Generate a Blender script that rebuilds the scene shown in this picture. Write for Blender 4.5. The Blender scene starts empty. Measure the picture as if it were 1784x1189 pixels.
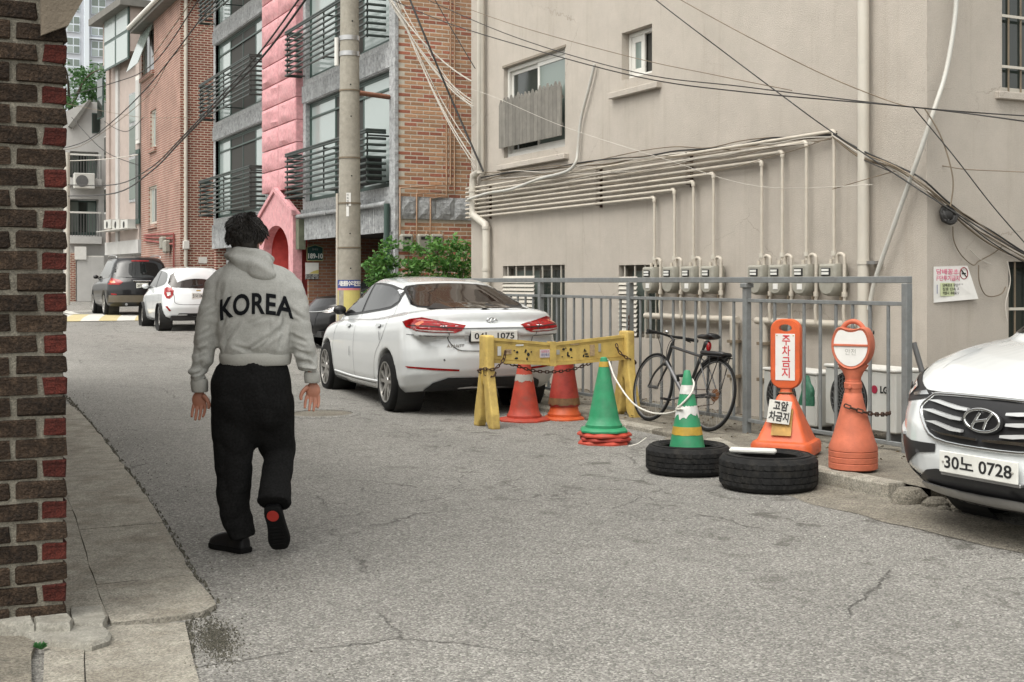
import bpy, bmesh, math, random
from mathutils import Vector, Matrix, noise
from mathutils.bvhtree import BVHTree
R = math.radians
PI = math.pi
random.seed(11)
S = bpy.context.scene
C = S.collection
V = Vector

# ---------------------------------------------------------------- camera
TH = R(26.6)                       # the camera looks 26.6 degrees to the right of the lane's direction (+Y)
CT, ST = math.cos(TH), math.sin(TH)
F, H, HV, CU = 2200.0, 1.42, 490.0, 892.0
cam = bpy.data.objects.new('camera', bpy.data.cameras.new('camera'))
C.objects.link(cam)
cam.location = (0, 0, H)
cam.rotation_euler = (R(90), 0, -TH)
cam.data.sensor_width = 36
cam.data.lens = 36 * F / 1784
cam.data.shift_y = -104.5 / 1784
cam.data.clip_start = .05
cam.data.clip_end = 2000
S.camera = cam

# ---------------------------------------------------------------- sky and sun (overcast)
SUN_EL, SUN_AZ = R(60), R(248)
w = bpy.data.worlds.new('World')
S.world = w
w.use_nodes = True
nt = w.node_tree
bg = nt.nodes['Background']
sky = nt.nodes.new('ShaderNodeTexSky')
sky.sky_type = 'NISHITA'
sky.sun_disc = False
sky.sun_elevation = SUN_EL
sky.sun_rotation = SUN_AZ
sky.dust_density = 3
hs = nt.nodes.new('ShaderNodeHueSaturation')
hs.inputs['Saturation'].default_value = .10      # cloud cover: the sky is nearly grey
nt.links.new(sky.outputs[0], hs.inputs['Color'])
wt = nt.nodes.new('ShaderNodeMix'); wt.data_type = 'RGBA'; wt.blend_type = 'MULTIPLY'; wt.inputs[0].default_value = 1
wt.inputs[7].default_value = (1.0, .985, .935, 1)      # warm white balance of the film
nt.links.new(hs.outputs[0], wt.inputs[6]); nt.links.new(wt.outputs[2], bg.inputs['Color'])
bg.inputs['Strength'].default_value = .15
sun = bpy.data.objects.new('sun', bpy.data.lights.new('sun', 'SUN'))
C.objects.link(sun)
sun.data.energy = 1.0
sun.data.angle = R(50)
sun.data.color = (1, .965, .91)
sd = V((math.sin(SUN_AZ) * math.cos(SUN_EL), math.cos(SUN_AZ) * math.cos(SUN_EL), math.sin(SUN_EL)))
sun.rotation_euler = sd.to_track_quat('Z', 'Y').to_euler()
S.view_settings.view_transform = 'Standard'
S.view_settings.look = 'None'
S.view_settings.gamma = 1
S.view_settings.exposure = 1.07
S.render.film_transparent = False

# ---------------------------------------------------------------- measuring: from the survey of the photograph to places on real planes
def ray(u, v):
    t = (u - CU) / F
    return V((t * CT + ST, -t * ST + CT, (HV - v) / F))
def at(u, v, d):
    r = ray(u, v) * d
    return V((r.x, r.y, r.z + H))
def onX(u, v, X):
    r = ray(u, v); return at(u, v, X / r.x)
def onY(u, v, Y):
    r = ray(u, v); return at(u, v, Y / r.y)
def gz(x, y):                     # the lane climbs gently beyond the parked saloon
    t = max(0, y - 13)
    return .0145 * (t if t > 3 else t * t / 6 + t * .5)
def lerp(a, b, t): return a + (b - a) * t
def sstep(a, b, x):
    t = min(1, max(0, (x - a) / (b - a))); return t * t * (3 - 2 * t)

# ---------------------------------------------------------------- mesh helpers
ORG = {}                          # origin that world coordinates are measured from, for each root
def thing(name, label, cat, loc=(0, 0, 0), rz=0, group=None, local=True):
    o = bpy.data.objects.new(name, None)
    C.objects.link(o)
    o.empty_display_size = .1
    o.location = loc
    o.rotation_euler = (0, 0, rz)
    tag(o, label, cat, group)
    ORG[o] = V((0, 0, 0)) if local else V(loc)
    return o
def tag(o, label=None, cat=None, group=None, kind=None):
    if label: o['label'] = label
    if cat: o['category'] = cat
    if group: o['group'] = group
    if kind: o['kind'] = kind
    return o
def link(name, me, mat=None, parent=None, smooth=None):
    if mat is not None:
        for m in (mat if isinstance(mat, (list, tuple)) else [mat]): me.materials.append(m)
    if smooth is not None:
        me.polygons.foreach_set('use_smooth', [True] * len(me.polygons))
        if smooth < 180: me.set_sharp_from_angle(angle=R(smooth))
    me.name = name
    o = bpy.data.objects.new(name, me)
    C.objects.link(o)
    if parent is not None:
        o.parent = parent
        ORG[o] = ORG.get(parent, V((0, 0, 0)))
    return o
def copy_tree(o, parent=None):
    c = o.copy(); C.objects.link(c); c.parent = parent
    for ch in [x for x in list(o.children)]: copy_tree(ch, c)
    return c

class MB:
    def __init__(s): s.v = []; s.f = []; s.mi = []
    def add(s, vs, fs, mi=0):
        n = len(s.v); s.v += [V(q) for q in vs]
        for f in fs: s.f.append([i + n for i in f]); s.mi.append(mi)
        return s
    def box(s, x0, x1, y0, y1, z0, z1, b=0, M=None, mi=0):
        if b <= 0:
            vs = [(x, y, z) for z in (z0, z1) for y in (y0, y1) for x in (x0, x1)]
            fs = [(0, 2, 3, 1), (4, 5, 7, 6), (0, 1, 5, 4), (2, 6, 7, 3), (0, 4, 6, 2), (1, 3, 7, 5)]
        else:
            lo = (x0, y0, z0); hi = (x1, y1, z1)
            vs = []; idx = {}
            for sx in (0, 1):
                for sy in (0, 1):
                    for sz in (0, 1):
                        sg = (sx, sy, sz)
                        for a in range(3):
                            p = [(hi[k] - b if sg[k] else lo[k] + b) for k in range(3)]
                            p[a] = hi[a] if sg[a] else lo[a]
                            idx[(sg, a)] = len(vs); vs.append(tuple(p))
            fs = []
            for a in range(3):
                o1, o2 = [k for k in range(3) if k != a]
                for sa in (0, 1):
                    def key(p, q):
                        g = [0, 0, 0]; g[a] = sa; g[o1] = p; g[o2] = q; return (tuple(g), a)
                    fs.append([idx[key(0, 0)], idx[key(1, 0)], idx[key(1, 1)], idx[key(0, 1)]])
            for a in range(3):                      # edges running along axis a
                o1, o2 = [k for k in range(3) if k != a]
                for p in (0, 1):
                    for q in (0, 1):
                        g0 = [0, 0, 0]; g0[o1] = p; g0[o2] = q; g1 = list(g0); g1[a] = 1
                        g0 = tuple(g0); g1 = tuple(g1)
                        fs.append([idx[(g0, o1)], idx[(g1, o1)], idx[(g1, o2)], idx[(g0, o2)]])
            for sx in (0, 1):
                for sy in (0, 1):
                    for sz in (0, 1): fs.append([idx[((sx, sy, sz), a)] for a in range(3)])
            c = V(((x0 + x1) / 2, (y0 + y1) / 2, (z0 + z1) / 2))
            out = []
            for f in fs:
                q = [V(vs[i]) for i in f]
                nrm = (q[1] - q[0]).cross(q[2] - q[0]); mid = sum(q, V((0, 0, 0))) / len(q)
                out.append(f if nrm.dot(mid - c) > 0 else f[::-1])
            fs = out
        if M is not None: vs = [M @ V(q) for q in vs]
        return s.add(vs, fs, mi)
    def tube(s, pts, r, n=8, cap=True, closed=False, mi=0, sq=None):
        pts = [V(p) for p in pts]; k = len(pts)
        rs = r if isinstance(r, (list, tuple)) else [r] * k
        def tan(i):
            if closed: t = pts[(i + 1) % k] - pts[i - 1]
            else: t = pts[min(i + 1, k - 1)] - pts[max(i - 1, 0)]
            return t.normalized() if t.length > 1e-9 else V((0, 0, 1))
        t0 = tan(0); a = V((0, 0, 1)) if abs(t0.z) < .9 else V((1, 0, 0))
        nx = (a - t0 * a.dot(t0)).normalized(); vs = []
        for i in range(k):
            t = tan(i); nx = nx - t * nx.dot(t)
            nx = nx.normalized() if nx.length > 1e-6 else t.orthogonal().normalized()
            ny = t.cross(nx)
            for j in range(n):
                g = 2 * PI * (j + (.5 if n == 4 else 0)) / n
                vs.append(pts[i] + (nx * math.cos(g) + ny * math.sin(g)) * rs[i])
        fs = []
        for i in range(k if closed else k - 1):
            for j in range(n):
                p, q = i * n, ((i + 1) % k) * n
                fs.append((p + j, p + (j + 1) % n, q + (j + 1) % n, q + j))
        if cap and not closed:
            fs.append(list(range(n))[::-1]); fs.append([(k - 1) * n + j for j in range(n)])
        return s.add(vs, fs, mi)
    def lathe(s, prof, n=24, M=None, mi=0, closed=False, cap=True):
        vs = []; fs = []; k = len(prof)
        for (r, z) in prof:
            for j in range(n):
                g = 2 * PI * j / n; vs.append(V((r * math.cos(g), r * math.sin(g), z)))
        for i in range(k if closed else k - 1):
            for j in range(n):
                p, q = i * n, ((i + 1) % k) * n
                fs.append((p + j, p + (j + 1) % n, q + (j + 1) % n, q + j))
        if not closed and cap:
            if prof[0][0] > 1e-5: fs.append(list(range(n))[::-1])
            if prof[-1][0] > 1e-5: fs.append([(k - 1) * n + j for j in range(n)])
        if M is not None: vs = [M @ q for q in vs]
        return s.add(vs, fs, mi)
    def prism(s, poly, a, b, ax='z', M=None, mi=0):
        k = len(poly); vs = []
        for h in (a, b):
            for (p, q) in poly:
                vs.append({'z': (p, q, h), 'y': (p, h, q), 'x': (h, p, q)}[ax])
        fs = [list(range(k))[::-1], [k + i for i in range(k)]]
        for i in range(k): fs.append((i, (i + 1) % k, k + (i + 1) % k, k + i))
        if M is not None: vs = [M @ V(q) for q in vs]
        return s.add(vs, fs, mi)
    def loft(s, rings, cap=True, mi=0, closed=True):
        n = len(rings[0]); vs = [q for r in rings for q in r]; fs = []
        for i in range(len(rings) - 1):
            for j in range(n if closed else n - 1):
                p, q = i * n, (i + 1) * n
                fs.append((p + j, p + (j + 1) % n, q + (j + 1) % n, q + j))
        if cap and closed:
            fs.append(list(range(n))[::-1]); fs.append([(len(rings) - 1) * n + j for j in range(n)])
        return s.add(vs, fs, mi)
    def ball(s, c, r, n=16, m=10, M=None, mi=0):
        if not isinstance(r, (list, tuple)): r = (r, r, r)
        rings = []
        for i in range(m + 1):
            g = PI * i / m - PI / 2
            rr = max(math.cos(g), .02)
            rings.append([V((math.cos(2 * PI * j / n) * rr * r[0], math.sin(2 * PI * j / n) * rr * r[1], math.sin(g) * r[2])) for j in range(n)])
        T = Matrix.Translation(V(c)) @ (M.to_4x4() if M is not None else Matrix())
        return s.loft([[T @ q for q in rg] for rg in rings], mi=mi)
    def mesh(s, org=None, fix=True):
        me = bpy.data.meshes.new('m')
        vs = s.v if org is None else [q - org for q in s.v]
        me.from_pydata([tuple(q) for q in vs], [], s.f)
        if any(s.mi): me.polygons.foreach_set('material_index', s.mi)
        if fix:
            bm = bmesh.new(); bm.from_mesh(me); bmesh.ops.recalc_face_normals(bm, faces=bm.faces); bm.to_mesh(me); bm.free()
        me.update()
        return me
    def build(s, name, mat, parent=None, smooth=None, fix=True):
        return link(name, s.mesh(ORG.get(parent) if parent is not None else None, fix), mat, parent, smooth)
    def solo(s, name, label, cat, mat, smooth=None, group=None, kind=None):   # a thing that is one mesh, origin at its base
        c = V((sum(q.x for q in s.v) / len(s.v), sum(q.y for q in s.v) / len(s.v), min(q.z for q in s.v)))
        o = link(name, s.mesh(c), mat, None, smooth); o.location = c
        return tag(o, label, cat, group, kind)

def box(name, mat, parent, x0, x1, y0, y1, z0, z1, b=0, smooth=None):
    return MB().box(x0, x1, y0, y1, z0, z1, b).build(name, mat, parent, smooth)
def spline(pts, n=6):
    pts = [V(p) for p in pts]; out = []
    for i in range(len(pts) - 1):
        p0 = pts[max(i - 1, 0)]; p1 = pts[i]; p2 = pts[i + 1]; p3 = pts[min(i + 2, len(pts) - 1)]
        for k in range(n):
            t = k / n
            out.append(.5 * ((2 * p1) + (p2 - p0) * t + (2 * p0 - 5 * p1 + 4 * p2 - p3) * t * t + (3 * p1 - p0 - 3 * p2 + p3) * t ** 3))
    out.append(pts[-1]); return out
def pchip(pts):
    xs = [p[0] for p in pts]; ys = [p[1] for p in pts]; n = len(xs)
    h = [xs[i + 1] - xs[i] for i in range(n - 1)]; d = [(ys[i + 1] - ys[i]) / h[i] for i in range(n - 1)]
    m = [d[0]] + [0 if d[i - 1] * d[i] <= 0 else 2 * d[i - 1] * d[i] / (d[i - 1] + d[i]) for i in range(1, n - 1)] + [d[-1]]
    def f(x):
        if x <= xs[0]: return ys[0]
        if x >= xs[-1]: return ys[-1]
        i = 0
        while x > xs[i + 1]: i += 1
        t = (x - xs[i]) / h[i]; t2 = t * t; t3 = t2 * t
        return (2 * t3 - 3 * t2 + 1) * ys[i] + (t3 - 2 * t2 + t) * h[i] * m[i] + (-2 * t3 + 3 * t2) * ys[i + 1] + (t3 - t2) * h[i] * m[i + 1]
    return f
def evaluated(me, mods):
    o = bpy.data.objects.new('tmp', me); C.objects.link(o)
    for typ, kw in mods:
        m = o.modifiers.new(typ, typ)
        for k, v in kw.items(): setattr(m, k, v)
    dg = bpy.context.evaluated_depsgraph_get()
    out = bpy.data.meshes.new_from_object(o.evaluated_get(dg))
    bpy.data.objects.remove(o)
    return out
def remesh(me, vox, it=4, fac=.5):
    return evaluated(me, [('REMESH', dict(mode='VOXEL', voxel_size=vox)), ('SMOOTH', dict(factor=fac, iterations=it))])
def text_mesh(s, size, depth=.0, align='CENTER', bold=0, sp=1.0):
    cu = bpy.data.curves.new('t', 'FONT'); cu.body = s; cu.size = size; cu.align_x = align; cu.align_y = 'CENTER'
    cu.extrude = depth; cu.offset = bold; cu.resolution_u = 4; cu.space_character = sp
    o = bpy.data.objects.new('t', cu); C.objects.link(o)
    dg = bpy.context.evaluated_depsgraph_get()
    me = bpy.data.meshes.new_from_object(o.evaluated_get(dg)); bpy.data.objects.remove(o)
    me.materials.clear()
    return me
def frame(o, xdir, ydir):
    x = V(xdir).normalized(); y = V(ydir); y = (y - x * y.dot(x)).normalized(); z = x.cross(y)
    M = Matrix((x, y, z)).transposed().to_4x4(); M.translation = V(o); return M
def text(name, s, size, mat, parent, M, depth=.001, bold=0, sp=1.0, fit=None):
    me = text_mesh(s, size, depth, bold=bold, sp=sp)
    if fit and len(me.vertices):
        xs = [q.co.x for q in me.vertices]; wd = max(xs) - min(xs); k = fit / wd
        for q in me.vertices: q.co.x *= k
    org = ORG.get(parent, V((0, 0, 0)))
    me.transform(Matrix.Translation(-org) @ M)
    o = link(name, me, mat, parent)
    if len(s) > 1: o['kind'] = 'stuff'          # print too small to pick apart letter by letter
    return o

# ---------------------------------------------------------------- materials
def nodes(name):
    m = bpy.data.materials.new(name); m.use_nodes = True
    t = m.node_tree; b = t.nodes['Principled BSDF']
    def N(typ, **kw):
        n = t.nodes.new(typ)
        for k, v in kw.items():
            if k in n.inputs.keys(): n.inputs[k].default_value = v
            else: setattr(n, k, v)
        return n
    def L(a, b_): t.links.new(a, b_)
    return m, t, b, N, L
def ramp(N, stops, interp='LINEAR'):
    n = N('ShaderNodeValToRGB'); n.color_ramp.interpolation = interp
    e = n.color_ramp.elements
    while len(e) < len(stops): e.new(.5)
    for i, (p, c) in enumerate(stops):
        e[i].position = p; e[i].color = (c if len(c) == 4 else (*c, 1)) if isinstance(c, (tuple, list)) else (c, c, c, 1)
    return n
def mixc(N, L, fac, a, b, typ='MIX'):
    n = N('ShaderNodeMix'); n.data_type = 'RGBA'; n.blend_type = typ
    for sock, val in ((n.inputs[0], fac), (n.inputs[6], a), (n.inputs[7], b)):
        if hasattr(val, 'links') or hasattr(val, 'is_linked'): L(val, sock)
        elif isinstance(val, (int, float)): sock.default_value = val
        else: sock.default_value = (*val, 1)
    return n.outputs[2]
def mat(name, col, rough=.6, metal=0, var=.12, scale=6, bump=0, bscale=80, dirt=0, dirtcol=(.10, .085, .06), dscale=2.0,
        coat=0, spec=.5, rand=0, alpha=1, streak=False, spots=0, grain=0, gscale=170):
    m, t, b, N, L = nodes(name)
    tc = N('ShaderNodeTexCoord'); co = tc.outputs['Object']
    n1 = N('ShaderNodeTexNoise', Scale=scale, Detail=6, Roughness=.6); L(co, n1.inputs['Vector'])
    hi = tuple(min(1, c * (1 + var)) for c in col); lo = tuple(c * (1 - var) for c in col)
    r1 = ramp(N, [(.3, lo), (.7, hi)]); L(n1.outputs[0], r1.inputs[0]); out = r1.outputs[0]
    if dirt:
        mp = N('ShaderNodeMapping'); L(co, mp.inputs[0])
        mp.inputs['Scale'].default_value = (6, 6, .6) if streak else (1, 1, 1)
        n2 = N('ShaderNodeTexNoise', Scale=dscale, Detail=8, Roughness=.65); L(mp.outputs[0], n2.inputs['Vector'])
        r2 = ramp(N, [(.48, 0.0), (.75, dirt)]); L(n2.outputs[0], r2.inputs[0])
        out = mixc(N, L, r2.outputs[0], out, dirtcol)
    if spots:
        n4 = N('ShaderNodeTexNoise', Scale=38, Detail=4, Roughness=.7); L(co, n4.inputs['Vector'])
        r4 = ramp(N, [(.60, 0.0), (.68, spots)]); L(n4.outputs[0], r4.inputs[0])
        out = mixc(N, L, r4.outputs[0], out, dirtcol)
    if grain:
        ng = N('ShaderNodeTexVoronoi', Scale=gscale); L(co, ng.inputs['Vector']); sg_ = N('ShaderNodeSeparateXYZ'); L(ng.outputs['Color'], sg_.inputs[0])
        rg_ = ramp(N, [(0, 1 - grain), (.5, 1.0), (1, 1 + grain)]); L(sg_.outputs[0], rg_.inputs[0]); out = mixc(N, L, 1, out, rg_.outputs[0], 'MULTIPLY')
    if rand:
        oi = N('ShaderNodeObjectInfo')
        mr = N('ShaderNodeMapRange'); L(oi.outputs['Random'], mr.inputs[0]); mr.inputs[3].default_value = 1 - rand; mr.inputs[4].default_value = 1 + rand
        hv = N('ShaderNodeHueSaturation'); L(mr.outputs[0], hv.inputs['Value']); L(out, hv.inputs['Color']); out = hv.outputs[0]
    L(out, b.inputs['Base Color'])
    b.inputs['Roughness'].default_value = rough; b.inputs['Metallic'].default_value = metal
    b.inputs['Coat Weight'].default_value = coat; b.inputs['Coat Roughness'].default_value = .04
    b.inputs['Specular IOR Level'].default_value = spec
    if bump:
        n3 = N('ShaderNodeTexNoise', Scale=bscale, Detail=5, Roughness=.6); L(co, n3.inputs['Vector'])
        bp = N('ShaderNodeBump', Strength=1.0, Distance=bump); L(n3.outputs[0], bp.inputs['Height']); L(bp.outputs[0], b.inputs['Normal'])
    return m
def brickmat(name, cols, mortar, bw=.2, bh=.067, ax='x', gap=.008, scl=1):
    # brickwork too far away to tell the bricks apart one by one
    m, t, b, N, L = nodes(name)
    tc = N('ShaderNodeTexCoord'); sp = N('ShaderNodeSeparateXYZ'); L(tc.outputs['Object'], sp.inputs[0])
    cb = N('ShaderNodeCombineXYZ'); L(sp.outputs['XYZ'.index(ax.upper())], cb.inputs[0]); L(sp.outputs[2], cb.inputs[1])
    bk = N('ShaderNodeTexBrick'); L(cb.outputs[0], bk.inputs['Vector'])
    bk.inputs['Scale'].default_value = 1; bk.inputs['Brick Width'].default_value = bw; bk.inputs['Row Height'].default_value = bh
    bk.inputs['Mortar Size'].default_value = gap; bk.inputs['Mortar Smooth'].default_value = .1; bk.inputs['Bias'].default_value = 0
    bk.inputs['Color1'].default_value = (*cols[0], 1); bk.inputs['Color2'].default_value = (*cols[1], 1); bk.inputs['Mortar'].default_value = (*mortar, 1)
    n1 = N('ShaderNodeTexNoise', Scale=1.2, Detail=6); L(tc.outputs['Object'], n1.inputs['Vector'])
    r1 = ramp(N, [(.3, .75), (.7, 1.1)]); L(n1.outputs[0], r1.inputs[0])
    L(mixc(N, L, 1, bk.outputs[0], r1.outputs[0], 'MULTIPLY'), b.inputs['Base Color'])
    b.inputs['Roughness'].default_value = .85
    bp = N('ShaderNodeBump', Strength=1, Distance=.008); bp.invert = True; L(bk.outputs[1], bp.inputs['Height']); L(bp.outputs[0], b.inputs['Normal'])
    return m
def asphalt():
    m, t, b, N, L = nodes('asphalt')
    tc = N('ShaderNodeTexCoord'); co = tc.outputs['Object']
    base = N('ShaderNodeTexNoise', Scale=.55, Detail=7, Roughness=.62); L(co, base.inputs['Vector'])
    rb = ramp(N, [(.3, (.200, .194, .178)), (.5, (.220, .213, .196)), (.72, (.240, .233, .214))]); L(base.outputs[0], rb.inputs[0])
    # aggregate: stones of several greys
    vo = N('ShaderNodeTexVoronoi', Scale=115); L(co, vo.inputs['Vector'])
    rv = ramp(N, [(0, .48), (.45, .9), (.8, 1.28), (1, 1.9)]); sv = N('ShaderNodeSeparateXYZ'); L(vo.outputs['Color'], sv.inputs[0]); L(sv.outputs[0], rv.inputs[0])
    out = mixc(N, L, .85, rb.outputs[0], rv.outputs[0], 'MULTIPLY')
    fn = N('ShaderNodeTexNoise', Scale=60, Detail=4, Roughness=.8); L(co, fn.inputs['Vector'])
    rf = ramp(N, [(.3, .7), (.7, 1.25)]); L(fn.outputs[0], rf.inputs[0])
    out = mixc(N, L, .8, out, rf.outputs[0], 'MULTIPLY')
    pt = N('ShaderNodeTexNoise', Scale=.28, Detail=3, Roughness=.5); mpp = N('ShaderNodeMapping'); mpp.inputs['Scale'].default_value = (2.2, .55, 1); L(co, mpp.inputs[0]); L(mpp.outputs[0], pt.inputs['Vector'])
    rpt = ramp(N, [(.36, .92), (.5, 1.0), (.64, 1.06)]); L(pt.outputs[0], rpt.inputs[0]); out = mixc(N, L, 1, out, rpt.outputs[0], 'MULTIPLY')
    mo_ = N('ShaderNodeTexNoise', Scale=5.5, Detail=8, Roughness=.75); L(co, mo_.inputs['Vector']); rmo = ramp(N, [(.36, .90), (.55, 1.02), (.7, 1.05)]); L(mo_.outputs[0], rmo.inputs[0]); out = mixc(N, L, .9, out, rmo.outputs[0], 'MULTIPLY')
    # dark oily, ravelled patches near the parked things
    st = N('ShaderNodeTexNoise', Scale=1.5, Detail=9, Roughness=.72); st.inputs['Distortion'].default_value = .6
    mp = N('ShaderNodeMapping'); mp.inputs['Scale'].default_value = (2.6, 1.9, 1); L(co, mp.inputs[0]); L(mp.outputs[0], st.inputs['Vector'])
    rs = ramp(N, [(.56, 0.0), (.62, .6)]); L(st.outputs[0], rs.inputs[0])
    sx = N('ShaderNodeSeparateXYZ'); L(co, sx.inputs[0])
    mx = N('ShaderNodeMapRange'); mx.inputs[1].default_value = 2.6; mx.inputs[2].default_value = 4.6; L(sx.outputs[0], mx.inputs[0])
    mm = N('ShaderNodeMath', operation='MULTIPLY'); L(rs.outputs[0], mm.inputs[0]); L(mx.outputs[0], mm.inputs[1])
    out = mixc(N, L, mm.outputs[0], out, (.055, .05, .042))
    # cracks
    wn = N('ShaderNodeTexNoise', Scale=1.4, Detail=6, Roughness=.7); L(co, wn.inputs['Vector'])
    wa = mixc(N, L, .35, co, wn.outputs['Color'], 'ADD')
    ck = N('ShaderNodeTexVoronoi', Scale=.36); ck.feature = 'DISTANCE_TO_EDGE'; L(wa, ck.inputs['Vector'])
    rc = ramp(N, [(0, .6), (.001, .5), (.0021, 0.0)]); L(ck.outputs['Distance'], rc.inputs[0])
    gn = N('ShaderNodeTexNoise', Scale=.9, Detail=3); L(co, gn.inputs['Vector'])
    rg = ramp(N, [(.46, 0.0), (.58, .85)]); L(gn.outputs[0], rg.inputs[0])
    cm = N('ShaderNodeMath', operation='MULTIPLY'); L(rc.outputs[0], cm.inputs[0]); L(rg.outputs[0], cm.inputs[1])
    ck2 = N('ShaderNodeTexVoronoi', Scale=1.9); ck2.feature = 'DISTANCE_TO_EDGE'; L(wa, ck2.inputs['Vector'])
    rc2 = ramp(N, [(0, .55), (.004, .4), (.008, 0.0)]); L(ck2.outputs['Distance'], rc2.inputs[0])
    gn2 = N('ShaderNodeTexNoise', Scale=.5, Detail=3); mp2 = N('ShaderNodeMapping'); mp2.inputs['Location'].default_value = (7, 3, 0); L(co, mp2.inputs[0]); L(mp2.outputs[0], gn2.inputs['Vector'])
    rg2 = ramp(N, [(.55, 0.0), (.64, .7)]); L(gn2.outputs[0], rg2.inputs[0])
    cm2 = N('ShaderNodeMath', operation='MULTIPLY'); L(rc2.outputs[0], cm2.inputs[0]); L(rg2.outputs[0], cm2.inputs[1])
    ca = N('ShaderNodeMath', operation='MAXIMUM'); L(cm.outputs[0], ca.inputs[0]); L(cm2.outputs[0], ca.inputs[1])
    out = mixc(N, L, ca.outputs[0], out, (.05, .046, .04))
    L(out, b.inputs['Base Color']); b.inputs['Roughness'].default_value = .9; b.inputs['Specular IOR Level'].default_value = .3
    bp = N('ShaderNodeBump', Strength=.9, Distance=.006); L(vo.outputs['Distance'], bp.inputs['Height']); bp.invert = True
    b2 = N('ShaderNodeBump', Strength=1, Distance=.02); b2.invert = True; L(ca.outputs[0], b2.inputs['Height']); L(bp.outputs[0], b2.inputs['Normal'])
    L(b2.outputs[0], b.inputs['Normal'])
    return m
def glass(name, col=(.02, .023, .025), rough=.04, spec=.6):
    m, t, b, N, L = nodes(name)
    b.inputs['Base Color'].default_value = (*col, 1); b.inputs['Roughness'].default_value = rough; b.inputs['Specular IOR Level'].default_value = spec
    tc = N('ShaderNodeTexCoord'); n = N('ShaderNodeTexNoise', Scale=1.5, Detail=2); L(tc.outputs['Object'], n.inputs['Vector'])
    bp = N('ShaderNodeBump', Strength=.25, Distance=.01); L(n.outputs[0], bp.inputs['Height']); L(bp.outputs[0], b.inputs['Normal'])
    return m
def leafmat(name, c1, c2):
    m, t, b, N, L = nodes(name)
    oi = N('ShaderNodeNewGeometry'); r1 = ramp(N, [(0, c1), (1, c2)]); L(oi.outputs['Random Per Island'], r1.inputs[0])
    L(r1.outputs[0], b.inputs['Base Color']); b.inputs['Roughness'].default_value = .55
    tr = N('ShaderNodeBsdfTranslucent'); L(r1.outputs[0], tr.inputs['Color']); mx = N('ShaderNodeMixShader'); mx.inputs[0].default_value = .3
    L(b.outputs[0], mx.inputs[1]); L(tr.outputs[0], mx.inputs[2]); L(mx.outputs[0], t.nodes['Material Output'].inputs[0])
    return m
def stucco():
    m, t, b, N, L = nodes('beige_stucco')
    tc = N('ShaderNodeTexCoord'); co = tc.outputs['Object']
    n1 = N('ShaderNodeTexNoise', Scale=.8, Detail=8, Roughness=.6); L(co, n1.inputs['Vector'])
    r1 = ramp(N, [(.3, (.425, .384, .332)), (.7, (.47, .426, .372))]); L(n1.outputs[0], r1.inputs[0])
    mp = N('ShaderNodeMapping'); mp.inputs['Scale'].default_value = (5, 5, .35); L(co, mp.inputs[0])
    n2 = N('ShaderNodeTexNoise', Scale=1.3, Detail=8, Roughness=.7); L(mp.outputs[0], n2.inputs['Vector'])
    r2 = ramp(N, [(.53, 0.0), (.80, .5)]); L(n2.outputs[0], r2.inputs[0])
    out = mixc(N, L, r2.outputs[0], r1.outputs[0], (.30, .255, .20))
    wn = N('ShaderNodeTexNoise', Scale=2.2, Detail=6, Roughness=.7); L(co, wn.inputs['Vector']); wa = mixc(N, L, .3, co, wn.outputs['Color'], 'ADD')
    ck = N('ShaderNodeTexVoronoi', Scale=.55); ck.feature = 'DISTANCE_TO_EDGE'; L(wa, ck.inputs['Vector'])
    rc = ramp(N, [(0, .5), (.0018, .35), (.0032, 0.0)]); L(ck.outputs['Distance'], rc.inputs[0])
    gn = N('ShaderNodeTexNoise', Scale=.7, Detail=2); L(co, gn.inputs['Vector']); rg = ramp(N, [(.5, 0.0), (.6, 1.0)]); L(gn.outputs[0], rg.inputs[0])
    cm = N('ShaderNodeMath', operation='MULTIPLY'); L(rc.outputs[0], cm.inputs[0]); L(rg.outputs[0], cm.inputs[1]); out = mixc(N, L, cm.outputs[0], out, (.16, .13, .095))
    pn = N('ShaderNodeTexNoise', Scale=2.6, Detail=9, Roughness=.75); L(co, pn.inputs['Vector']); rp = ramp(N, [(.35, .92), (.65, 1.04)]); L(pn.outputs[0], rp.inputs[0]); out = mixc(N, L, 1, out, rp.outputs[0], 'MULTIPLY')
    fg = N('ShaderNodeTexNoise', Scale=120, Detail=3, Roughness=.8); L(co, fg.inputs['Vector']); rf = ramp(N, [(.3, .86), (.7, 1.12)]); L(fg.outputs[0], rf.inputs[0]); out = mixc(N, L, 1, out, rf.outputs[0], 'MULTIPLY')
    L(out, b.inputs['Base Color']); b.inputs['Roughness'].default_value = .85
    mp3 = N('ShaderNodeMapping'); mp3.inputs['Scale'].default_value = (1, 1, 2.2); L(co, mp3.inputs[0])
    n3 = N('ShaderNodeTexNoise', Scale=60, Detail=6, Roughness=.7); L(mp3.outputs[0], n3.inputs['Vector'])
    bp = N('ShaderNodeBump', Strength=1, Distance=.009); L(n3.outputs[0], bp.inputs['Height']); L(bp.outputs[0], b.inputs['Normal'])
    return m

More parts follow.
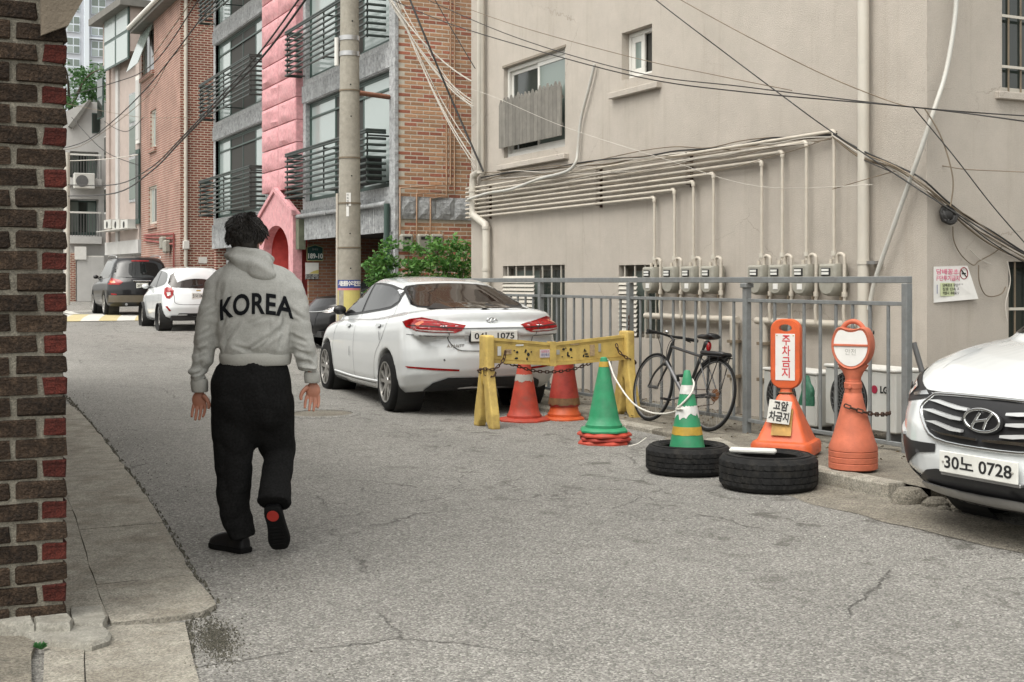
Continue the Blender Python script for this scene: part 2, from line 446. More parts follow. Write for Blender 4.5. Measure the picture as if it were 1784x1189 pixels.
M_asph = asphalt()
M_stuc = stucco()
M_conc = mat('concrete', (.30, .28, .235), .9, var=.22, scale=9, bump=.010, bscale=90, dirt=.75, dirtcol=(.135, .112, .08), dscale=3.2, spots=.4, grain=.35, gscale=140)
M_concD = mat('old_concrete', (.185, .168, .135), .92, var=.3, scale=7, bump=.014, bscale=60, dirt=.8, dirtcol=(.07, .058, .042), dscale=3.5, spots=.5, grain=.4, gscale=120)
M_stone = mat('pale_stone', (.27, .26, .225), .85, var=.22, scale=14, bump=.008, bscale=40, dirt=.7, dirtcol=(.16, .145, .115), dscale=6, grain=.2)
M_earth = mat('earth', (.10, .082, .055), .95, var=.35, scale=12, bump=.02, bscale=50, spots=.4, dirtcol=(.04, .05, .02), dirt=.5)
M_brickB = mat('brown_clinker_brick', (.052, .034, .022), .85, var=.75, scale=30, bump=.030, bscale=75, rand=.4, spots=.8, dirtcol=(.012, .010, .009), dirt=.8, dscale=14, grain=.4, gscale=260, spec=.25)
M_brickR = mat('red_clinker_brick', (.080, .017, .012), .85, var=.5, scale=30, bump=.018, bscale=90, rand=.3, spots=.6, dirtcol=(.04, .014, .010), dirt=.6, dscale=12, grain=.35, gscale=260, spec=.25)
M_mortar = mat('mortar', (.225, .208, .168), .95, var=.2, scale=30, bump=.008, bscale=150, dirt=.5, dirtcol=(.10, .085, .06), grain=.25)
M_tanA = mat('tan_brick', (.42, .235, .135), .85, var=.15, scale=20, bump=.004, rand=.22)
M_tanB = mat('red_tan_brick', (.36, .135, .085), .85, var=.18, scale=20, bump=.004, rand=.22)
M_tanMor = mat('pale_mortar', (.60, .55, .46), .95, var=.1, scale=20)
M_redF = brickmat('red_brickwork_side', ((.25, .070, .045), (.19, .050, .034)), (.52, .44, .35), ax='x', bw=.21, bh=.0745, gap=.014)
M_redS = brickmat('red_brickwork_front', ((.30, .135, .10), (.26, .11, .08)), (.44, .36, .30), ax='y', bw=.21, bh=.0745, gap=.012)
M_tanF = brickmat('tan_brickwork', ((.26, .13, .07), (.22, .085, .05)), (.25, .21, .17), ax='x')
M_granite = mat('grey_split_granite', (.36, .37, .375), .85, var=.35, scale=14, bump=.02, bscale=26, dirt=.5, dirtcol=(.15, .15, .145), dscale=3)
M_pink = mat('pink_painted_stone', (.55, .27, .285), .8, var=.2, scale=11, bump=.012, bscale=25, dirt=.3, dirtcol=(.66, .48, .47), dscale=7)
M_redpaint = mat('red_painted_recess', (.50, .085, .075), .75, var=.2, scale=6, bump=.006, bscale=25, dirt=.4, dirtcol=(.30, .03, .03))
M_pipe = mat('cream_pipe_paint', (.47, .43, .365), .5, var=.1, scale=20, dirt=.45, dirtcol=(.27, .21, .14), dscale=5)
M_pvc = mat('white_pipe', (.50, .47, .41), .45, var=.08, scale=6, dirt=.4, dirtcol=(.33, .28, .21), dscale=3)
M_hose = mat('white_conduit', (.46, .455, .42), .5, var=.08, scale=6, dirt=.5, dirtcol=(.36, .31, .24), dscale=3)
M_meter = mat('meter_grey', (.27, .26, .22), .5, var=.12, scale=12, dirt=.3)
M_fence = mat('grey_fence_paint', (.165, .175, .175), .55, var=.15, scale=18, dirt=.4, dirtcol=(.10, .085, .07), dscale=7, bump=.001)
M_black = mat('black_plastic', (.012, .012, .013), .45, var=.2, scale=10)
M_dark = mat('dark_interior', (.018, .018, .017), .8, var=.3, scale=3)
M_rubber = mat('tyre_rubber', (.013, .013, .013), .85, spec=.25, var=.35, scale=14, bump=.002, bscale=140, dirt=.6, dirtcol=(.05, .045, .037), dscale=9, grain=.3, gscale=200)
M_rubberC = mat('car_tyre_rubber', (.010, .010, .010), .85, spec=.2, var=.2, scale=14, dirt=.3, dirtcol=(.05, .047, .04))
M_white = mat('white_car_paint', (.66, .685, .69), .16, var=.015, scale=2, coat=1.0, dirt=.06, dirtcol=(.45, .42, .36), dscale=3)
M_blackcar = mat('black_car_paint', (.004, .004, .005), .3, var=.1, scale=2, coat=.45, spec=.3)
M_cglass = glass('car_glass', (.010, .011, .011), .03, .5)
M_cglassB = glass('tinted_rear_glass', (.020, .013, .010), .05, .45)
M_wglass = glass('window_glass', (.33, .385, .375), .10, .6)  # pale base carries the sky's reflection as well as the milky panes
M_wglassG = glass('greenish_window_glass', (.17, .21, .19), .09, .6)
M_wdark = glass('dark_window_glass', (.025, .032, .028), .08, .6)
M_mesh = mat('dark_insect_screen', (.03, .028, .024), .7, var=.2, scale=40)
M_chrome = mat('chrome', (.62, .63, .63), .15, 1, var=.05)
M_satin = mat('satin_silver', (.55, .56, .56), .3, .35, var=.05, scale=8, coat=.5)
M_silver = mat('silver_metal', (.42, .42, .42), .35, .85, var=.1, scale=12)
M_alloy = mat('alloy_wheel', (.40, .39, .37), .32, .8, var=.12, scale=15)
M_greyplast = mat('grey_plastic', (.10, .10, .10), .55, var=.12, scale=10)
M_redlens = mat('red_lens', (.24, .006, .007), .22, var=.45, scale=22, coat=.25, spec=.3)
M_amber = mat('amber_lens', (.55, .10, .012), .12, var=.2, coat=1.0)
M_clear = mat('clear_lens', (.50, .47, .45), .1, .3, var=.35, scale=30, coat=1.0)
M_plate = mat('plate_white', (.66, .66, .62), .45, var=.05, scale=20, dirt=.2)
M_ink = mat('black_ink', (.012, .012, .012), .7, var=.1)
M_red = mat('red_ink', (.52, .035, .045), .6, var=.15, scale=30)
M_pinkink = mat('pink_ink', (.58, .16, .24), .6, var=.2, scale=40)
M_blue = mat('blue_ink', (.03, .05, .20), .6, var=.1)
M_paper = mat('white_paper', (.66, .65, .62), .7, var=.06, scale=10, dirt=.2, dirtcol=(.45, .42, .36))
M_yelpaper = mat('yellow_paper', (.50, .43, .14), .7, var=.08)
M_greenpaper = mat('pale_green_paper', (.50, .55, .33), .7, var=.08)
M_orange = mat('orange_plastic', (.56, .095, .022), .5, var=.16, scale=9, dirt=.6, dirtcol=(.30, .075, .035), dscale=7, spots=.25)
M_orangeF = mat('faded_orange_plastic', (.47, .125, .065), .7, var=.18, scale=9, dirt=.75, dirtcol=(.30, .09, .05), dscale=6, spots=.3, bump=.002, bscale=60)
M_redcone = mat('red_cone_plastic', (.42, .052, .028), .6, var=.22, scale=10, dirt=.8, dirtcol=(.22, .08, .055), dscale=8, spots=.4)
M_darkcone = mat('old_red_cone_plastic', (.33, .036, .024), .6, var=.25, scale=14, dirt=.5, dirtcol=(.20, .09, .06), dscale=6)
M_green = mat('green_cone_plastic', (.024, .235, .105), .55, var=.18, scale=10, dirt=.6, dirtcol=(.085, .20, .12), dscale=8, spots=.3)
M_reflw = mat('white_reflective', (.58, .58, .56), .5, var=.15, scale=12, dirt=.5, dirtcol=(.38, .33, .25), dscale=9)
M_reflg = mat('grey_reflective', (.34, .33, .30), .6, var=.2, scale=16, dirt=.5)
M_tape = mat('yellow_tape', (.42, .27, .035), .6, var=.2, scale=15)
M_brown = mat('brown_tape', (.16, .085, .035), .7, var=.3, scale=20)
M_note = mat('dull_paper', (.50, .49, .45), .8, var=.1, scale=14, dirt=.4, dirtcol=(.33, .3, .24), dscale=9)
M_yellow = mat('yellow_plastic', (.52, .375, .105), .65, var=.16, scale=8, dirt=.85, dirtcol=(.27, .175, .06), dscale=6, spots=.3)
M_rust = mat('rusty_chain', (.055, .028, .018), .85, var=.45, scale=60)
M_rope = mat('white_rope', (.60, .58, .52), .8, var=.12, scale=60)
M_cableK = mat('black_cable', (.015, .014, .013), .6, var=.2)
M_cableB = mat('brown_cable', (.16, .125, .085), .7, var=.25, scale=5)
M_cableW = mat('pale_cable', (.50, .47, .42), .6, var=.12, scale=4)
M_pole = mat('pole_concrete', (.30, .28, .235), .88, var=.14, scale=14, bump=.006, bscale=60, dirt=.4, dirtcol=(.17, .145, .11), dscale=2.2, spots=.3)
M_rail = mat('dark_green_metal', (.022, .034, .030), .45, .0, spec=.5, var=.2, scale=10, dirt=.4, dirtcol=(.10, .10, .09), dscale=6)
M_winw = mat('white_window_frame', (.64, .63, .59), .45, var=.05, dirt=.25, dirtcol=(.4, .36, .28))
M_wing = mat('green_window_frame', (.035, .065, .055), .45, var=.1)
M_wood = mat('grey_weathered_slat', (.165, .155, .135), .8, var=.2, scale=9, bump=.003, rand=.12)
M_acw = mat('air_conditioner_white', (.52, .52, .49), .5, var=.05, dirt=.35, dirtcol=(.32, .28, .21), dscale=3)
M_hoodie = mat('grey_marl_cotton', (.42, .42, .395), .95, var=.10, scale=110, bump=.002, bscale=260, spec=.1, grain=.10, gscale=420)
M_rib = mat('grey_rib_knit', (.40, .395, .365), .95, var=.09, scale=120, bump=.001, bscale=300, spec=.2)
M_print = mat('black_print', (.010, .011, .013), .85, spec=.1, var=.12, scale=60)
M_trous = mat('black_cotton', (.011, .011, .011), .98, var=.4, scale=90, bump=.003, bscale=160, spec=.08)
M_skin = mat('skin', (.36, .155, .098), .5, var=.10, scale=30, bump=.0008, bscale=160)
M_hair = mat('black_hair', (.015, .012, .0095), .45, spec=.45, var=.6, scale=60)
M_shoe = mat('black_leather', (.009, .009, .010), .5, spec=.3, var=.2, scale=20, bump=.0012, bscale=120)
M_sole = mat('black_sole', (.007, .007, .007), .9, spec=.15, var=.2, scale=30)
M_leaf = leafmat('shrub_leaves', (.04, .14, .025), (.15, .31, .065))
M_leafB = leafmat('tree_leaves', (.03, .085, .025), (.075, .17, .05))
M_bark = mat('bark', (.07, .055, .04), .9, var=.3, scale=15, bump=.01)
M_wallP = mat('pinkish_tile', (.40, .335, .30), .7, var=.08, scale=3, dirt=.3, dirtcol=(.3, .24, .2), dscale=1)
M_wallW = mat('white_render', (.47, .465, .45), .8, var=.08, scale=2, dirt=.4, dirtcol=(.3, .285, .26), dscale=.8)
M_tower = mat('tower_haze_paint', (.50, .52, .56), .8, var=.03, scale=.3)  # pale blue of distance haze is put into the tower's colour
M_towerW = mat('tower_haze_white', (.70, .76, .82), .8, var=.02, scale=.3)  # white trim, tinted with the same painted haze
M_roofg = mat('grey_roofing', (.16, .155, .14), .8, var=.15, scale=3)
M_tan = mat('tan_pipe', (.33, .20, .12), .5, var=.15, scale=10)
M_netg = mat('green_plastic_bag', (.03, .13, .075), .45, var=.3, scale=25, bump=.01, bscale=25)
M_roadw = mat('white_road_paint', (.52, .51, .47), .8, var=.12, scale=8, spots=.3, dirtcol=(.25, .24, .22))
M_roady = mat('yellow_road_paint', (.46, .39, .21), .8, var=.12, scale=8, spots=.3, dirtcol=(.25, .22, .15))
M_foam = mat('white_foam_plastic', (.64, .64, .60), .6, var=.06, scale=12, dirt=.3)

# ================================================================ THE SETTING
def grid(x0, x1, y0, y1, nx, ny, zf):
    m = MB(); vs = []; fs = []
    for j in range(ny + 1):
        for i in range(nx + 1):
            x = lerp(x0, x1, i / nx); y = lerp(y0, y1, j / ny); vs.append((x, y, zf(x, y)))
    for j in range(ny):
        for i in range(nx):
            a = j * (nx + 1) + i; fs.append((a, a + 1, a + nx + 2, a + nx + 1))
    return m.add(vs, fs)
g = grid(-300, 300, -200, 500, 60, 140, lambda x, y: gz(x, min(y, 60)) - .03).build('ground', M_earth, fix=False); tag(g, kind='structure')
rd = grid(-9, 12, -9, 75, 42, 168, lambda x, y: gz(x, min(y, 60)) + .006 * noise.noise((x * .5, y * .35, 0))).build('road', M_asph, smooth=180, fix=False); tag(rd, kind='structure')

def gnd(u, v, z=0.0):
    return at(u, v, F * (H - z) / (v - HV))
def pslab(pix, z0, z1):
    q = [gnd(u, v, z1) for (u, v) in pix]
    return MB().prism([(p.x, p.y) for p in q], z0, z1, 'z')

# --- left side: concrete gutter of cast slabs along the lane, cement fillet against the brick wall
gut = MB()
left_gutter = bpy.data.objects.new('gutter', None); C.objects.link(left_gutter); tag(left_gutter, kind='structure'); ORG[left_gutter] = V((0, 0, 0))
xin = pchip([(4.0, .80), (5.4, .85), (8.6, 1.08), (15, 1.25), (40, 1.7)])
xout = pchip([(4.0, 1.17), (5.4, 1.275), (8.4, 1.545), (15.2, 1.95), (40, 2.5)])
cuts = [5.34, 6.05, 7.42, 8.55, 9.7, 10.9, 12.1, 13.4, 14.8, 16.2, 17.8, 19.5]
for i in range(len(cuts) - 1):
    y0, y1 = cuts[i] + .004, cuts[i + 1] - .004
    ys = [lerp(y0, y1, k / 6) for k in range(7)]
    poly = [(xin(y) + .012 * noise.noise((y * 3, 1, 0)), y) for y in ys] + [(xout(y) + .018 * noise.noise((y * 5, 7, 0)), y) for y in ys[::-1]]
    dz = random.uniform(-.004, .004)
    if i == 0:
        poly = [(xin(y), y) for y in ys] + [(1.33, ys[-1]), (1.315, 5.62), (1.30, 5.45), (1.22, 5.36), (1.1, 5.335)]
    m = MB().prism(poly, -.05, .024 + dz); o = m.build('slab', M_conc, left_gutter)
for i in range(10):
    y0, y1 = 5.41 + i * 1.3 + .002, 5.41 + (i + 1) * 1.3 - .002
    ys = [lerp(y0, y1, k / 4) for k in range(5)]
    MB().prism([(.66, y0)] + [(xin(y) - .007 + .012 * noise.noise((y * 3, 1, 0)), y) for y in ys] + [(.66, y1)], -.05, .036 + random.uniform(-.002, .002)).build('slab', M_conc, left_gutter)
# lower slabs and pale stones at the foot of the wall
for k, (pix, z0, z1, mt) in enumerate([
    ([(150, 1097), (200, 1090), (322, 1084), (328, 1108), (334, 1140), (352, 1205), (152, 1215), (148, 1150)], -.05, .016, M_conc),
    ([(78, 1112), (148, 1106), (146, 1150), (148, 1230), (74, 1230)], -.05, .02, M_conc),
    ([(-140, 1085), (30, 1098), (62, 1118), (54, 1140), (56, 1225), (-160, 1225)], -.05, .03, M_concD)]):
    pslab(pix, z0, z1).build('slab', mt, left_gutter)
for pix, z0, z1 in [([(-60, 1062), (54, 1066), (60, 1083), (4, 1084), (-60, 1078)], -.02, .085),
                    ([(56, 1067), (118, 1068), (127, 1078), (122, 1086), (62, 1086)], -.02, .078),
                    ([(122, 1057), (178, 1054), (186, 1075), (180, 1088), (128, 1086), (122, 1070)], -.02, .055),
                    ([(18, 1090), (62, 1088), (182, 1089), (195, 1100), (190, 1112), (160, 1122), (112, 1118), (62, 1112)], -.02, .045)]:
    q = [gnd(u, v, z1) for (u, v) in pix]
    c = sum(q, V((0, 0, 0))) / len(q)
    pl = [(p.x, p.y) for p in q]; pin = [(lerp(c.x, p.x, .93), lerp(c.y, p.y, .93)) for p in q]
    MB().loft([[V((a, b, z0)) for a, b in pl], [V((a, b, z1 - .012)) for a, b in pl], [V((a, b, z1)) for a, b in pin]]).build('stone', M_stone, left_gutter, smooth=40)
# dark crumbly seam with moss along the asphalt edge
sm = MB()
ys = [4.6 + .035 * k for k in range(380)]
def xe(y): return (xout(y) if y > 5.62 else lerp(1.22, xout(5.62) + .03, sstep(5.3, 5.62, y)) if y > 5.33 else lerp(.98, 1.16, (y - 4.6) / .73))
for k in range(len(ys) - 1):
    y = ys[k]; wv = .022 + .035 * max(0, noise.noise((y * 4, 2, 3))) ; x = xe(y) + .012 * noise.noise((y * 6, 5, 0)) + .012
    for q in range(3):
        a = random.uniform(-wv, wv); s_ = random.uniform(.004, .013); yy = y + random.uniform(0, .035); zz = gz(x, yy) + random.uniform(.004, .016)
        sm.add([(x + a - s_, yy - s_, zz - .012), (x + a + s_, yy - s_ * .6, zz - .012), (x + a + s_ * .6, yy + s_, zz - .012), (x + a, yy, zz + .006)], [(0, 1, 3), (1, 2, 3), (2, 0, 3)])
for k in range(2000):      # loose ravelled patch at the slab's corner
    a = random.gauss(0, 1); b_ = random.gauss(0, 1); y = 4.99 + .15 * b_; x = 1.19 + .040 * a + .02 * b_
    s_ = random.uniform(.002, .007); zz = random.uniform(.002, .005)
    sm.add([(x - s_, y - s_, zz - .006), (x + s_, y - s_ * .6, zz - .006), (x + s_ * .6, y + s_, zz - .006), (x, y, zz + .002)], [(0, 1, 3), (1, 2, 3), (2, 0, 3)])
mo = sm.build('moss_and_grit', mat('moss_grit', (.075, .07, .054), .95, var=.6, scale=60, grain=.6, gscale=200), fix=False); tag(mo, 'dark moss and loose grit along the left edge of the asphalt', 'moss', kind='stuff')

# --- right side: raised concrete strip below the fence with kerb stones, gutter band
kx = pchip([(5.9, 5.84), (7.3, 5.84), (9.3, 6.40), (12.5, 6.46), (16, 6.85), (22, 7.4)])
kz = lambda y: lerp(.105, .045, sstep(7.4, 9.2, y)) + gz(0, y)
strip = MB(); ys = [5.98 + .25 * k for k in range(64)]; vs = []; fs = []
for y in ys:
    for t in range(7):
        x = lerp(kx(y) + .13, 8.3, t / 6); vs.append((x, y, kz(y) - .006 + .012 * noise.noise((x * 3, y * 3, 0))))
for j in range(len(ys) - 1):
    for i in range(6): fs.append((j * 7 + i, j * 7 + i + 1, j * 7 + i + 8, j * 7 + i + 7))
vs += [(x, 5.98, -.05) for x in (kx(5.98) + .13, 8.3)]; fs.append((0, 6, len(vs) - 1, len(vs) - 2))
pv = strip.add(vs, fs).build('pavement', M_concD, smooth=60, fix=False); tag(pv, kind='structure')
y = 6.22; n = 0
while y < 17:
    ln = random.uniform(.75, 1.02); y1 = y + ln - .012
    pts = [(kx(y), y), (kx(y1), y1), (kx(y1) + .15, y1), (kx(y) + .15, y)]
    j = .008; z = (kz(y) + kz(y1)) / 2 + .004
    m = MB().loft([[V((a, b, -.06)) for a, b in pts], [V((a, b, z - .015)) for a, b in pts], [V((a + (.014 if k in (0, 1) else -.01), b + (.008 if k in (0, 3) else -.008), z)) for k, (a, b) in enumerate(pts)]])
    m.build('kerb_stone', M_concD if n % 2 else M_conc, pv, smooth=30); y += ln; n += 1
for (x, y, s_, hh) in [(5.86, 6.06, .13, .10), (5.93, 5.90, .09, .06), (6.05, 5.86, .07, .05), (5.87, 5.78, .05, .03), (5.98, 5.76, .05, .04), (6.12, 5.74, .06, .05), (5.90, 5.70, .03, .02)]:
    m = MB(); rg = []
    for z, sc in ((-.02, 1.05), (hh * .55, 1.0), (hh, .62)):
        rg.append([V((x + s_ * sc * math.cos(g) * (1 + .25 * noise.noise((x * 9 + math.cos(g) * 2, y * 9, z * 9))), y + s_ * .8 * sc * math.sin(g) * (1 + .25 * noise.noise((x * 7, y * 5 + math.sin(g) * 2, z * 9))), z)) for g in [2 * PI * q / 9 for q in range(9)]])
    m.loft(rg).build('rubble_stone', M_concD, pv, smooth=35)
gb = MB(); ys = [2.5 + .06 * k for k in range(119)]
xa = pchip([(2.5, 5.28), (4.7, 5.31), (6.2, 5.31), (7.6, 5.55), (9.6, 6.3)])
for k in range(len(ys) - 1):
    y0, y1 = ys[k], ys[k + 1]
    e0, e1 = xa(y0) + .05 * noise.noise((y0 * 3.1, 3, 1)), xa(y1) + .05 * noise.noise((y1 * 3.1, 3, 1))
    r0 = kx(y0) + .02 if y0 > 5.9 else 5.86; r1 = kx(y1) + .02 if y1 > 5.9 else 5.86
    gb.add([(e0, y0, .002), (r0, y0, .014), (r1, y1, .014), (e1, y1, .002)], [(0, 1, 2, 3)])
tag(gb.build('gutter_band', mat('gutter_concrete', (.20, .182, .148), .92, var=.25, scale=5, bump=.012, bscale=70, dirt=.6, dirtcol=(.10, .085, .06), dscale=2, spots=.4, grain=.45, gscale=110), fix=False), kind='structure')
# dirt and dry leaves along the strip
lt = MB()
for k in range(420):
    y = random.uniform(7, 15.5); x = lerp(kx(y) + .1, 7.9, random.random() ** .7); s_ = random.uniform(.012, .035); a = random.uniform(0, 6.28); zz = kz(y) + .012
    dx, dy = math.cos(a) * s_, math.sin(a) * s_
    lt.add([(x - dx, y - dy, zz), (x - dy * .5, y + dx * .5, zz + .012), (x + dx, y + dy, zz), (x + dy * .5, y - dx * .5, zz + .004)], [(0, 1, 2), (0, 2, 3)])
tag(lt.build('leaf_litter', mat('dry_leaves', (.085, .06, .03), .9, var=.5, scale=20), fix=False), 'dry leaves and dirt scattered along the strip below the fence', 'leaves', kind='stuff')

# loose grit and small scraps along both edges of the lane
gr_ = MB()
for k in range(1500):
    y = random.uniform(3.5, 17)
    if k % 3 == 0: x = xout(y) + abs(random.gauss(0, .22)) + .02
    elif k % 3 == 1: x = (xa(y) if y < 9.6 else kx(y)) - abs(random.gauss(0, .35)) + .1
    else: x = random.uniform(xout(y), 6.0)
    s_ = random.uniform(.003, .008) * (1.0 if k % 3 < 2 else .7); zz = gz(x, y) + .006 * noise.noise((x * .5, y * .35, 0)) + (.006 if k % 3 == 1 and x > 5.3 else 0); a = random.uniform(0, 6.28)
    c_, q_ = math.cos(a) * s_, math.sin(a) * s_
    gr_.add([(x + c_, y + q_, zz), (x - q_, y + c_, zz), (x - c_, y - q_, zz), (x + q_ * .8, y - c_ * .8, zz), (x + .2 * c_, y, zz + s_ * .9)], [(0, 1, 4), (1, 2, 4), (2, 3, 4), (3, 0, 4)], random.choice((0, 0, 0, 1, 1, 2)))
tag(gr_.build('loose_grit', [mat('grit_grey', (.17, .16, .14), .9, var=.3), mat('grit_dark', (.06, .055, .045), .9, var=.3), mat('grit_pale', (.45, .44, .40), .9, var=.2)], fix=False), 'loose grit and tiny pale scraps scattered over the lane', 'grit', kind='stuff')
# --- manhole, hump, markings
p = gnd(560, 722); m = thing('manhole_cover', 'round worn manhole cover in the road right of the walking man', 'manhole', (p.x, p.y, gz(p.x, p.y)))
MB().lathe([(.0, .010), (.31, .010), (.325, .006)], 40).build('lid', M_concD, m, smooth=30)
MB().lathe([(.335, .004), (.335, .013), (.40, .013), (.42, .002)], 40, closed=False).build('frame', M_asph, m, smooth=30)
hp = MB(); nx = 12
prof = [(35.6, 0), (36.2, .04), (37.0, .055), (38.4, .055), (39.2, .04), (39.8, 0)]
hx0, hx1 = 1.9, 7.6
def hz(y): 
    for (a, za), (b, zb) in zip(prof, prof[1:]):
        if a <= y <= b: return gz(0, y) + lerp(za, zb, (y - a) / (b - a)) + .012
    return gz(0, y) + .012
hump = bpy.data.objects.new('speed_hump', None); C.objects.link(hump); tag(hump, kind='structure'); ORG[hump] = V((0, 0, 0))
ysn = [a for a, _ in prof]
for i in range(nx):
    wd = (hx1 - hx0) / nx; sk = 1.2
    def xx(t, y): return hx0 + (i + t) * wd + (y - 35.6) * .22 - .4
    vs = []; fs = []
    for y in ysn: vs += [(xx(0, y), y, hz(y)), (xx(1, y), y, hz(y))]
    for k in range(len(ysn) - 1): fs.append((2 * k, 2 * k + 1, 2 * k + 3, 2 * k + 2))
    MB().add(vs, fs).build('painted_stripe', (M_roady, M_roadw)[i % 2], hump, fix=False)
for (x0, x1, y0, y1) in ((3.2, 6.4, 42.6, 43.1), (2.2, 5.4, 47, 47.6), (5.2, 5.5, 40.6, 46)):
    o = MB().add([(x0, y0, gz(0, y0) + .012), (x1, y0, gz(0, y0) + .012), (x1, y1, gz(0, y1) + .012), (x0, y1, gz(0, y1) + .012)], [(0, 1, 2, 3)]).build('road_marking', M_roadw, fix=False); tag(o, kind='structure')

# ================================================================ BUILDINGS
# ---------------------------------------------------------------- near brick building at the left edge
lb = thing('brick_building', 'corner of dark brown brick building with red header bricks at the left edge', 'building', (.0, 5.37, 0), local=False)
WX, WY, CR = .676, 5.37, .0835
MB().box(-5, WX - .012, WY + .014, 17, -.02, 4.3).build('wall', brickmat('left_brickwork', ((.12, .075, .05), (.09, .06, .04)), (.24, .22, .18), ax='y', bh=.0835, bw=.214, gap=.012), lb)  # unseen upper height kept low so skylight reaches the gutter and lane
MB().box(-5, WX - .0135, WY + .012, WY + .03, -.02, 4.3).build('mortar_face', M_mortar, lb)
def brick_mesh(L_, D, Hh, seed):
    m = MB().box(0, L_, 0, D, 0, Hh, .005); rnd = random.Random(seed)
    for q in m.v: q += V((rnd.uniform(-.005, .005), rnd.uniform(-.005, .005), rnd.uniform(-.005, .005)))
    return m
bst = [brick_mesh(.19, .09, .069, k).mesh() for k in range(14)]
bhd = [brick_mesh(.088, .19, .069, 50 + k).mesh() for k in range(9)]
for me in bst: me.materials.append(M_brickB); me.name = 'brick'
for me in bhd: me.materials.append(M_brickR); me.name = 'brick'
def put(me, parent, loc, name='brick'):
    o = bpy.data.objects.new(name, me); C.objects.link(o); o.parent = parent; o.location = V(loc) - ORG[parent]; return o
k = -1
while True:
    z = .164 - .0345 + k * CR
    if z > 3.25: break
    red = k % 2 == 0
    x = WX
    if red:
        put(random.choice(bhd), lb, (x - .088, WY + random.uniform(-.003, .003), z)); x -= .088 + .025
    while x > -.75:
        put(random.choice(bst), lb, (x - .19, WY + random.uniform(-.004, .004), z + random.uniform(-.002, .002))); x -= .19 + .024
    k += 1
MB().prism([(WX - .1, 2.40), (WX + .004, 2.45), (WX + .30, 3.02), (WX + .30, 3.3), (WX - .1, 3.3)], WY - .03, 17, 'y').build('sloped_cornice', mat('stained_render', (.17, .14, .105), .9, var=.25, scale=8, bump=.006, dirt=.5), lb)
MB().box(-5.2, WX + .35, WY - .3, 17.3, 4.3, 4.45).build('roof', M_roofg, lb)
MB().box(-5, WX - .02, WY - .004, WY + .012, -.01, .075, .004).build('plinth', M_concD, lb)

# ---------------------------------------------------------------- beige rendered house with the gas pipes
BX = 8.0
cR = onX(1615, 490, BX).y            # near corner
cL = onX(821, 490, BX).y             # far corner
bh = thing('beige_house', 'beige rendered house with gas pipes and meters on its wall', 'building', (BX, cR, 0), local=False)
BT = 7.6
class Hole: pass
def wall_with_holes(y0, y1, z0, z1, holes, X, parent, mt, name='wall', depth=.22, axis='x', out=-1):
    # a wall panel in the plane axis=X with rectangular openings and real reveals
    ysx = sorted({y0, y1, *[h[0] for h in holes], *[h[1] for h in holes]}); zsx = sorted({z0, z1, *[h[2] for h in holes], *[h[3] for h in holes]})
    m = MB()
    def P(a, y, z): return (X + a, y, z) if axis == 'x' else (y, X + a, z)
    for a, b in zip(ysx, ysx[1:]):
        for c, d in zip(zsx, zsx[1:]):
            if any(h[0] - 1e-6 <= a and b <= h[1] + 1e-6 and h[2] - 1e-6 <= c and d <= h[3] + 1e-6 for h in holes): continue
            m.add([P(0, a, c), P(0, b, c), P(0, b, d), P(0, a, d)], [(0, 1, 2, 3)])
    for h in holes:
        a, b, c, d = h; e = depth * -out
        for q in (((a, c), (b, c)), ((b, c), (b, d)), ((b, d), (a, d)), ((a, d), (a, c))):
            (p0, p1), (p2, p3) = q
            m.add([P(0, p0, p1), P(0, p2, p3), P(e, p2, p3), P(e, p0, p1)], [(0, 1, 2, 3)])
    return m.build(name, mt, parent, fix=False)
def rect(u0, v0, u1, v1, X=BX):   # far-left-top and near-right-bottom measured corners to (y0,y1,z0,z1)
    a = onX(u0, v0, X); b = onX(u1, v1, X); return (b.y, a.y, b.z, a.z)
W1 = (14.43, 16.24, 3.18, 4.47)
a = onX(1083, 141, BX); b = onX(1136, 38, BX); W2 = (b.y, a.y, a.z, b.z - .02)
a = onX(876, 464, BX); b = onX(984, 463, BX); W3 = (b.y, a.y, .55, a.z)
a = onX(1078, 461, BX); b = onX(1150, 461, BX); W4 = (b.y, a.y, .75, b.z)
wall_with_holes(cR, cL, -.05, BT, [W1, W2, W3, W4], BX, bh, M_stuc)
ys_ = onY(1745, 160, cR); ys2 = onY(1800, 0, cR); ls = onY(1757, 456, cR)
W5 = (ys_.x, ys_.x + 1.1, ys_.z, ys_.z + 1.35); W6 = (ls.x, ls.x + 1.0, .75, ls.z)
wall_with_holes(BX, BX + 9, -.05, BT, [W5, W6], cR, bh, M_stuc, 'wall', .2, 'y', -1)
MB().add([(BX, cL, -.05), (BX + 9, cL, -.05), (BX + 9, cL, BT), (BX, cL, BT)], [(0, 1, 2, 3)]).build('wall', M_stuc, bh, fix=False)
MB().box(BX - .25, BX + 9.2, cR - .25, cL + .25, BT, BT + .2).build('roof', M_roofg, bh)
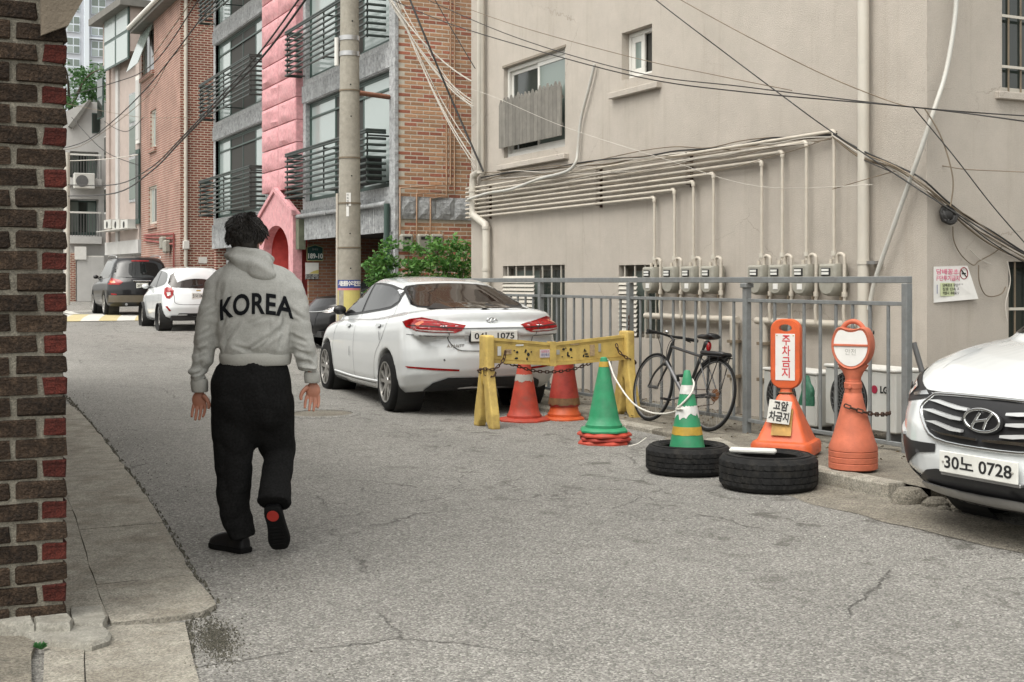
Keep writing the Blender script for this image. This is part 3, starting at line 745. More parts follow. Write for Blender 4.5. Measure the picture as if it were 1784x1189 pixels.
def window_x(parent, h, X, frame_m, cols, fw=.05, rec=.10, name='window', dark=M_wdark, glassm=M_wglassG, ov=None):
    y0, y1, z0, z1 = h; e = .003
    m = MB(); y0 += e; y1 -= e; z0 += e; z1 -= e
    for q in ((y0, y1, z0, z0 + fw), (y0, y1, z1 - fw, z1), (y0, y0 + fw, z0 + fw, z1 - fw), (y1 - fw, y1, z0 + fw, z1 - fw)):
        m.box(X + rec, X + rec + .07, q[0], q[1], q[2], q[3], .004)
    w = m.build(name, frame_m, parent)
    n = len(cols); iw = (y1 - y0 - 2 * fw) / n
    for i, (mt, sash, off) in enumerate(cols):
        a = y0 + fw + i * iw; b_ = a + iw
        s = MB(); r = X + rec + .012 + off
        if sash:
            for q in ((a, b_, z0 + fw, z0 + fw + sash), (a, b_, z1 - fw - sash, z1 - fw), (a, a + sash, z0 + fw + sash, z1 - fw - sash), (b_ - sash, b_, z0 + fw + sash, z1 - fw - sash)):
                s.box(r, r + .028, q[0] + .001, q[1] - .001, q[2], q[3], .003)
            s.build('sash', frame_m, w)
        box('pane', mt, w, r + .012, r + .018, a + sash * .9, b_ - sash * .9, z0 + fw + sash * .9, z1 - fw - sash * .9)
    box('room', M_dark, w, X + rec + .075, X + rec + .085, y0 - .05, y1 + .05, z0 - .05, z1 + .05)
    return w
window_x(bh, W1, BX, M_winw, [(M_wglassG, .055, 0.0), (M_wdark, .055, .03)], .055, .06)
window_x(bh, W2, BX, M_winw, [(M_mesh, .0, .03), (M_wglassG, .075, 0.0)], .05, .10)
# curtain folds in the small window
cu = MB(); yy0, yy1 = W2[0] + .06, (W2[0] + W2[1]) / 2
rgs = [[V((BX + .205 + .012 * math.sin(t * 9.5), lerp(yy0, yy1, t / 8), z)) for t in range(9)] for z in (W2[2] + .1, W2[3] - .06)]
for h, dz, ext in ((W1, .14, .10), (W2, .10, .20)):
    z = h[2] - (.10 if h is W1 else .13)
    MB().box(BX - .075, BX + .01, h[0] - ext, h[1] + ext, z - .075, z, .008).build('window_sill', M_stuc, bh)
MB().box(BX - .012, BX + .004, W1[0] - .03, W1[1] + .03, W1[3], W1[3] + .035, .003).build('window_head', mat('brown_lintel', (.22, .19, .15), .8), bh)
# picket screen over the lower part of the large window
sc = MB(); zs0 = W1[2] + .15
for zz in (zs0 + .12, zs0 + .48): sc.box(BX - .035, BX - .014, W1[0] + .02, W1[1] + .03, zz, zz + .04)
scr = sc.build('window_screen', M_wood, bh)
n = 17
for i in range(n):
    y = lerp(W1[0] + .015, W1[1] + .05, i / n); wd = (W1[1] - W1[0] + .035) / n - .006; top = zs0 + .62 + .018 * (i % 2) + random.uniform(-.02, .02)
    o = MB().prism([(y, zs0 - .01), (y + wd, zs0 - .01), (y + wd, top), (y + wd * .5, top + .075), (y, top)], BX - .058, BX - .036, 'x').build('slat', M_wood, scr)
# half-basement windows with bars and louvred shutter
for h, nb, shut in ((W3, 7, (.47, 1.0)), (W4, 4, (.55, 1.0))):
    w_ = window_x(bh, h, BX, mat('old_grey_frame', (.16, .145, .12), .7), [(M_wdark, .03, 0.0), (M_wglassG, .03, .03)], .035, .10)
    for i in range(nb):
        y = lerp(h[0], h[1], (i + .5) / nb)
        MB().box(BX + .012, BX + .028, y - .008, y + .008, h[2] + .004, h[3] - .004).build('bar', M_pvc, w_)
    a, b_ = lerp(h[0], h[1], shut[0]), h[1] - .005
    ns = int((h[3] - h[2] - .12) / .055)
    for i in range(ns):
        z = h[2] + .02 + i * .055
        MB().add([(BX - .012, a, z), (BX - .012, b_, z), (BX + .008, b_, z + .042), (BX + .008, a, z + .042), (BX - .008, a, z - .004), (BX - .008, b_, z - .004), (BX + .012, b_, z + .038), (BX + .012, a, z + .038)],
                 [(0, 1, 2, 3), (4, 7, 6, 5), (0, 4, 5, 1), (2, 6, 7, 3)]).build('slat', M_pvc, w_)
# barred windows on the gable side
for h, rows in ((W5, 3), (W6, 1)):
    x0, x1, z0, z1 = h; m = MB()
    for q in ((x0, x1, z0, z0 + .05), (x0, x1, z1 - .05, z1), (x0, x0 + .06, z0 + .05, z1 - .05), (x1 - .06, x1, z0 + .05, z1 - .05)): m.box(q[0], q[1], cR + .05, cR + .11, q[2], q[3])
    w_ = m.build('window', M_pvc if h is W5 else M_dark, bh)
    box('pane', M_wdark, w_, x0 + .05, x1 - .05, cR + .09, cR + .10, z0 + .05, z1 - .05)
    for i in range(7):
        x = lerp(x0 + .02, x1 - .02, (i + .5) / 7); MB().tube([(x, cR + .01, z0 + .003), (x, cR + .01, z1 - .003)], .009, 6).build('bar', M_cableB, w_)
    for i in range(rows): 
        z = lerp(z0, z1, (i + .5) / rows); MB().box(x0 + .004, x1 - .004, cR - .004, cR + .006, z - .012, z + .012).build('bar', M_pvc, w_)
MB().box(W5[0] - .08, W5[1] + .1, cR - .05, cR + .01, W5[2] - .07, W5[2] - .003, .006).build('window_sill', M_stuc, bh)

# ---------------------------------------------------------------- brick house with the pink stone column
PX = 8.2
pb = thing('pink_column_house', 'brick apartment house with pink stone column and dark green balcony railings', 'building', (PX, 21, 0), local=False)
PY0, PY1, PE0, PE1 = 21.0, 34.7, 26.5, 29.2        # near corner, far corner, pink column
FH = 2.62
Zw = [(3.12, 5.24), (3.12 + FH, 5.24 + FH), (3.12 + 2 * FH, 5.24 + 2 * FH)]
TOP = 11.3
# tan brick side wall facing the camera, brick by brick
box('wall', M_tanMor, pb, PX + .02, PX + 7, PY0 + .02, PY0 + .3, 0, TOP)
tan = []
for i in range(4):
    m = MB().box(0, .232, 0, .05, 0, .056, .004); tan.append(m.mesh()); tan[-1].name = 'brick'; tan[-1].materials.append((M_tanA, M_tanA, M_tanB, M_tanA)[i])
rest = MB(); kk = 0; cand = []
row = 0; z = .1
while z < 8.2:
    if not (2.50 < z + .03 < 2.93):
        x = PX + .06 + (.122 if row % 2 else 0)
        while x < PX + 3.0:
            cand.append((x, z)); x += .245
    z += .0745; row += 1
vis = [c for c in cand if c[0] < PX + 1.65 and c[1] > 1.3 and c[1] < 7.0]
vis.sort(key=lambda c: (c[0] > PX + 1.2, c[1]))
for i, (x, z) in enumerate(vis[:300]): put(random.choice(tan), pb, (x, PY0 + random.uniform(.015, .018), z))
keep = set(vis[:300])
for c in cand:
    if c not in keep: rest.box(c[0], c[0] + .232, PY0 + .0165, PY0 + .05, c[1], c[1] + .056, mi=random.choice((0, 0, 1)))
tag(rest.build('brickwork', [M_tanA, M_tanB], pb), kind='stuff')
# granite band of split blocks
x = PX + .05
while x < PX + 3:
    w_ = .36
    m = MB(); nn = 5; vs = []; fs = []
    for j in range(nn):
        for i in range(nn):
            px_, pz = x + .004 + (w_ - .008) * i / (nn - 1), 2.53 + .40 * j / (nn - 1)
            edge = i in (0, nn - 1) or j in (0, nn - 1)
            vs.append((px_, PY0 - (.02 if edge else .045 + .02 * random.random()), pz))
    for j in range(nn - 1):
        for i in range(nn - 1): fs.append((j * nn + i, j * nn + i + 1, j * nn + nn + i + 1, j * nn + nn + i))
    b0 = len(vs); vs += [(x + .004, PY0 + .05, 2.53), (x + w_ - .004, PY0 + .05, 2.53), (x + w_ - .004, PY0 + .05, 2.93), (x + .004, PY0 + .05, 2.93)]
    fs += [list(range(nn)) + [b0 + 1, b0], [nn * (nn - 1) + i for i in range(nn)][::-1] + [b0 + 3, b0 + 2]]
    m.add(vs, fs).build('granite_block', M_granite, pb); x += w_
# front wall: granite spandrels, window bays, corner pier
def front_bay(y0, y1, cols):
    holes = [(y0 + .25, y1 - .2, a, b) for a, b in Zw]
    wall_with_holes(y0, y1, 2.37, TOP, holes, PX, pb, M_granite, 'wall', .18)
    for k, h in enumerate(holes):
        w_ = window_x(pb, h, PX, M_wing, cols, .05, .09)
        box('transom', M_wing, w_, PX + .088, PX + .105, h[0] + .06, h[1] - .06, h[3] - .34, h[3] - .30)
g1 = (M_wglass, .04, 0.0); g2 = (M_mesh, .03, .01)
front_bay(PY0 + .02, PE0, [g1, g2, g1])
front_bay(PE1, PY1, [g1, g2, g2, g1])
# vertical ribs of the split granite fascia under the first floor
for y0, y1 in ((PY0 + .02, PE0), (PE1, PY1)):
    n = int((y1 - y0) / .11)
    rb = MB()
    for i in range(n):
        y = y0 + (i + .5) * (y1 - y0) / n
        rb.prism([(PX - .002, y - .05), (PX - .045 - .012 * random.random(), y - .015), (PX - .045 - .012 * random.random(), y + .02), (PX - .002, y + .05)], 2.30, 2.95, 'z')
        for k in (1, 2):
            rb.prism([(PX - .002, y - .05), (PX - .035 - .012 * random.random(), y - .015), (PX - .035, y + .02), (PX - .002, y + .05)], Zw[k - 1][1] + .02, Zw[k][0] - .12, 'z')
    tag(rb.build('split_granite_face', M_granite, pb), kind='stuff')
box('corner_pier', M_granite, pb, PX - .03, PX + .05, PY0 - .03, PY0 + .24, 0, TOP, .01)
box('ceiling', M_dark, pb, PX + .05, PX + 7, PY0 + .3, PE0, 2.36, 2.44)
box('back_wall', M_tanF, pb, PX + 5, PX + 5.2, PY0 + .3, PE0, 0, 2.4)
box('inner_wall', M_tanF, pb, PX + .1, PX + 5, PE0 - .1, PE0 - .005, .1, 2.36)
box('pier', M_granite, pb, PX + .01, PX + .4, PY0 + .36, PY0 + .62, 0, 2.3)
box('roof', M_roofg, pb, PX - .1, PX + 7, PY0 - .1, PY1 + .1, TOP, TOP + .15)
box('far_wall', M_redF, pb, PX + .02, PX + 7, PY1 - .2, PY1, 0, TOP)
box('ground_floor_wall', M_granite, pb, PX + .3, PX + .4, PE1, PY1, 0, 2.4)
# the pink column: blocks of rock-faced stone, painted
rows = [(3.45 + .49 * k) for k in range(17)]
cw = (PE1 - PE0) / 2
for r_, z in enumerate(rows):
    for c_ in range(2):
        nn = 6; vs = []; fs = []; rnd = random.Random(r_ * 7 + c_)
        y0, y1 = PE0 + c_ * cw + .014, PE0 + (c_ + 1) * cw - .014; z0, z1 = z + .012, z + .478
        for j in range(nn):
            for i in range(nn):
                e = min(i, j, nn - 1 - i, nn - 1 - j)
                vs.append((PX - .16 - (0 if e == 0 else .02 + .06 * rnd.random()), lerp(y0, y1, i / (nn - 1)), lerp(z0, z1, j / (nn - 1))))
        for j in range(nn - 1):
            for i in range(nn - 1): fs.append((j * nn + i, j * nn + nn + i, j * nn + nn + i + 1, j * nn + i + 1))
        b0 = len(vs); vs += [(PX, y0, z0), (PX, y1, z0), (PX, y1, z1), (PX, y0, z1)]
        fs += [list(range(nn)) + [b0 + 1, b0], [nn * (nn - 1) + i for i in range(nn)][::-1] + [b0 + 3, b0 + 2][::1],
               [j * nn for j in range(nn)][::-1] + [b0, b0 + 3], [j * nn + nn - 1 for j in range(nn)] + [b0 + 2, b0 + 1]]
        MB().add(vs, fs).build('stone_block', M_pink, pb, smooth=35, fix=False)
# side face of the column: a row of narrower blocks
for r_, z in enumerate(rows):
    MB().box(PX - .155, PX + .012, PE0 - .012, PE0 + .02, z + .006, z + .484, .006).build('stone_block', M_pink, pb)
# entrance: gabled porch with arched red recess
ym = (PE0 + PE1) / 2; ent = MB(); aw = 1.02
arch = [(ym + aw * math.cos(t), 2.05 + .62 * math.sin(t)) for t in [PI * k / 14 for k in range(15)]]
outer_l = [(PE1, 0), (PE1, 2.85), (ym, 3.42), (PE0, 2.85), (PE0, 0)]
poly = [(ym + aw, 0)] + arch[:1] + arch + [(ym - aw, 0)] + [(PE0, 0), (PE0, 2.85), (ym, 3.42), (PE1, 2.85), (PE1, 0)]
poly2 = []
for q in poly:
    if not poly2 or (V(q) - V(poly2[-1])).length > 1e-6: poly2.append(q)
MB().prism(poly2, PX - .22, PX - .02, 'x').build('entrance_porch', M_pink, pb)
box('entrance_recess', M_redpaint, pb, PX + .5, PX + .56, PE0 + .1, PE1 - .1, 0, 2.8)
box('entrance_side', M_redpaint, pb, PX - .01, PX + .5, ym + aw + .005, ym + aw + .08, 0, 2.8)
box('entrance_side', M_redpaint, pb, PX - .01, PX + .5, ym - aw - .08, ym - aw - .005, 0, 2.8)
box('entrance_soffit', M_redpaint, pb, PX - .01, PX + .5, ym - aw, ym + aw, 2.72, 2.8)
for s_ in (-1, 1):
    c = V((0, ym, 3.50)); e = V((0, ym + s_ * 1.42, 2.90))
    MB().prism([(ym, 3.53), (ym, 3.43), (ym + s_ * 1.4, 2.84), (ym + s_ * 1.4, 2.94)], PX - .27, PX - .165, 'x').build('gable_edge', M_pink, pb)
box('green_post', mat('mossy_post', (.12, .13, .09), .9, var=.3), pb, PX - .17, PX - .02, PE0 - .26, PE0 - .04, 2.1, 2.75)
# grey service pipe along the facade and dark downpipe
MB().tube([(PX - .13, PE1 + .6, 2.82), (PX - .13, PY0 + .12, 2.80)], .045, 10).build('service_pipe', M_granite, pb, smooth=60)
MB().tube([(PX - .12, PY0 + .12, 2.80), (PX - .12, PY0 + .10, .1)], .055, 10).build('downpipe', M_wing, pb, smooth=60)
for y in (22.5, 24.4, 26.8, 28.6): box('pipe_clamp', M_silver, pb, PX - .19, PX - .03, y, y + .05, 2.75, 2.80)
# tan gas pipes and meters on the side wall
def pp(u, v): return onY(u, v, PY0 - .05)
for pts in ([(785, -20), (785, 322), (697, 328), (697, 420)], [(792, -20), (792, 333), (726, 338), (726, 424)], [(778, 170), (778, 342), (750, 346), (750, 424)]):
    MB().tube([pp(*q) for q in pts], .017, 8).build('gas_pipe', M_tan, pb, smooth=50)
for u in (706, 735, 758):
    q = pp(u, 420); m = MB().box(q.x - .12, q.x + .12, PY0 - .16, PY0 - .03, q.z - .17, q.z + .12, .03)
    gm = m.build('gas_meter', M_meter, pb); box('dial', M_ink, gm, q.x - .06, q.x + .06, PY0 - .165, PY0 - .158, q.z + .02, q.z + .07)
    MB().tube([(q.x + .15, PY0 - .08, q.z - .3), (q.x + .15, PY0 - .08, q.z + .16), (q.x + .08, PY0 - .08, q.z + .17), (q.x + .06, PY0 - .08, q.z + .1)], .016, 8).build('outlet_pipe', M_tan, gm, smooth=50)
# balcony railings: horizontal bars on brackets
def railing(y0, y1, z0, n=9, hgt=.95):
    r_ = MB().tube([(PX - .05, y0, z0 + hgt + .012), (PX - .415, y0, z0 + hgt + .012), (PX - .415, y1, z0 + hgt + .012), (PX - .05, y1, z0 + hgt + .012)], .022, 6).build('balcony_railing', M_rail, pb, smooth=50)
    for y in (y0 + .04, (y0 + y1) / 2, y1 - .04) if y1 - y0 > 3 else (y0 + .04, y1 - .04):
        MB().box(PX - .40, PX - .375, y - .012, y + .012, z0, z0 + hgt).build('upright', M_rail, r_)
        for dz in (.045, hgt - .085): MB().box(PX - .374, PX + .1, y - .011, y + .011, z0 + dz - .015, z0 + dz + .015).build('bracket', M_rail, r_)
    for k in range(n):
        z = z0 + .03 + (hgt - .06) * k / (n - 1)
        MB().tube([(PX - .05, y0, z), (PX - .415, y0, z), (PX - .415, y1, z), (PX - .05, y1, z)], .025, 6).build('bar', M_rail, r_, smooth=50)
for a, b_ in Zw:
    railing(PY0 + .35, PE0 - .1, a + .05); railing(PE1 + .1, PY1 - .1, a + .05)
# stored things behind a railing, and a short duct
box('storage_box', M_dark, pb, PX - .33, PX - .06, PY0 + .5, PY0 + 1.5, Zw[0][0] + .08, Zw[0][0] + .55, .02)
q = onX(655, 168, PX - .3); MB().tube([(PX - .05, q.y, q.z), (PX - .9, q.y - .2, q.z + .02)], .045, 10).build('flue', mat('rusty_flue', (.20, .085, .05), .7, var=.3), pb, smooth=60)
# house number and posters on the inner wall
Yw = PE0 - .104
def iw(u, v): return onY(u, v, Yw)
a = iw(534, 427); b_ = iw(563, 455)
hn = thing('house_number_sign', 'dark green house number plate with pointed top reading 189-10', 'sign', ((a.x + b_.x) / 2, Yw, b_.z), local=False)
cx = (a.x + b_.x) / 2; hw = (b_.x - a.x) / 2
MB().prism([(cx - hw, b_.z), (cx + hw, b_.z), (cx + hw, a.z - .05), (cx, a.z + .01), (cx - hw, a.z - .05)], Yw - .012, Yw - .002, 'y').build('border', mat('gold_border', (.33, .33, .16), .6), hn)
MB().prism([(cx - hw + .016, b_.z + .016), (cx + hw - .016, b_.z + .016), (cx + hw - .016, a.z - .06), (cx, a.z - .008), (cx - hw + .016, a.z - .06)], Yw - .016, Yw - .011, 'y').build('plate', mat('sign_green', (.008, .045, .04), .5), hn)
text('number', '189-10', .15, M_plate, hn, frame((cx, Yw - .018, b_.z + .10), (1, 0, 0), (0, 0, 1)), .001, .004, fit=hw * 1.75)
text('street_name', '동네길', .05, M_reflg, hn, frame((cx, Yw - .018, a.z - .095), (1, 0, 0), (0, 0, 1)))
a = iw(532, 458); b_ = iw(555, 487); ps = thing('wall_poster', 'small pale poster with yellow corner and black phone number strips', 'poster', (a.x, Yw, b_.z), local=False)
box('sheet', M_paper, ps, a.x, b_.x, Yw - .008, Yw - .003, b_.z, a.z)
MB().prism([(lerp(a.x, b_.x, .25), lerp(a.z, b_.z, .66)), (b_.x - .004, lerp(a.z, b_.z, .66)), (b_.x - .004, lerp(a.z, b_.z, .42)), (lerp(a.x, b_.x, .6), lerp(a.z, b_.z, .5))], Yw - .011, Yw - .009, 'y').build('yellow_corner', M_yelpaper, ps)
for k, s_ in enumerate(('0141-8282', '010-128-128')):
    zc = lerp(a.z, b_.z, .76 + .17 * k)
    box('number_strip', M_ink, ps, a.x + .004, b_.x - .004, Yw - .012, Yw - .009, zc - .026, zc + .026); text('phone_number', s_, .05, M_paper, ps, frame(((a.x + b_.x) / 2, Yw - .014, zc), (1, 0, 0), (0, 0, 1)), fit=(b_.x - a.x) * .9)

# ---------------------------------------------------------------- red brick house further on
rx, ry0, ry1, rt = 8.2, 39.0, 45.4, 10.2
rb_ = thing('red_brick_house', 'red brick house with pale downpipe and sloped tiled roof', 'building', (rx, ry0, 0), local=False)
def rX(u, v): return onX(u, v, rx)
rw = [rect(262, 195, 272, 256, rx), rect(259, 327, 273, 390, rx), rect(247, 60, 268, 122, rx)]
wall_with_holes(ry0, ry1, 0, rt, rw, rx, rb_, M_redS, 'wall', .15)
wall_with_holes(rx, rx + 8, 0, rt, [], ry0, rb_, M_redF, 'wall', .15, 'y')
for h in rw: window_x(rb_, h, rx, M_pvc, [(M_wdark, .03, 0.0), (M_wglass, .03, .02)], .06, .05)
for h in rw: box('window_sill', M_redS, rb_, rx - .08, rx, h[0] - .08, h[1] + .08, h[2] - .14, h[2] - .003)
q = onY(323, 400, ry0); MB().tube([(q.x, ry0 - .07, .4), (q.x, ry0 - .07, rt)], .055, 8).build('downpipe', M_pvc, rb_, smooth=60)
box('pipe_collar', M_winw, rb_, q.x - .09, q.x + .09, ry0 - .16, ry0 - .01, q.z - .6, q.z - .35, .01)
q = onY(353, 454, ry0); box('white_notice', M_paper, rb_, q.x - .13, q.x + .13, ry0 - .02, ry0 - .004, q.z - .09, q.z + .10)
MB().prism([(rx - .35, rt - .1), (rx - .35, rt + .15), (rx + 3.2, rt + 3.4), (rx + 3.2, rt - .1)], ry0 - .25, ry1 + .2, 'y').build('roof', M_roofg, rb_)
MB().tube([(rx - .40, ry0 - .25, rt + .08), (rx - .40, ry1 + .2, rt + .08)], .08, 8).build('gutter', M_winw, rb_, smooth=60)
gmx = rX(293, 428)
for k, (du, dv) in enumerate(((0, 0), (6, 6))):
    q = rX(290 + du, 424 + dv); box('gas_meter', M_meter, rb_, rx - .22, rx - .03, q.y - .3, q.y + .1, q.z - .2, q.z + .2, .04)
for dv in (0, 8, 18):
    a = rX(254, 410 + dv * .5); b_ = rX(306, 408 + dv); MB().tube([(rx - .06, a.y, a.z), (rx - .06, b_.y, b_.z), (rx - .06, b_.y, b_.z - .8)], .03, 6).build('gas_pipe', mat('red_pipe', (.27, .07, .06), .6) if dv == 0 else bpy.data.materials['red_pipe'], rb_, smooth=50)
# an awning window pushed open
q = rw[2]; MB().add([(rx - .02, q[0], q[3]), (rx - .02, q[1], q[3]), (rx - .5, q[1], q[2] + .2), (rx - .5, q[0], q[2] + .2), (rx - .04, q[0], q[3]), (rx - .04, q[1], q[3]), (rx - .53, q[1], q[2] + .2), (rx - .53, q[0], q[2] + .2)],
    [(0, 1, 2, 3), (4, 7, 6, 5), (0, 4, 5, 1), (1, 5, 6, 2), (2, 6, 7, 3), (3, 7, 4, 0)]).build('open_sash', M_wglassG, rb_)

# ---------------------------------------------------------------- pinkish tiled house and white house where the lane bends
def block(root, M_, dep, poly, z0, z1, name='wall', mt=None):
    return MB().prism(poly, z0, z1, 'z').build(name, mt, root)
def on_face(A, d):        # helpers for a facade through point A with direction d (plan); returns pixel->3D on that vertical plane
    A = V((A[0], A[1], 0)); d = V((d[0], d[1], 0)).normalized(); nrm = V((d.y, -d.x, 0))
    def f(u, v, off=0):
        r = ray(u, v); k = (A + nrm * off).dot(nrm) / r.dot(nrm); return at(u, v, k)
    return f, d, nrm
# pinkish house: facade from the red house's far corner turning left
A = at(246, 490, 46.5); Bp = at(188, 490, 50.5)
dv_ = (Bp - A); fD, dD, nD = on_face((A.x, A.y), (dv_.x, dv_.y))
if nD.dot(V((0, 0, 0)) - A) < 0: sD = -1
else: sD = 1
nD = nD * sD
ph = thing('pinkish_house', 'pinkish tiled house with glazed corner bay and row of air conditioners', 'building', (A.x, A.y, 0), local=False)
back = -nD * 7
def vprism(root, name, P, Q, z0, z1, depth, mt, off=0.0):     # a slab along the facade from plan point P to Q
    o_ = nD * off; b_ = o_ - nD * depth
    return MB().prism([((P + o_).x, (P + o_).y), ((Q + o_).x, (Q + o_).y), ((Q + b_).x, (Q + b_).y), ((P + b_).x, (P + b_).y)], z0, z1, 'z').build(name, mt, root)
top = fD(215, 104).z
vprism(ph, 'wall', A, Bp, 2.35 + .6, top, 7, M_wallP)
vprism(ph, 'wall', lerp(A, Bp, .12), lerp(A, Bp, .88), 0, 2.95, 6, M_wallW, -.8)
vprism(ph, 'fascia', A, Bp, 2.45, 2.95, 1.0, M_wallW, .12)
for t0, t1 in ((.0, .1), (.62, .7), (.9, 1.0)): vprism(ph, 'pilaster', lerp(A, Bp, t0), lerp(A, Bp, t1), 2.95, top, .3, M_wallW if t0 == .62 else M_wallP, .08)
def vwin(u0, v0, u1, v1, fr, gl, cols=1, rows=1, off=.03, fw=.07):
    P = fD(u0, v0); Q = fD(u1, v1); zt, zb = P.z, Q.z; P2 = V((P.x, P.y, 0)); Q2 = V((Q.x, Q.y, 0))
    w_ = vprism(ph, 'window', P2, Q2, zb, zt, .05, fr, off)
    for i in range(cols):
        for j in range(rows):
            a = lerp(P2, Q2, (i + .06) / cols); b_ = lerp(P2, Q2, (i + .94) / cols)
            o_ = MB(); off2 = nD * (off + .012); b2 = nD * (off - .0)
            z0, z1 = lerp(zb, zt, (j + .06) / rows), lerp(zb, zt, (j + .94) / rows)
            MB().prism([((a + off2).x, (a + off2).y), ((b_ + off2).x, (b_ + off2).y), ((b_ + b2).x, (b_ + b2).y), ((a + b2).x, (a + b2).y)], z0, z1, 'z').build('pane', gl, w_)
vwin(197, 34, 240, 104, M_wing, M_wglass, 2, 2, .35)
vwin(243, 135, 249, 250, M_winw, M_wallW, 1, 1, .15)
vwin(243, 262, 249, 390, M_wing, M_wdark, 1, 1, .15)
vwin(183, 328, 190, 372, M_wallW, M_wdark, 1, 1)
vwin(178, 140, 188, 205, M_wing, M_wdark, 1, 2, .2)
vwin(226, 165, 244, 268, M_granite, M_wglassG, 1, 2)
vwin(226, 275, 244, 350, M_granite, M_wglassG, 1, 1)
vwin(183, 238, 190, 278, M_wallW, M_wdark, 1, 1); 
P = fD(188, 28); Q = fD(244, 18)
vprism(ph, 'bay_wall', lerp(A, Bp, .1), lerp(A, Bp, .93), top, fD(215, 30).z, 3, M_wallP, .28)
vprism(ph, 'roof', lerp(A, Bp, .05), lerp(A, Bp, 1.05), fD(215, 30).z + .005, fD(215, 18).z, 3.6, M_roofg, .7)
for k in range(3):
    a = fD(200 + 15 * k, 400); b_ = fD(212 + 15 * k, 385); P2 = V((a.x, a.y, 0)); Q2 = V((b_.x, b_.y, 0))
    ac = vprism(ph, 'air_conditioner', P2, Q2, a.z, b_.z + .05, .3, M_acw, .42); c_ = lerp(P2, Q2, .45) + nD * .425
    MB().lathe([(0, 0), (.13, 0), (.15, .012), (.0, .013)], 16, M=frame((c_.x, c_.y, (a.z + b_.z) / 2), dD, (0, 0, 1)) if True else None).build('fan', M_dark, ac)
a = fD(192, 404); b_ = fD(244, 402)
vprism(ph, 'air_conditioner_shelf', V((a.x, a.y, 0)), V((b_.x, b_.y, 0)), a.z - .03, a.z - .005, .5, M_winw, .55)
# white house closing the view
eY = 54.0
wh = thing('white_house', 'white house with two barred balconies and slate mansard at the lane bend', 'building', (7.5, eY, 0), local=False)
def eP(u, v, o=0): return onY(u, v, eY - o)
a = eP(80, 0); b_ = eP(192, 0)
zr = eP(150, 215).z
wall_with_holes(a.x, b_.x, 0, zr, [(eP(122, 0).x, eP(172, 0).x, eP(0, 305).z, eP(0, 258).z), (eP(122, 0).x, eP(172, 0).x, eP(0, 408).z, eP(0, 343).z)], eY, wh, M_wallW, 'wall', .9, 'y')
MB().prism([(a.x, zr), (b_.x + 2, zr), (b_.x + 2, eP(0, 168).z), (eP(152, 0).x, eP(0, 168).z)], eY + .02, eY + 8, 'y').build('upper_wall', M_wallW, wh)
MB().prism([(eP(118, 0).x, eP(0, 215).z), (eP(153, 0).x, eP(0, 166).z), (eP(158, 0).x, eP(0, 166).z), (eP(126, 0).x, eP(0, 218).z)], eY - .25, eY + 8, 'y').build('roof', M_roofg, wh)
MB().box(b_.x - .05, b_.x + 3, eY + .01, eY + 7, 0, zr).build('wall', M_wallW, wh)
w_ = box('window', M_wing, wh, eP(160, 0).x, eP(174, 0).x, eY - .03, eY + .01, eP(0, 224).z, eP(0, 188).z); box('pane', M_wdark, w_, eP(161, 0).x, eP(173, 0).x, eY - .045, eY - .031, eP(0, 222).z, eP(0, 190).z)
for v0, v1 in ((258, 305), (343, 408)):
    z1, z0 = eP(0, v0).z, eP(0, v1).z
    w_ = box('window', M_wing, wh, eP(124, 0).x, eP(172, 0).x, eY + .62, eY + .68, z0 + .02, z1 - .02)
    for k in range(3): box('pane', (M_wglassG, M_wdark, M_wglassG)[k], w_, lerp(eP(125, 0).x, eP(171, 0).x, k / 3 + .02), lerp(eP(125, 0).x, eP(171, 0).x, (k + 1) / 3 - .02), eY + .60, eY + .615, z0 + .15, z1 - .1)
    rl = box('balcony_railing', M_winw, wh, eP(119, 0).x, eP(174, 0).x, eY - .32, eY - .27, z0 + .88, z0 + .95)
    for k in range(12): x = lerp(eP(119, 0).x, eP(174, 0).x, k / 11); box('bar', M_greyplast, rl, x - .012, x + .012, eY - .31, eY - .28, z0 - .05, z0 + .88)
    box('balcony_slab', M_wallW, wh, eP(118, 0).x, eP(175, 0).x, eY - .35, eY + .01, z0 - .35, z0 - .06)
q = eP(142, 318); ac = box('air_conditioner', M_acw, wh, q.x - .38, q.x + .42, eY - .75, eY - .40, q.z - .3, q.z + .32, .02)
MB().lathe([(0, 0), (.22, 0), (.24, .012), (0, .013)], 20, M=frame((q.x - .08, eY - .752, q.z), (1, 0, 0), (0, 0, 1))).build('fan', M_greyplast, ac)
g_ = box('gate', M_winw, wh, eP(131, 0).x, eP(178, 0).x, eY - .45, eY - .40, .55, eP(0, 445).z)
for k in range(6): x = lerp(eP(131, 0).x, eP(178, 0).x, (k + .5) / 6); box('plank', M_wallW, g_, x - .09, x + .09, eY - .475, eY - .452, .6, eP(0, 447).z)
box('sign_board', M_paper, wh, eP(127, 0).x, eP(147, 0).x, eY - .55, eY - .50, eP(0, 452).z, eP(0, 429).z)
box('gate_pier', M_redF, wh, eP(119, 0).x, eP(129, 0).x, eY - .5, eY - .1, .4, eP(0, 440).z)

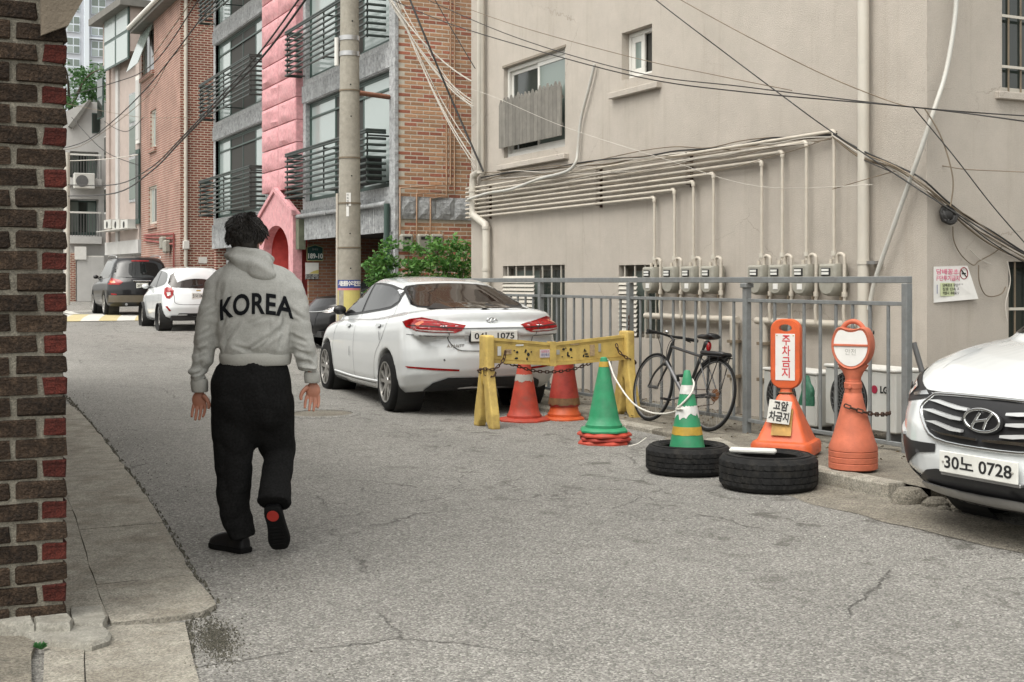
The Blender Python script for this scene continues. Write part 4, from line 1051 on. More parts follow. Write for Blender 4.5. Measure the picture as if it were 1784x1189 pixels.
# ---------------------------------------------------------------- apartment tower far behind
tY = 165.0
tw = thing('apartment_tower', 'pale high-rise apartment tower with white framed windows far behind', 'building', (24, tY, 0), local=False)
def tP(u, v): return onY(u, v, tY)
x0, x1 = tP(60, 0).x, tP(262, 0).x; tt = 62
MB().box(x0, x1, tY, tY + 14, 0, tt).build('wall', M_tower, tw)
for u0, u1 in ((146, 154), (225, 236)): box('white_rib', M_towerW, tw, tP(u0, 0).x, tP(u1, 0).x, tY - .7, tY - .003, 0, tt)
per = (tP(0, 93).z - tP(0, 131).z); zb = tP(0, 84).z
for (u0, u1, v0) in ((116, 139, 55), (159, 184, 58), (203, 224, 40), (76, 99, 55)):
    k = -9
    while k < 4:
        z1 = tP(0, v0).z + 0 + k * per; z0 = z1 - per * .76
        xa_, xb_ = tP(u0, 0).x, tP(u1, 0).x
        if z0 > 12:
            w_ = box('window', M_towerW, tw, xa_, xb_, tY - .12, tY - .003, z0, z1)
            for i in range(2):
                for j in range(2):
                    box('pane', M_wglassG if (i + j) else M_wglass, w_, lerp(xa_, xb_, i / 2 + .04), lerp(xa_, xb_, i / 2 + .46), tY - .16, tY - .121, lerp(z0, z1, j / 2 + .05), lerp(z0, z1, j / 2 + .45))
        k += 1
for k in range(-3, 3):
    z = tP(0, 53).z + k * per * 2; box('floor_band', M_towerW, tw, tP(155, 0).x, tP(224, 0).x, tY - .35, tY - .003, z - .18, z)

# ================================================================ FENCE
FX = 7.05; FY = [7.31 + 2.0 * k for k in range(6)]
fe = thing('metal_fence', 'grey painted steel bar fence along the beige house', 'fence', (FX, FY[0], 0), local=False)
for i, y in enumerate(FY):
    w_ = .03
    MB().box(FX - w_, FX + w_, y - w_, y + w_, kz(y) - .02, 1.402 if i else 1.402, .004).build('post', M_fence, fe)
MB().box(FX - .028, FX + .028, FY[0] - .031, FY[-1] + .03, 1.404, 1.456, .004).build('rail', M_fence, fe)
for i in range(5):
    MB().box(FX - .018, FX + .018, FY[i] + .031, FY[i + 1] - .031, 1.228, 1.260, .003).build('rail', M_fence, fe)
    MB().box(FX - .018, FX + .018, FY[i] + .031, FY[i + 1] - .031, .140, .172, .003).build('rail', M_fence, fe)
pk = MB().lathe([(.0145, .173), (.0145, 1.227)], 10).mesh(); pk.materials.append(M_fence); pk.name = 'bar'
pk.polygons.foreach_set('use_smooth', [True] * len(pk.polygons)); pk.set_sharp_from_angle(angle=R(40))
for i in range(5):
    for k in range(1, 10): put(pk, fe, (FX + random.uniform(-.003, .003), lerp(FY[i], FY[i + 1], k / 10) + random.uniform(-.006, .006), 0), 'bar')
MB().box(FX - .045, FX + .045, FY[1] - .045, FY[1] + .045, 1.36, 1.40, .004).build('clamp', M_fence, fe)

# ================================================================ PIPES AND METERS ON THE BEIGE HOUSE
gx = BX - .075
us = [1140, 1175, 1208, 1243, 1327, 1363, 1405, 1453]
mety = []
ordw = ['lowest', 'second lowest', 'third from below', 'fourth from below', 'fifth from below', 'sixth from below', 'second highest', 'highest']
for k, u in enumerate(us):
    y = onX(u, 340, gx).y; z = 2.375 + .0625 * k; mety.append(y)
    pts = [(gx, cL + .02, z), (gx, y + .025, z), (gx, y + .007, z - .007), (gx, y, z - .03), (gx, y, 1.62)]
    r = thing('gas_pipe', f'cream gas pipe, {ordw[k]} of the eight running along the beige wall', 'pipe', (gx, y, 1.6), group='gas pipes on the beige wall', local=False)
    MB().tube(pts, .0165, 10).build('tube', M_pipe, r, smooth=50)
    MB().tube([(gx, y + .05, z), (gx, y + .02, z), (gx, y + .002, z - .014), (gx, y, z - .05)], .0235, 10).build('elbow', M_pipe, r, smooth=50)
    MB().tube([(gx, y, 1.70), (gx, y, 1.655)], .026, 10).build('coupling', M_pvc, r, smooth=50)
for n_, (u, lab) in enumerate(((848, 'farthest'), (1040, 'middle'), (1197, 'nearest'))):
    y = onX(u, 330, gx).y
    m = MB().box(BX - .03, BX - .001, y - .012, y + .012, 2.33 + (.12 if u > 1100 else 0), 2.84, 0)
    for k in range(8):
        z = 2.375 + .0625 * k
        if mety[k] < y: m.box(gx - .006, BX - .005, y - .016, y + .016, z - .022, z - .0175); m.box(gx - .021, gx + .021, y - .009, y + .009, z + .0172, z + .02)
    m.solo('pipe_bracket', f'rusty bracket holding the gas pipes, {lab} of three', 'bracket', M_rust, group='gas pipe brackets')
def gas_meter(y, label, i):
    t = thing('gas_meter', label, 'gas meter', (BX - .03, y, 1.28), group='gas meters in a row')
    # local: x towards the wall, y along it, z up; a squat box with a rounded lower half
    prof = [(-.105, .30), (.105, .30), (.115, .27), (.115, .10), (.10, .05), (.06, .012), (0, 0), (-.06, .012), (-.10, .05), (-.115, .10), (-.115, .27)]
    m = MB().loft([[V((x, a * s_, .15 + (b - .15) * s_)) for a, b in prof] for x, s_ in ((-.165, .86), (-.15, .97), (-.13, 1), (-.01, 1), (0, .96))])
    b_ = m.build('body', M_meter, t, smooth=35)
    MB().box(-.176, -.160, -.06, .06, .19, .262, .004).build('dial_frame', M_ink, t)
    MB().box(-.180, -.168, -.048, .048, .232, .252).build('dial', M_plate, t); MB().box(-.180, -.168, -.048, .048, .200, .222).build('dial', M_plate, t)
    if i % 3 != 1: MB().box(-.170, -.1615, -.05, .02, .06, .115).build('sticker', M_paper, t)
    if i == 7: MB().box(-.1715, -.163, -.055, .02, .135, .165).build('sticker', M_tape, t)
    px_ = -.085
    MB().tube([(px_, .03, .302), (px_, .03, .345)], .018, 10).build('inlet_nut', M_pipe, t, smooth=50)
    MB().tube(spline([(px_, -.06, .295), (px_, -.06, .35), (px_, -.075, .385), (px_, -.115, .39), (px_, -.15, .372), (px_, -.158, .33), (px_, -.158, .05), (px_, -.16, -.02)], 4), .017, 10).build('outlet_pipe', M_pipe, t, smooth=50)
    MB().tube([(px_, -.158, .04), (px_, -.158, -.005)], .026, 8).build('valve', M_pipe, t, smooth=50)
    MB().box(px_ - .03, px_ + .004, -.135, -.125, -.06, .0).build('valve_handle', M_cableB, t)
    MB().tube([(px_, -.16, -.02), (px_, -.145, -.12), (px_ + .01, -.145, -.26)], .017, 10).build('drop_pipe', M_pipe, t, smooth=50)
    return t
ordm = ['first', 'second', 'third', 'fourth', 'fifth', 'sixth', 'seventh', 'eighth']
for k, y in enumerate(mety): gas_meter(y - .03, f'grey gas meter with twin dial windows, {ordm[k]} from the left in the row', k)
y0, y1 = onX(1125, 530, gx).y, onX(1495, 530, gx).y
ya, yb = onX(1285, 530, gx).y, onX(1318, 530, gx).y
for (p, q, lab) in ((y0, ya, 'below the four left gas meters'), (yb, y1, 'below the four right gas meters')):
    t = thing('supply_pipe', f'thick cream gas supply pipe running {lab}', 'pipe', (gx, (p + q) / 2, 1.0), local=False)
    MB().tube([(gx, p, 1.02), (gx, q, 1.02)], .036, 12).build('tube', M_pipe, t, smooth=50)
    yd = q + .06 if p == y0 else p - .12
    MB().tube([(gx, yd, 1.02), (gx, yd, .12)], .045, 12).build('riser', M_pipe, t, smooth=50)
    for z in (.42, .78):
        MB().tube([(gx, yd, z), (gx, yd, z + .03)], .075, 12).build('flange', M_cableB, t, smooth=50)
# drainpipes
q = onX(1505, 300, BX - .08)
t = thing('drainpipe', 'straight cream drainpipe near the right corner of the beige house', 'pipe', (q.x, q.y, 0), local=False)
MB().tube([(BX - .085, q.y, .1), (BX - .085, q.y, BT - .1)], .052, 16).build('tube', M_pvc, t, smooth=60)
z = onX(1505, 461, BX - .08).z; MB().tube([(BX - .085, q.y, z), (BX - .085, q.y, z + .035)], .058, 16).build('clamp', M_pvc, t, smooth=60); box('bracket', M_silver, t, BX - .10, BX, q.y - .16, q.y - .05, z, z + .03)
t = thing('drainpipe', 'white drainpipe with a bend at the left corner of the beige house', 'pipe', (BX - .1, cL - .3, 0), local=False)
yq = onX(838, 200, BX - .09).y; yl = onX(824, 330, BX - .09).y; yr = onX(847, 400, BX - .09).y
zz = lambda u, v: onX(u, v, BX - .09).z
MB().tube([(BX - .09, yq, BT - .1), (BX - .09, yq, zz(838, 296)), (BX - .09, yl - .02, zz(825, 306)), (BX - .09, yl, zz(824, 322)), (BX - .09, yl, zz(824, 366)), (BX - .09, yl - .03, zz(825, 376)), (BX - .09, yr + .02, zz(845, 392)), (BX - .09, yr, zz(846, 402)), (BX - .09, yr, .1)], .056, 14).build('tube', M_pvc, t, smooth=60)
for v in (300, 330, 372, 398, 470):
    z = zz(840, v)
    ycl = yq if v < 302 else yl if v < 380 else yr
    MB().tube([(BX - .09, ycl, z - .02), (BX - .09, ycl, z + .02)], .064, 14).build('coupling', M_pvc, t, smooth=60)
# conduits
def wire(name, label, cat, pts, r, mt, n=6, sub=6, group=None, jit=0):
    q = spline(pts, sub) if sub else [V(p) for p in pts]
    return MB().tube(q, r, n).solo(name, label, cat, mt, smooth=60, group=group)
h_ = BX - .05
def wd_(u, v, o=.09):        # a place just in front of whichever wall of the beige house is seen there
    r = ray(u, v); return at(u, v, min((BX - o) / r.x, 99) if u < 1612 else (cR - o) / r.y)
wire('conduit', 'pale flexible conduit hanging between the two windows down to the left drainpipe', 'conduit', [onX(1036, 112, h_), onX(1027, 150, h_), onX(1012, 210, h_), onX(1007, 262, h_), onX(1002, 285, h_ - .05), onX(985, 300, h_ - .09), onX(940, 312, h_ - .1), onX(890, 330, h_ - .1), onX(850, 337, h_ - .12), onX(815, 348, h_ - .12)], .02, M_hose, 8)
wire('conduit', 'thick pale conduit slanting down across the right corner of the beige house', 'conduit', [wd_(1664, -70), wd_(1666, 0), wd_(1660, 60), wd_(1647, 130), wd_(1628, 190), wd_(1603, 265), wd_(1580, 330), wd_(1548, 420), wd_(1524, 490), wd_(1514, 540)], .020, M_hose, 10)
# cable tangle along the pipes and across the corner
rnd = random.Random(3)
labs = ['topmost of', 'second of', 'third of', 'fourth of', 'lowest of']
for k in range(5):
    pts = []
    for i in range(12):
        u = lerp(838, 1458, i / 11); v = lerp(298, 230, i / 11) + 2.5 * k + rnd.uniform(-5, 5) + (6 if i < 4 else 0); pts.append(onX(u, v, BX - .055 - .012 * (k % 3)))
    wire('cable', f'brown cable strung along the gas pipes, {labs[k]} the five', 'cable', pts, .006 + .003 * (k % 2), (M_cableB, M_cableK, M_cableW, M_cableB, M_cableB)[k], group='cables along the gas pipes')
for k in range(6):
    u0 = 840 + 30 * k; u1 = 1290 + 32 * k; pts = []
    for i in range(9):
        t = i / 8; u = lerp(u0, u1, t); v = lerp(305 + 4 * k, 262 - 4 * k, t) + (10 + 4 * (k % 3)) * math.sin(PI * t) * (1 if k % 2 else -.3) + rnd.uniform(-3, 3); pts.append(onX(u, v, BX - .10 - .008 * k))
    wire('cable', f'thin stray wire draped over the gas pipes, {["first", "second", "third", "fourth", "fifth", "sixth"][k]} of the strays from the left', 'cable', pts, .0035, (M_cableB, M_cableW, M_cableB)[k % 3], group='stray wires over the gas pipes')
for k in range(7):
    pts = [onX(1452, 234 + k, BX - .1), onX(1500, 262 + 2.5 * k + rnd.uniform(-2, 2), BX - .11)] + [wd_(u, v + 3.2 * k * (1 if k % 2 else .5) + rnd.uniform(-4, 4), .07 + .03 * (k % 3)) for u, v in ((1560, 288), (1605, 315))] + [onY(u, v + 3 * k + rnd.uniform(-4, 4), cR - .05 - .02 * (k % 3)) for u, v in ((1650, 350), (1690, 380), (1730, 408), (1790, 442), (1850, 470))]
    wire('cable', f'wire of the bundle drooping over the right corner, number {["one", "two", "three", "four", "five", "six", "seven"][k]} from the top', 'cable', pts, .0055 + .003 * (k % 3 == 0), (M_cableK, M_cableB, M_cableB, M_cableW, M_cableB, M_cableK, M_cableB)[k], group='cable bundle at the house corner')
for k, (pix, mt) in enumerate((([(1660, 395), (1662, 420), (1675, 445), (1695, 462), (1706, 455), (1730, 442), (1745, 430)], M_cableB), ([(1690, 435), (1705, 450), (1727, 461)], M_cableW), ([(1705, 462), (1706, 490), (1715, 512), (1728, 517), (1745, 512), (1752, 500)], M_cableB), ([(1755, 455), (1760, 490), (1752, 530), (1755, 560)], M_cableW))):
    wire('cable', f'loose wire end dangling beside the wall notice, {["longest loop", "short pale stub", "lower right loop", "pale one by the barred window"][k]}', 'cable', [onY(u, v, cR - .03) for u, v in pix], .005, mt)
cl_ = MB(); q = onY(1652, 375, cR - .07)
for k in range(9):
    rr = .055 + .022 * rnd.random(); tl = rnd.uniform(-.5, .5)
    cl_.tube([(q.x + rr * math.cos(t) + rnd.uniform(-.004, .004), q.y + .045 * math.sin(t * 1 + tl) * .5 + rnd.uniform(-.012, .012), q.z + rr * math.sin(t)) for t in [2 * PI * i / 18 for i in range(18)]], .014, 6, closed=True)
cl_.ball((q.x, q.y + .01, q.z), (.06, .04, .06), 12, 8)
cl_.solo('cable_coil', 'black coil of cable hanging at the right corner of the beige house', 'cable coil', M_cableK, smooth=60)
# notice on the gable side
a = onY(1627, 465, cR - .012); b_ = onY(1700, 527, cR - .012); yn = cR - .008
no = thing('wall_notice', 'white warning notice with pink heading and no smoking mark on the beige wall', 'notice', (a.x, yn, b_.z), local=False)
x0, x1, z0, z1 = a.x, onY(1685, 465, yn).x, b_.z, a.z; xr = b_.x
MB().loft([[V((x0, yn, z0)), V((xr, yn - .03, z0 + .03)), V((x1, yn, z1 + .012)), V((x0, yn, z1))], [V((x0, yn - .003, z0)), V((xr, yn - .034, z0 + .03)), V((x1, yn - .003, z1 + .012)), V((x0, yn - .003, z1))]]).build('sheet', M_paper, no)
def nt_(s, x, z, size, mt, fit=None, bold=0): text('lettering', s, size, mt, no, frame((x, yn - .012, z), (1, -.08, 0), (0, 0, 1)), .0006, bold, fit=fit)
wN = x1 - x0; hN = z1 - z0
nt_('담배꽁초', x0 + wN * .38, z1 - hN * .15, .05, M_pinkink, wN * .62, .001); nt_('무단투기금지', x0 + wN * .38, z1 - hN * .33, .05, M_pinkink, wN * .68, .001)
box('note', M_greenpaper, no, x0 + wN * .17, x0 + wN * .90, yn - .014, yn - .0115, z0 + hN * .18, z0 + hN * .55)
for k, s_ in enumerate(('담배꽁초 무단투기', '집중 단속 지역', '적발시 과태료 5만원')): text('lettering', s_, .03, M_ink, no, frame((x0 + wN * .53, yn - .0165, z0 + hN * (.48 - .11 * k)), (1, 0, 0), (0, 0, 1)), .0006, fit=wN * .6)
cc = V((x0 + wN * .87, yn - .012, z1 - hN * .18)); rr = wN * .115
MB().tube([cc + V((rr * math.cos(t), -.003 * 0, rr * 1.1 * math.sin(t))) for t in [2 * PI * i / 24 for i in range(24)]], .004, 6, closed=True).build('no_smoking_mark', mat('dark_red_ink', (.25, .02, .03), .6), no)
MB().tube([cc + V((-rr * .7, 0, rr * .75)), cc + V((rr * .7, 0, -rr * .75))], .0045, 6).build('no_smoking_bar', M_ink, no)
MB().box(cc.x - rr * .5, cc.x + rr * .5, yn - .013, yn - .011, cc.z - .008, cc.z + .004).build('cigarette', M_ink, no)
for xx in (.07, .97): box('rule', M_blue, no, x0 + wN * xx - .002, x0 + wN * xx + .002, yn - .016, yn - .0135, z0 + hN * .25, z0 + hN * .5)

# ================================================================ AIR CONDITIONERS BEHIND THE FENCE
def outdoor_unit(y0, y1, h, label, logo):
    X0 = 7.42; t = thing('air_conditioner', label, 'air conditioner', (X0, (y0 + y1) / 2, kz(y0)), group='outdoor units behind the fence', local=False); zb = kz(y0) + .07
    MB().box(X0, X0 + .30, y0, y1, zb, zb + h, .012).build('casing', M_acw, t)
    MB().box(X0 - .012, X0 + .31, y0 - .008, y1 + .008, zb + h + .002, zb + h + .03, .008).build('lid', M_winw, t)
    for y in (y0 + .1, y1 - .1): MB().box(X0 + .02, X0 + .28, y - .03, y + .03, kz(y0) - .01, zb - .002).build('foot', M_greyplast, t)
    yc = y1 - (y1 - y0) * .36; r = h * .43; zc = zb + h / 2
    MB().lathe([(.0, 0), (r, 0), (r + .012, .008), (r + .012, -.002)], 36, M=frame((X0 - .004, yc, zc), (0, -1, 0), (0, 0, 1))).build('fan_opening', M_dark, t, smooth=40)
    gr = MB()
    for k in range(7): gr.tube([(X0 - .012, yc + r * (k + 1) / 7 * math.cos(a), zc + r * (k + 1) / 7 * math.sin(a)) for a in [2 * PI * i / 32 for i in range(32)]], .003, 4, closed=True)
    for k in range(24):
        a = 2 * PI * k / 24
        gr.tube([(X0 - .012, yc + .05 * math.cos(a), zc + .05 * math.sin(a)), (X0 - .014, yc + r * .6 * math.cos(a + .18), zc + r * .6 * math.sin(a + .18)), (X0 - .012, yc + r * math.cos(a + .5), zc + r * math.sin(a + .5))], .0035, 4)
    gr.build('fan_grille', M_greyplast, t)
    if logo:
        yl = y0 + (y1 - y0) * .15
        text('brand_lettering', 'LG', .075, M_ink, t, frame((X0 - .003, yl, zb + h * .70), (0, -1, 0), (0, 0, 1)), .001, .003)
        MB().lathe([(0, 0), (.034, 0), (.034, .003), (0, .003)], 24, M=frame((X0 - .003, yl + .11, zb + h * .70), (0, -1, 0), (0, 0, 1))).build('brand_badge', mat('badge_red', (.32, .02, .05), .5), t)
    else:
        yl = y0 + .09
        MB().lathe([(0, 0), (.05, 0), (.05, .003), (0, .003)], 24, M=frame((X0 - .003, yl, zb + h * .70), (0, -1, 0), (0, 0, 1))).build('sticker', M_red, t)
        text('mark_lettering', 'CE', .045, M_ink, t, frame((X0 - .003, yl - .02, zb + h * .5), (0, -1, 0), (0, 0, 1)), .001)
outdoor_unit(onX(1422, 700, 7.42).y, onX(1330, 700, 7.42).y, .46, 'white outdoor air conditioner unit behind the fence and the square orange sign', False)
outdoor_unit(onX(1560, 700, 7.42).y, onX(1437, 700, 7.42).y, .50, 'white outdoor air conditioner unit marked LG behind the round orange sign', True)
q = onX(1570, 700, 7.45); wire('bollard', 'short dark wooden stake beside the end of the fence', 'stake', [(7.35, 7.62, .0), (7.35, 7.62, .60)], .035, M_bark, 10, 0)
wire('pipe_stub', 'slanted dark grey pipe leaning behind the end post of the fence', 'pipe', [onX(1607, 650, 7.3), onX(1592, 598, 7.3)], .022, M_greyplast, 10, 0)
gb_ = MB()
q = onX(1406, 715, 7.2); rgs = []
for k in range(9):
    t_ = k / 8; z = lerp(.34, .60, t_); rr = .075 * (1 - .75 * t_ ** 2.2) + .01
    rgs.append([V((7.2 + .5 * rr * math.cos(a) * (1 + .4 * noise.noise((math.cos(a) * 2, k * .6, 3))), q.y + rr * math.sin(a) * (1 + .5 * noise.noise((math.sin(a) * 2, k * .7, 9))), z)) for a in [2 * PI * i / 16 for i in range(16)]])
gb_.loft(rgs).solo('plastic_bag', 'crumpled green plastic bag hanging behind the square orange sign', 'bag', M_netg, smooth=60)

# ================================================================ UTILITY POLE
pc = at(609, 490, 19.5); PO = (pc.x, pc.y)
zg = gz(*PO)
po = thing('utility_pole', 'tall concrete utility pole with metal bands and flyers behind the white saloon', 'pole', (PO[0], PO[1], zg), local=False)
def pr(z): return lerp(.187, .112, (z - 0) / 9.5)
MB().lathe([(pr(z), z) for z in [zg + k * .5 for k in range(20)]] + [(.0, zg + 9.55)], 28, M=Matrix.Translation((PO[0], PO[1], 0))).build('shaft', M_pole, po, smooth=60)
for v in (68, 95, 159, 276, 355, 432):
    z = at(609, v, 19.5).z; thick = .035 if v < 100 else .012
    MB().lathe([(pr(z) + .002, z - thick), (pr(z) + .010, z - thick), (pr(z) + .010, z + thick), (pr(z) + .002, z + thick)], 28, M=Matrix.Translation((PO[0], PO[1], 0)), closed=True).build('band', M_silver if v < 100 else M_cableB, po, smooth=40)
cd = V((-PO[0], -PO[1], 0)).normalized(); cr_ = V((CT, -ST, 0))       # toward the lane's near end, and sideways
def around(name, mt, z0, z1, a0, a1, off, n=10):      # a sheet wrapped round the pole
    vs = []; fs = []
    for z in (z0, z1):
        for o_ in (off, off + .002):
            for i in range(n + 1):
                a = lerp(a0, a1, i / n); d = cd * math.cos(a) + cr_ * math.sin(a); vs.append(V((PO[0], PO[1], z)) + d * (pr(z) + o_))
    m = n + 1
    for i in range(n):
        fs += [(m + i, m + i + 1, 3 * m + i + 1, 3 * m + i), (i, 2 * m + i, 2 * m + i + 1, i + 1), (i, i + 1, m + i + 1, m + i), (2 * m + i, 3 * m + i, 3 * m + i + 1, 2 * m + i + 1)]
    return MB().add(vs, fs).build(name, mt, po)
Zp = lambda v: at(609, v, 19.3).z
around('flyer', M_blue, Zp(502), Zp(488), -1.5, 1.1, .012); around('flyer', mat('pink_strip', (.55, .18, .2), .7), Zp(506), Zp(502.5), -1.4, 1.0, .011); around('flyer', M_yelpaper, Zp(560), Zp(503), -1.5, 1.0, .008)
for k, ch in enumerate('새원룸수리전문'):
    if ch == ' ': continue
    a = lerp(-.85, .85, k / 6); d = cd * math.cos(a) + cr_ * math.sin(a); p = V((PO[0], PO[1], Zp(495))) + d * (pr(1.4) + .017)
    text('flyer_lettering', ch, .085, M_paper, po, frame(p, (cr_ * math.cos(a) - cd * math.sin(a)), (0, 0, 1)), .0006, .002)
around('paper', M_paper, Zp(377), Zp(360), -1.0, -.05, .004); around('paper', M_paper, Zp(359), Zp(336), -.45, .12, .004); around('tape', M_reflw, Zp(335), Zp(308), -1.3, -.75, .004)
for k in range(4):
    a = -.17; d = cd * math.cos(a) + cr_ * math.sin(a); p = V((PO[0], PO[1], Zp(340 + 5.5 * k))) + d * (pr(2.6) + .009)
    text('paper_lettering', '하숙원룸'[k], .04, M_ink, po, frame(p, cr_ * math.cos(a) - cd * math.sin(a), (0, 0, 1)), .0004)
z0, z1 = at(0, 115, 19.5).z, at(0, 66, 19.5).z; p = V((PO[0], PO[1], 0)) - cr_ * .20
MB().tube([(p.x, p.y, z0), (p.x, p.y, z1)], .035, 8).build('cable_box', M_winw, po, smooth=50)
p = V((PO[0], PO[1], 0)) - cr_ * .19 + cd * .02
MB().tube([(p.x, p.y, zg), (p.x, p.y, Zp(336))], .022, 8).build('ground_conduit', M_pipe, po, smooth=50)
for v, a in ((40, .3), (150, .1), (205, .15), (308, .2), (408, .05), (470, -.35), (468, .1)):
    z = at(0, v, 19.5).z; d = cd * math.cos(a) + cr_ * math.sin(a); p = V((PO[0], PO[1], z)); MB().tube([p + d * (pr(z) - .01), p + d * (pr(z) + .004)], .012, 8).build('bolt_hole', M_dark, po)

# ================================================================ OVERHEAD CABLES
PT = V((PO[0], PO[1], 0))
def sag(p, q, s, n=14): return [lerp(p, q, k / n) - V((0, 0, s * 4 * (k / n) * (1 - k / n))) for k in range(n + 1)]
def cable(p, q, s, r, mt, label, group='overhead cables'):
    wire('overhead_cable', label, 'cable', sag(p, q, s), r, mt, 6, 0, group=group)
# white telephone drops from the pole to the corner of the beige house
dests = [(822, 142), (823, 176), (823, 181), (824, 186), (824, 190), (826, 262), (827, 281), (829, 292)]
for k, (u, v) in enumerate(dests):
    q = onX(u, v, BX - .1); p = PT + V((-.02 + .03 * k, .0, 6.9 + .10 * k))
    cable(p, q, .35 + .05 * (k % 4), .0085 + .003 * (k % 3 == 0), M_cableW, f'pale telephone drop from the pole to the beige house corner, {ordm[k]} of eight', 'pale cables from pole to beige house')
cable(PT + V((.2, 0, 7.7)), onX(842, 299, BX - .12), .10, .017, M_cableK, 'thick black cable from the pole top down to the beige house corner')
cable(PT + V((0.1, 0, 8.2)), onX(828, 120, BX - .1), .12, .007, M_cableK, 'thin black cable crossing the tan brick wall to the beige house')
cable(PT + V((0.1, 0, 7.2)), onX(826, 300, BX - .1), .05, .005, M_cableB, 'thin brown wire from the pole along the tan brick wall')
# lines running past the beige wall
def pixcable(pts, r, mt, label, group='overhead cables'):
    wire('overhead_cable', label, 'cable', [at(*p) for p in pts], r, mt, 6, 8, group=group)
pixcable([(690, -30, 18.5), (745, 0, 17.6), (900, 66, 15.5), (1110, 127, 13.2), (1300, 152, 11.8), (1600, 188, 10.6), (1830, 205, 9.9)], .0052, M_cableK, 'black line passing below the small window, upper of the pair')
pixcable([(640, -20, 18.8), (760, 33, 17.2), (900, 78, 15.3), (1110, 134, 13.0), (1300, 161, 11.7), (1600, 188, 10.55), (1830, 218, 9.8)], .006, M_cableK, 'black line passing below the small window, lower of the pair')
pixcable([(760, -5, 17.4), (900, 45, 15.6), (1100, 100, 13.5), (1250, 132, 12.1), (1380, 158, 11.4)], .004, M_cableB, 'faint thin wire above the pair of black lines on the beige wall')
pixcable([(1100, -40, 13.0), (1145, 2, 12.7), (1260, 90, 12.0), (1360, 165, 11.5), (1452, 232, 11.15), (1600, 330, 10.6), (1720, 405, 10.3), (1850, 480, 10.0)], .006, M_cableK, 'black line dropping diagonally across the beige wall to the right corner')
pixcable([(1150, -20, 12.9), (1280, 52, 12.2), (1430, 128, 11.4), (1560, 180, 10.9), (1618, 189, 10.6)], .005, M_cableB, 'brown line slanting down to the right towards the house corner')
pixcable([(1610, 188, 10.6), (1640, 240, 10.55), (1660, 310, 10.5), (1656, 360, 10.5)], .006, M_cableB, 'thin wire dropping from the corner lines to the cable coil')
pixcable([(1590, 186, 10.62), (1660, 270, 10.5), (1730, 360, 10.35), (1800, 440, 10.2)], .005, M_cableK, 'thin wire dropping from the corner lines to the lower right')
pixcable([(1450, 330, 11.3), (1600, 290, 11.0), (1690, 296, 10.7), (1830, 302, 10.4)], .004, M_cableB, 'faint level wire across the right corner of the beige house')
pixcable([(820, 155, 17.4), (870, 173, 16.6), (985, 222, 15.0), (1150, 275, 13.3), (1320, 325, 12.0), (1520, 322, 11.0)], .003, M_cableW, 'pale wire hanging across the picket screen to the gas pipes')
pixcable([(812, 470, 18.0), (1000, 345, 15.0), (1260, 238, 12.6)], .004, M_cableB, 'faint brown wire slanting up to the right over the gas pipes') if False else None
# far left lines towards the end of the lane
far = [([(560, -40, 20.5), (532, 0, 21), (459, 97, 23), (373, 187, 26), (315, 247, 29), (262, 300, 33), (200, 337, 39), (110, 342, 48)], .020, M_cableK, 'thick black cable sagging from the pole to the far left'),
       ([(548, -40, 20.5), (520, 0, 21), (450, 95, 23), (373, 180, 26), (315, 242, 29), (262, 293, 33), (200, 322, 39), (110, 322, 48)], .016, M_cableK, 'thin black cable beside the thick one sagging to the far left'),
       ([(380, -40, 30), (346, 0, 32), (265, 113, 36), (190, 147, 42), (105, 170, 48)], .015, M_cableK, 'black cable crossing the red brick house near the eave'),
       ([(410, -40, 28), (360, 20, 30), (250, 160, 36), (160, 240, 44), (105, 260, 50)], .016, M_cableK, 'black cable crossing the red brick house to the white house'),
       ([(372, 40, 30), (300, 100, 33), (250, 175, 37), (150, 250, 46), (105, 262, 50)], .010, M_cableB, 'thin wire slanting over the far houses'),
       ([(240, 288, 44), (180, 262, 47), (125, 205, 50)], .014, M_cableK, 'far cable falling from the tree towards the pinkish house'),
       ([(330, 205, 34), (250, 205, 40), (185, 195, 46), (110, 180, 50)], .007, M_cableB, 'faint level wire across the far houses'),
       ([(250, 205, 42), (225, 228, 44), (205, 226, 45), (182, 212, 46)], .012, M_cableK, 'short drooping cable on the pinkish house'),
       ([(240, 270, 42), (180, 278, 46), (110, 281, 50)], .016, M_cableW, 'pale level cable in front of the white house balcony'),
       ([(335, 0, 31), (300, 50, 33), (265, 100, 36)], .012, M_cableB, 'thin wire by the roof of the red brick house')]
for f_ in far: pixcable(*f_, group='cables over the far end of the lane')
# far white pole at the very left
wire('far_post', 'thin pale utility post in front of the white house', 'post', [(at(117, 490, 47).x, at(117, 490, 47).y, .3), (at(117, 490, 47).x, at(117, 490, 47).y, 6.2)], .10, M_pvc, 10, 0)

# ================================================================ PLANTS
def leaf_cloud(m, c, rad, n, s0, s1, rnd, flat=.0):
    for _ in range(n):
        while True:
            p = V((rnd.uniform(-1, 1), rnd.uniform(-1, 1), rnd.uniform(-1, 1)))
            if p.length < 1: break
        p = p * (.55 + .45 * rnd.random())
        q = V(c) + V((p.x * rad[0], p.y * rad[1], p.z * rad[2])); s_ = rnd.uniform(s0, s1)
        a = V((rnd.gauss(0, 1), rnd.gauss(0, 1), rnd.gauss(0, .6))).normalized(); b_ = a.cross(V((rnd.gauss(0, .5), rnd.gauss(0, .5), 1))).normalized() * .36
        nn = a.cross(b_).normalized() * .10
        m.add([q - a * s_ * .5, q + b_ * s_ + nn * s_, q + a * s_ * .5, q - b_ * s_ + nn * s_], [(0, 1, 2), (0, 2, 3)])
rnd = random.Random(5)
sh = thing('shrub', 'green leafy shrub between the brick house and the beige house', 'shrub', (7.6, 18.7, 0), local=False)
fm = MB(); st_ = MB(); tips = []
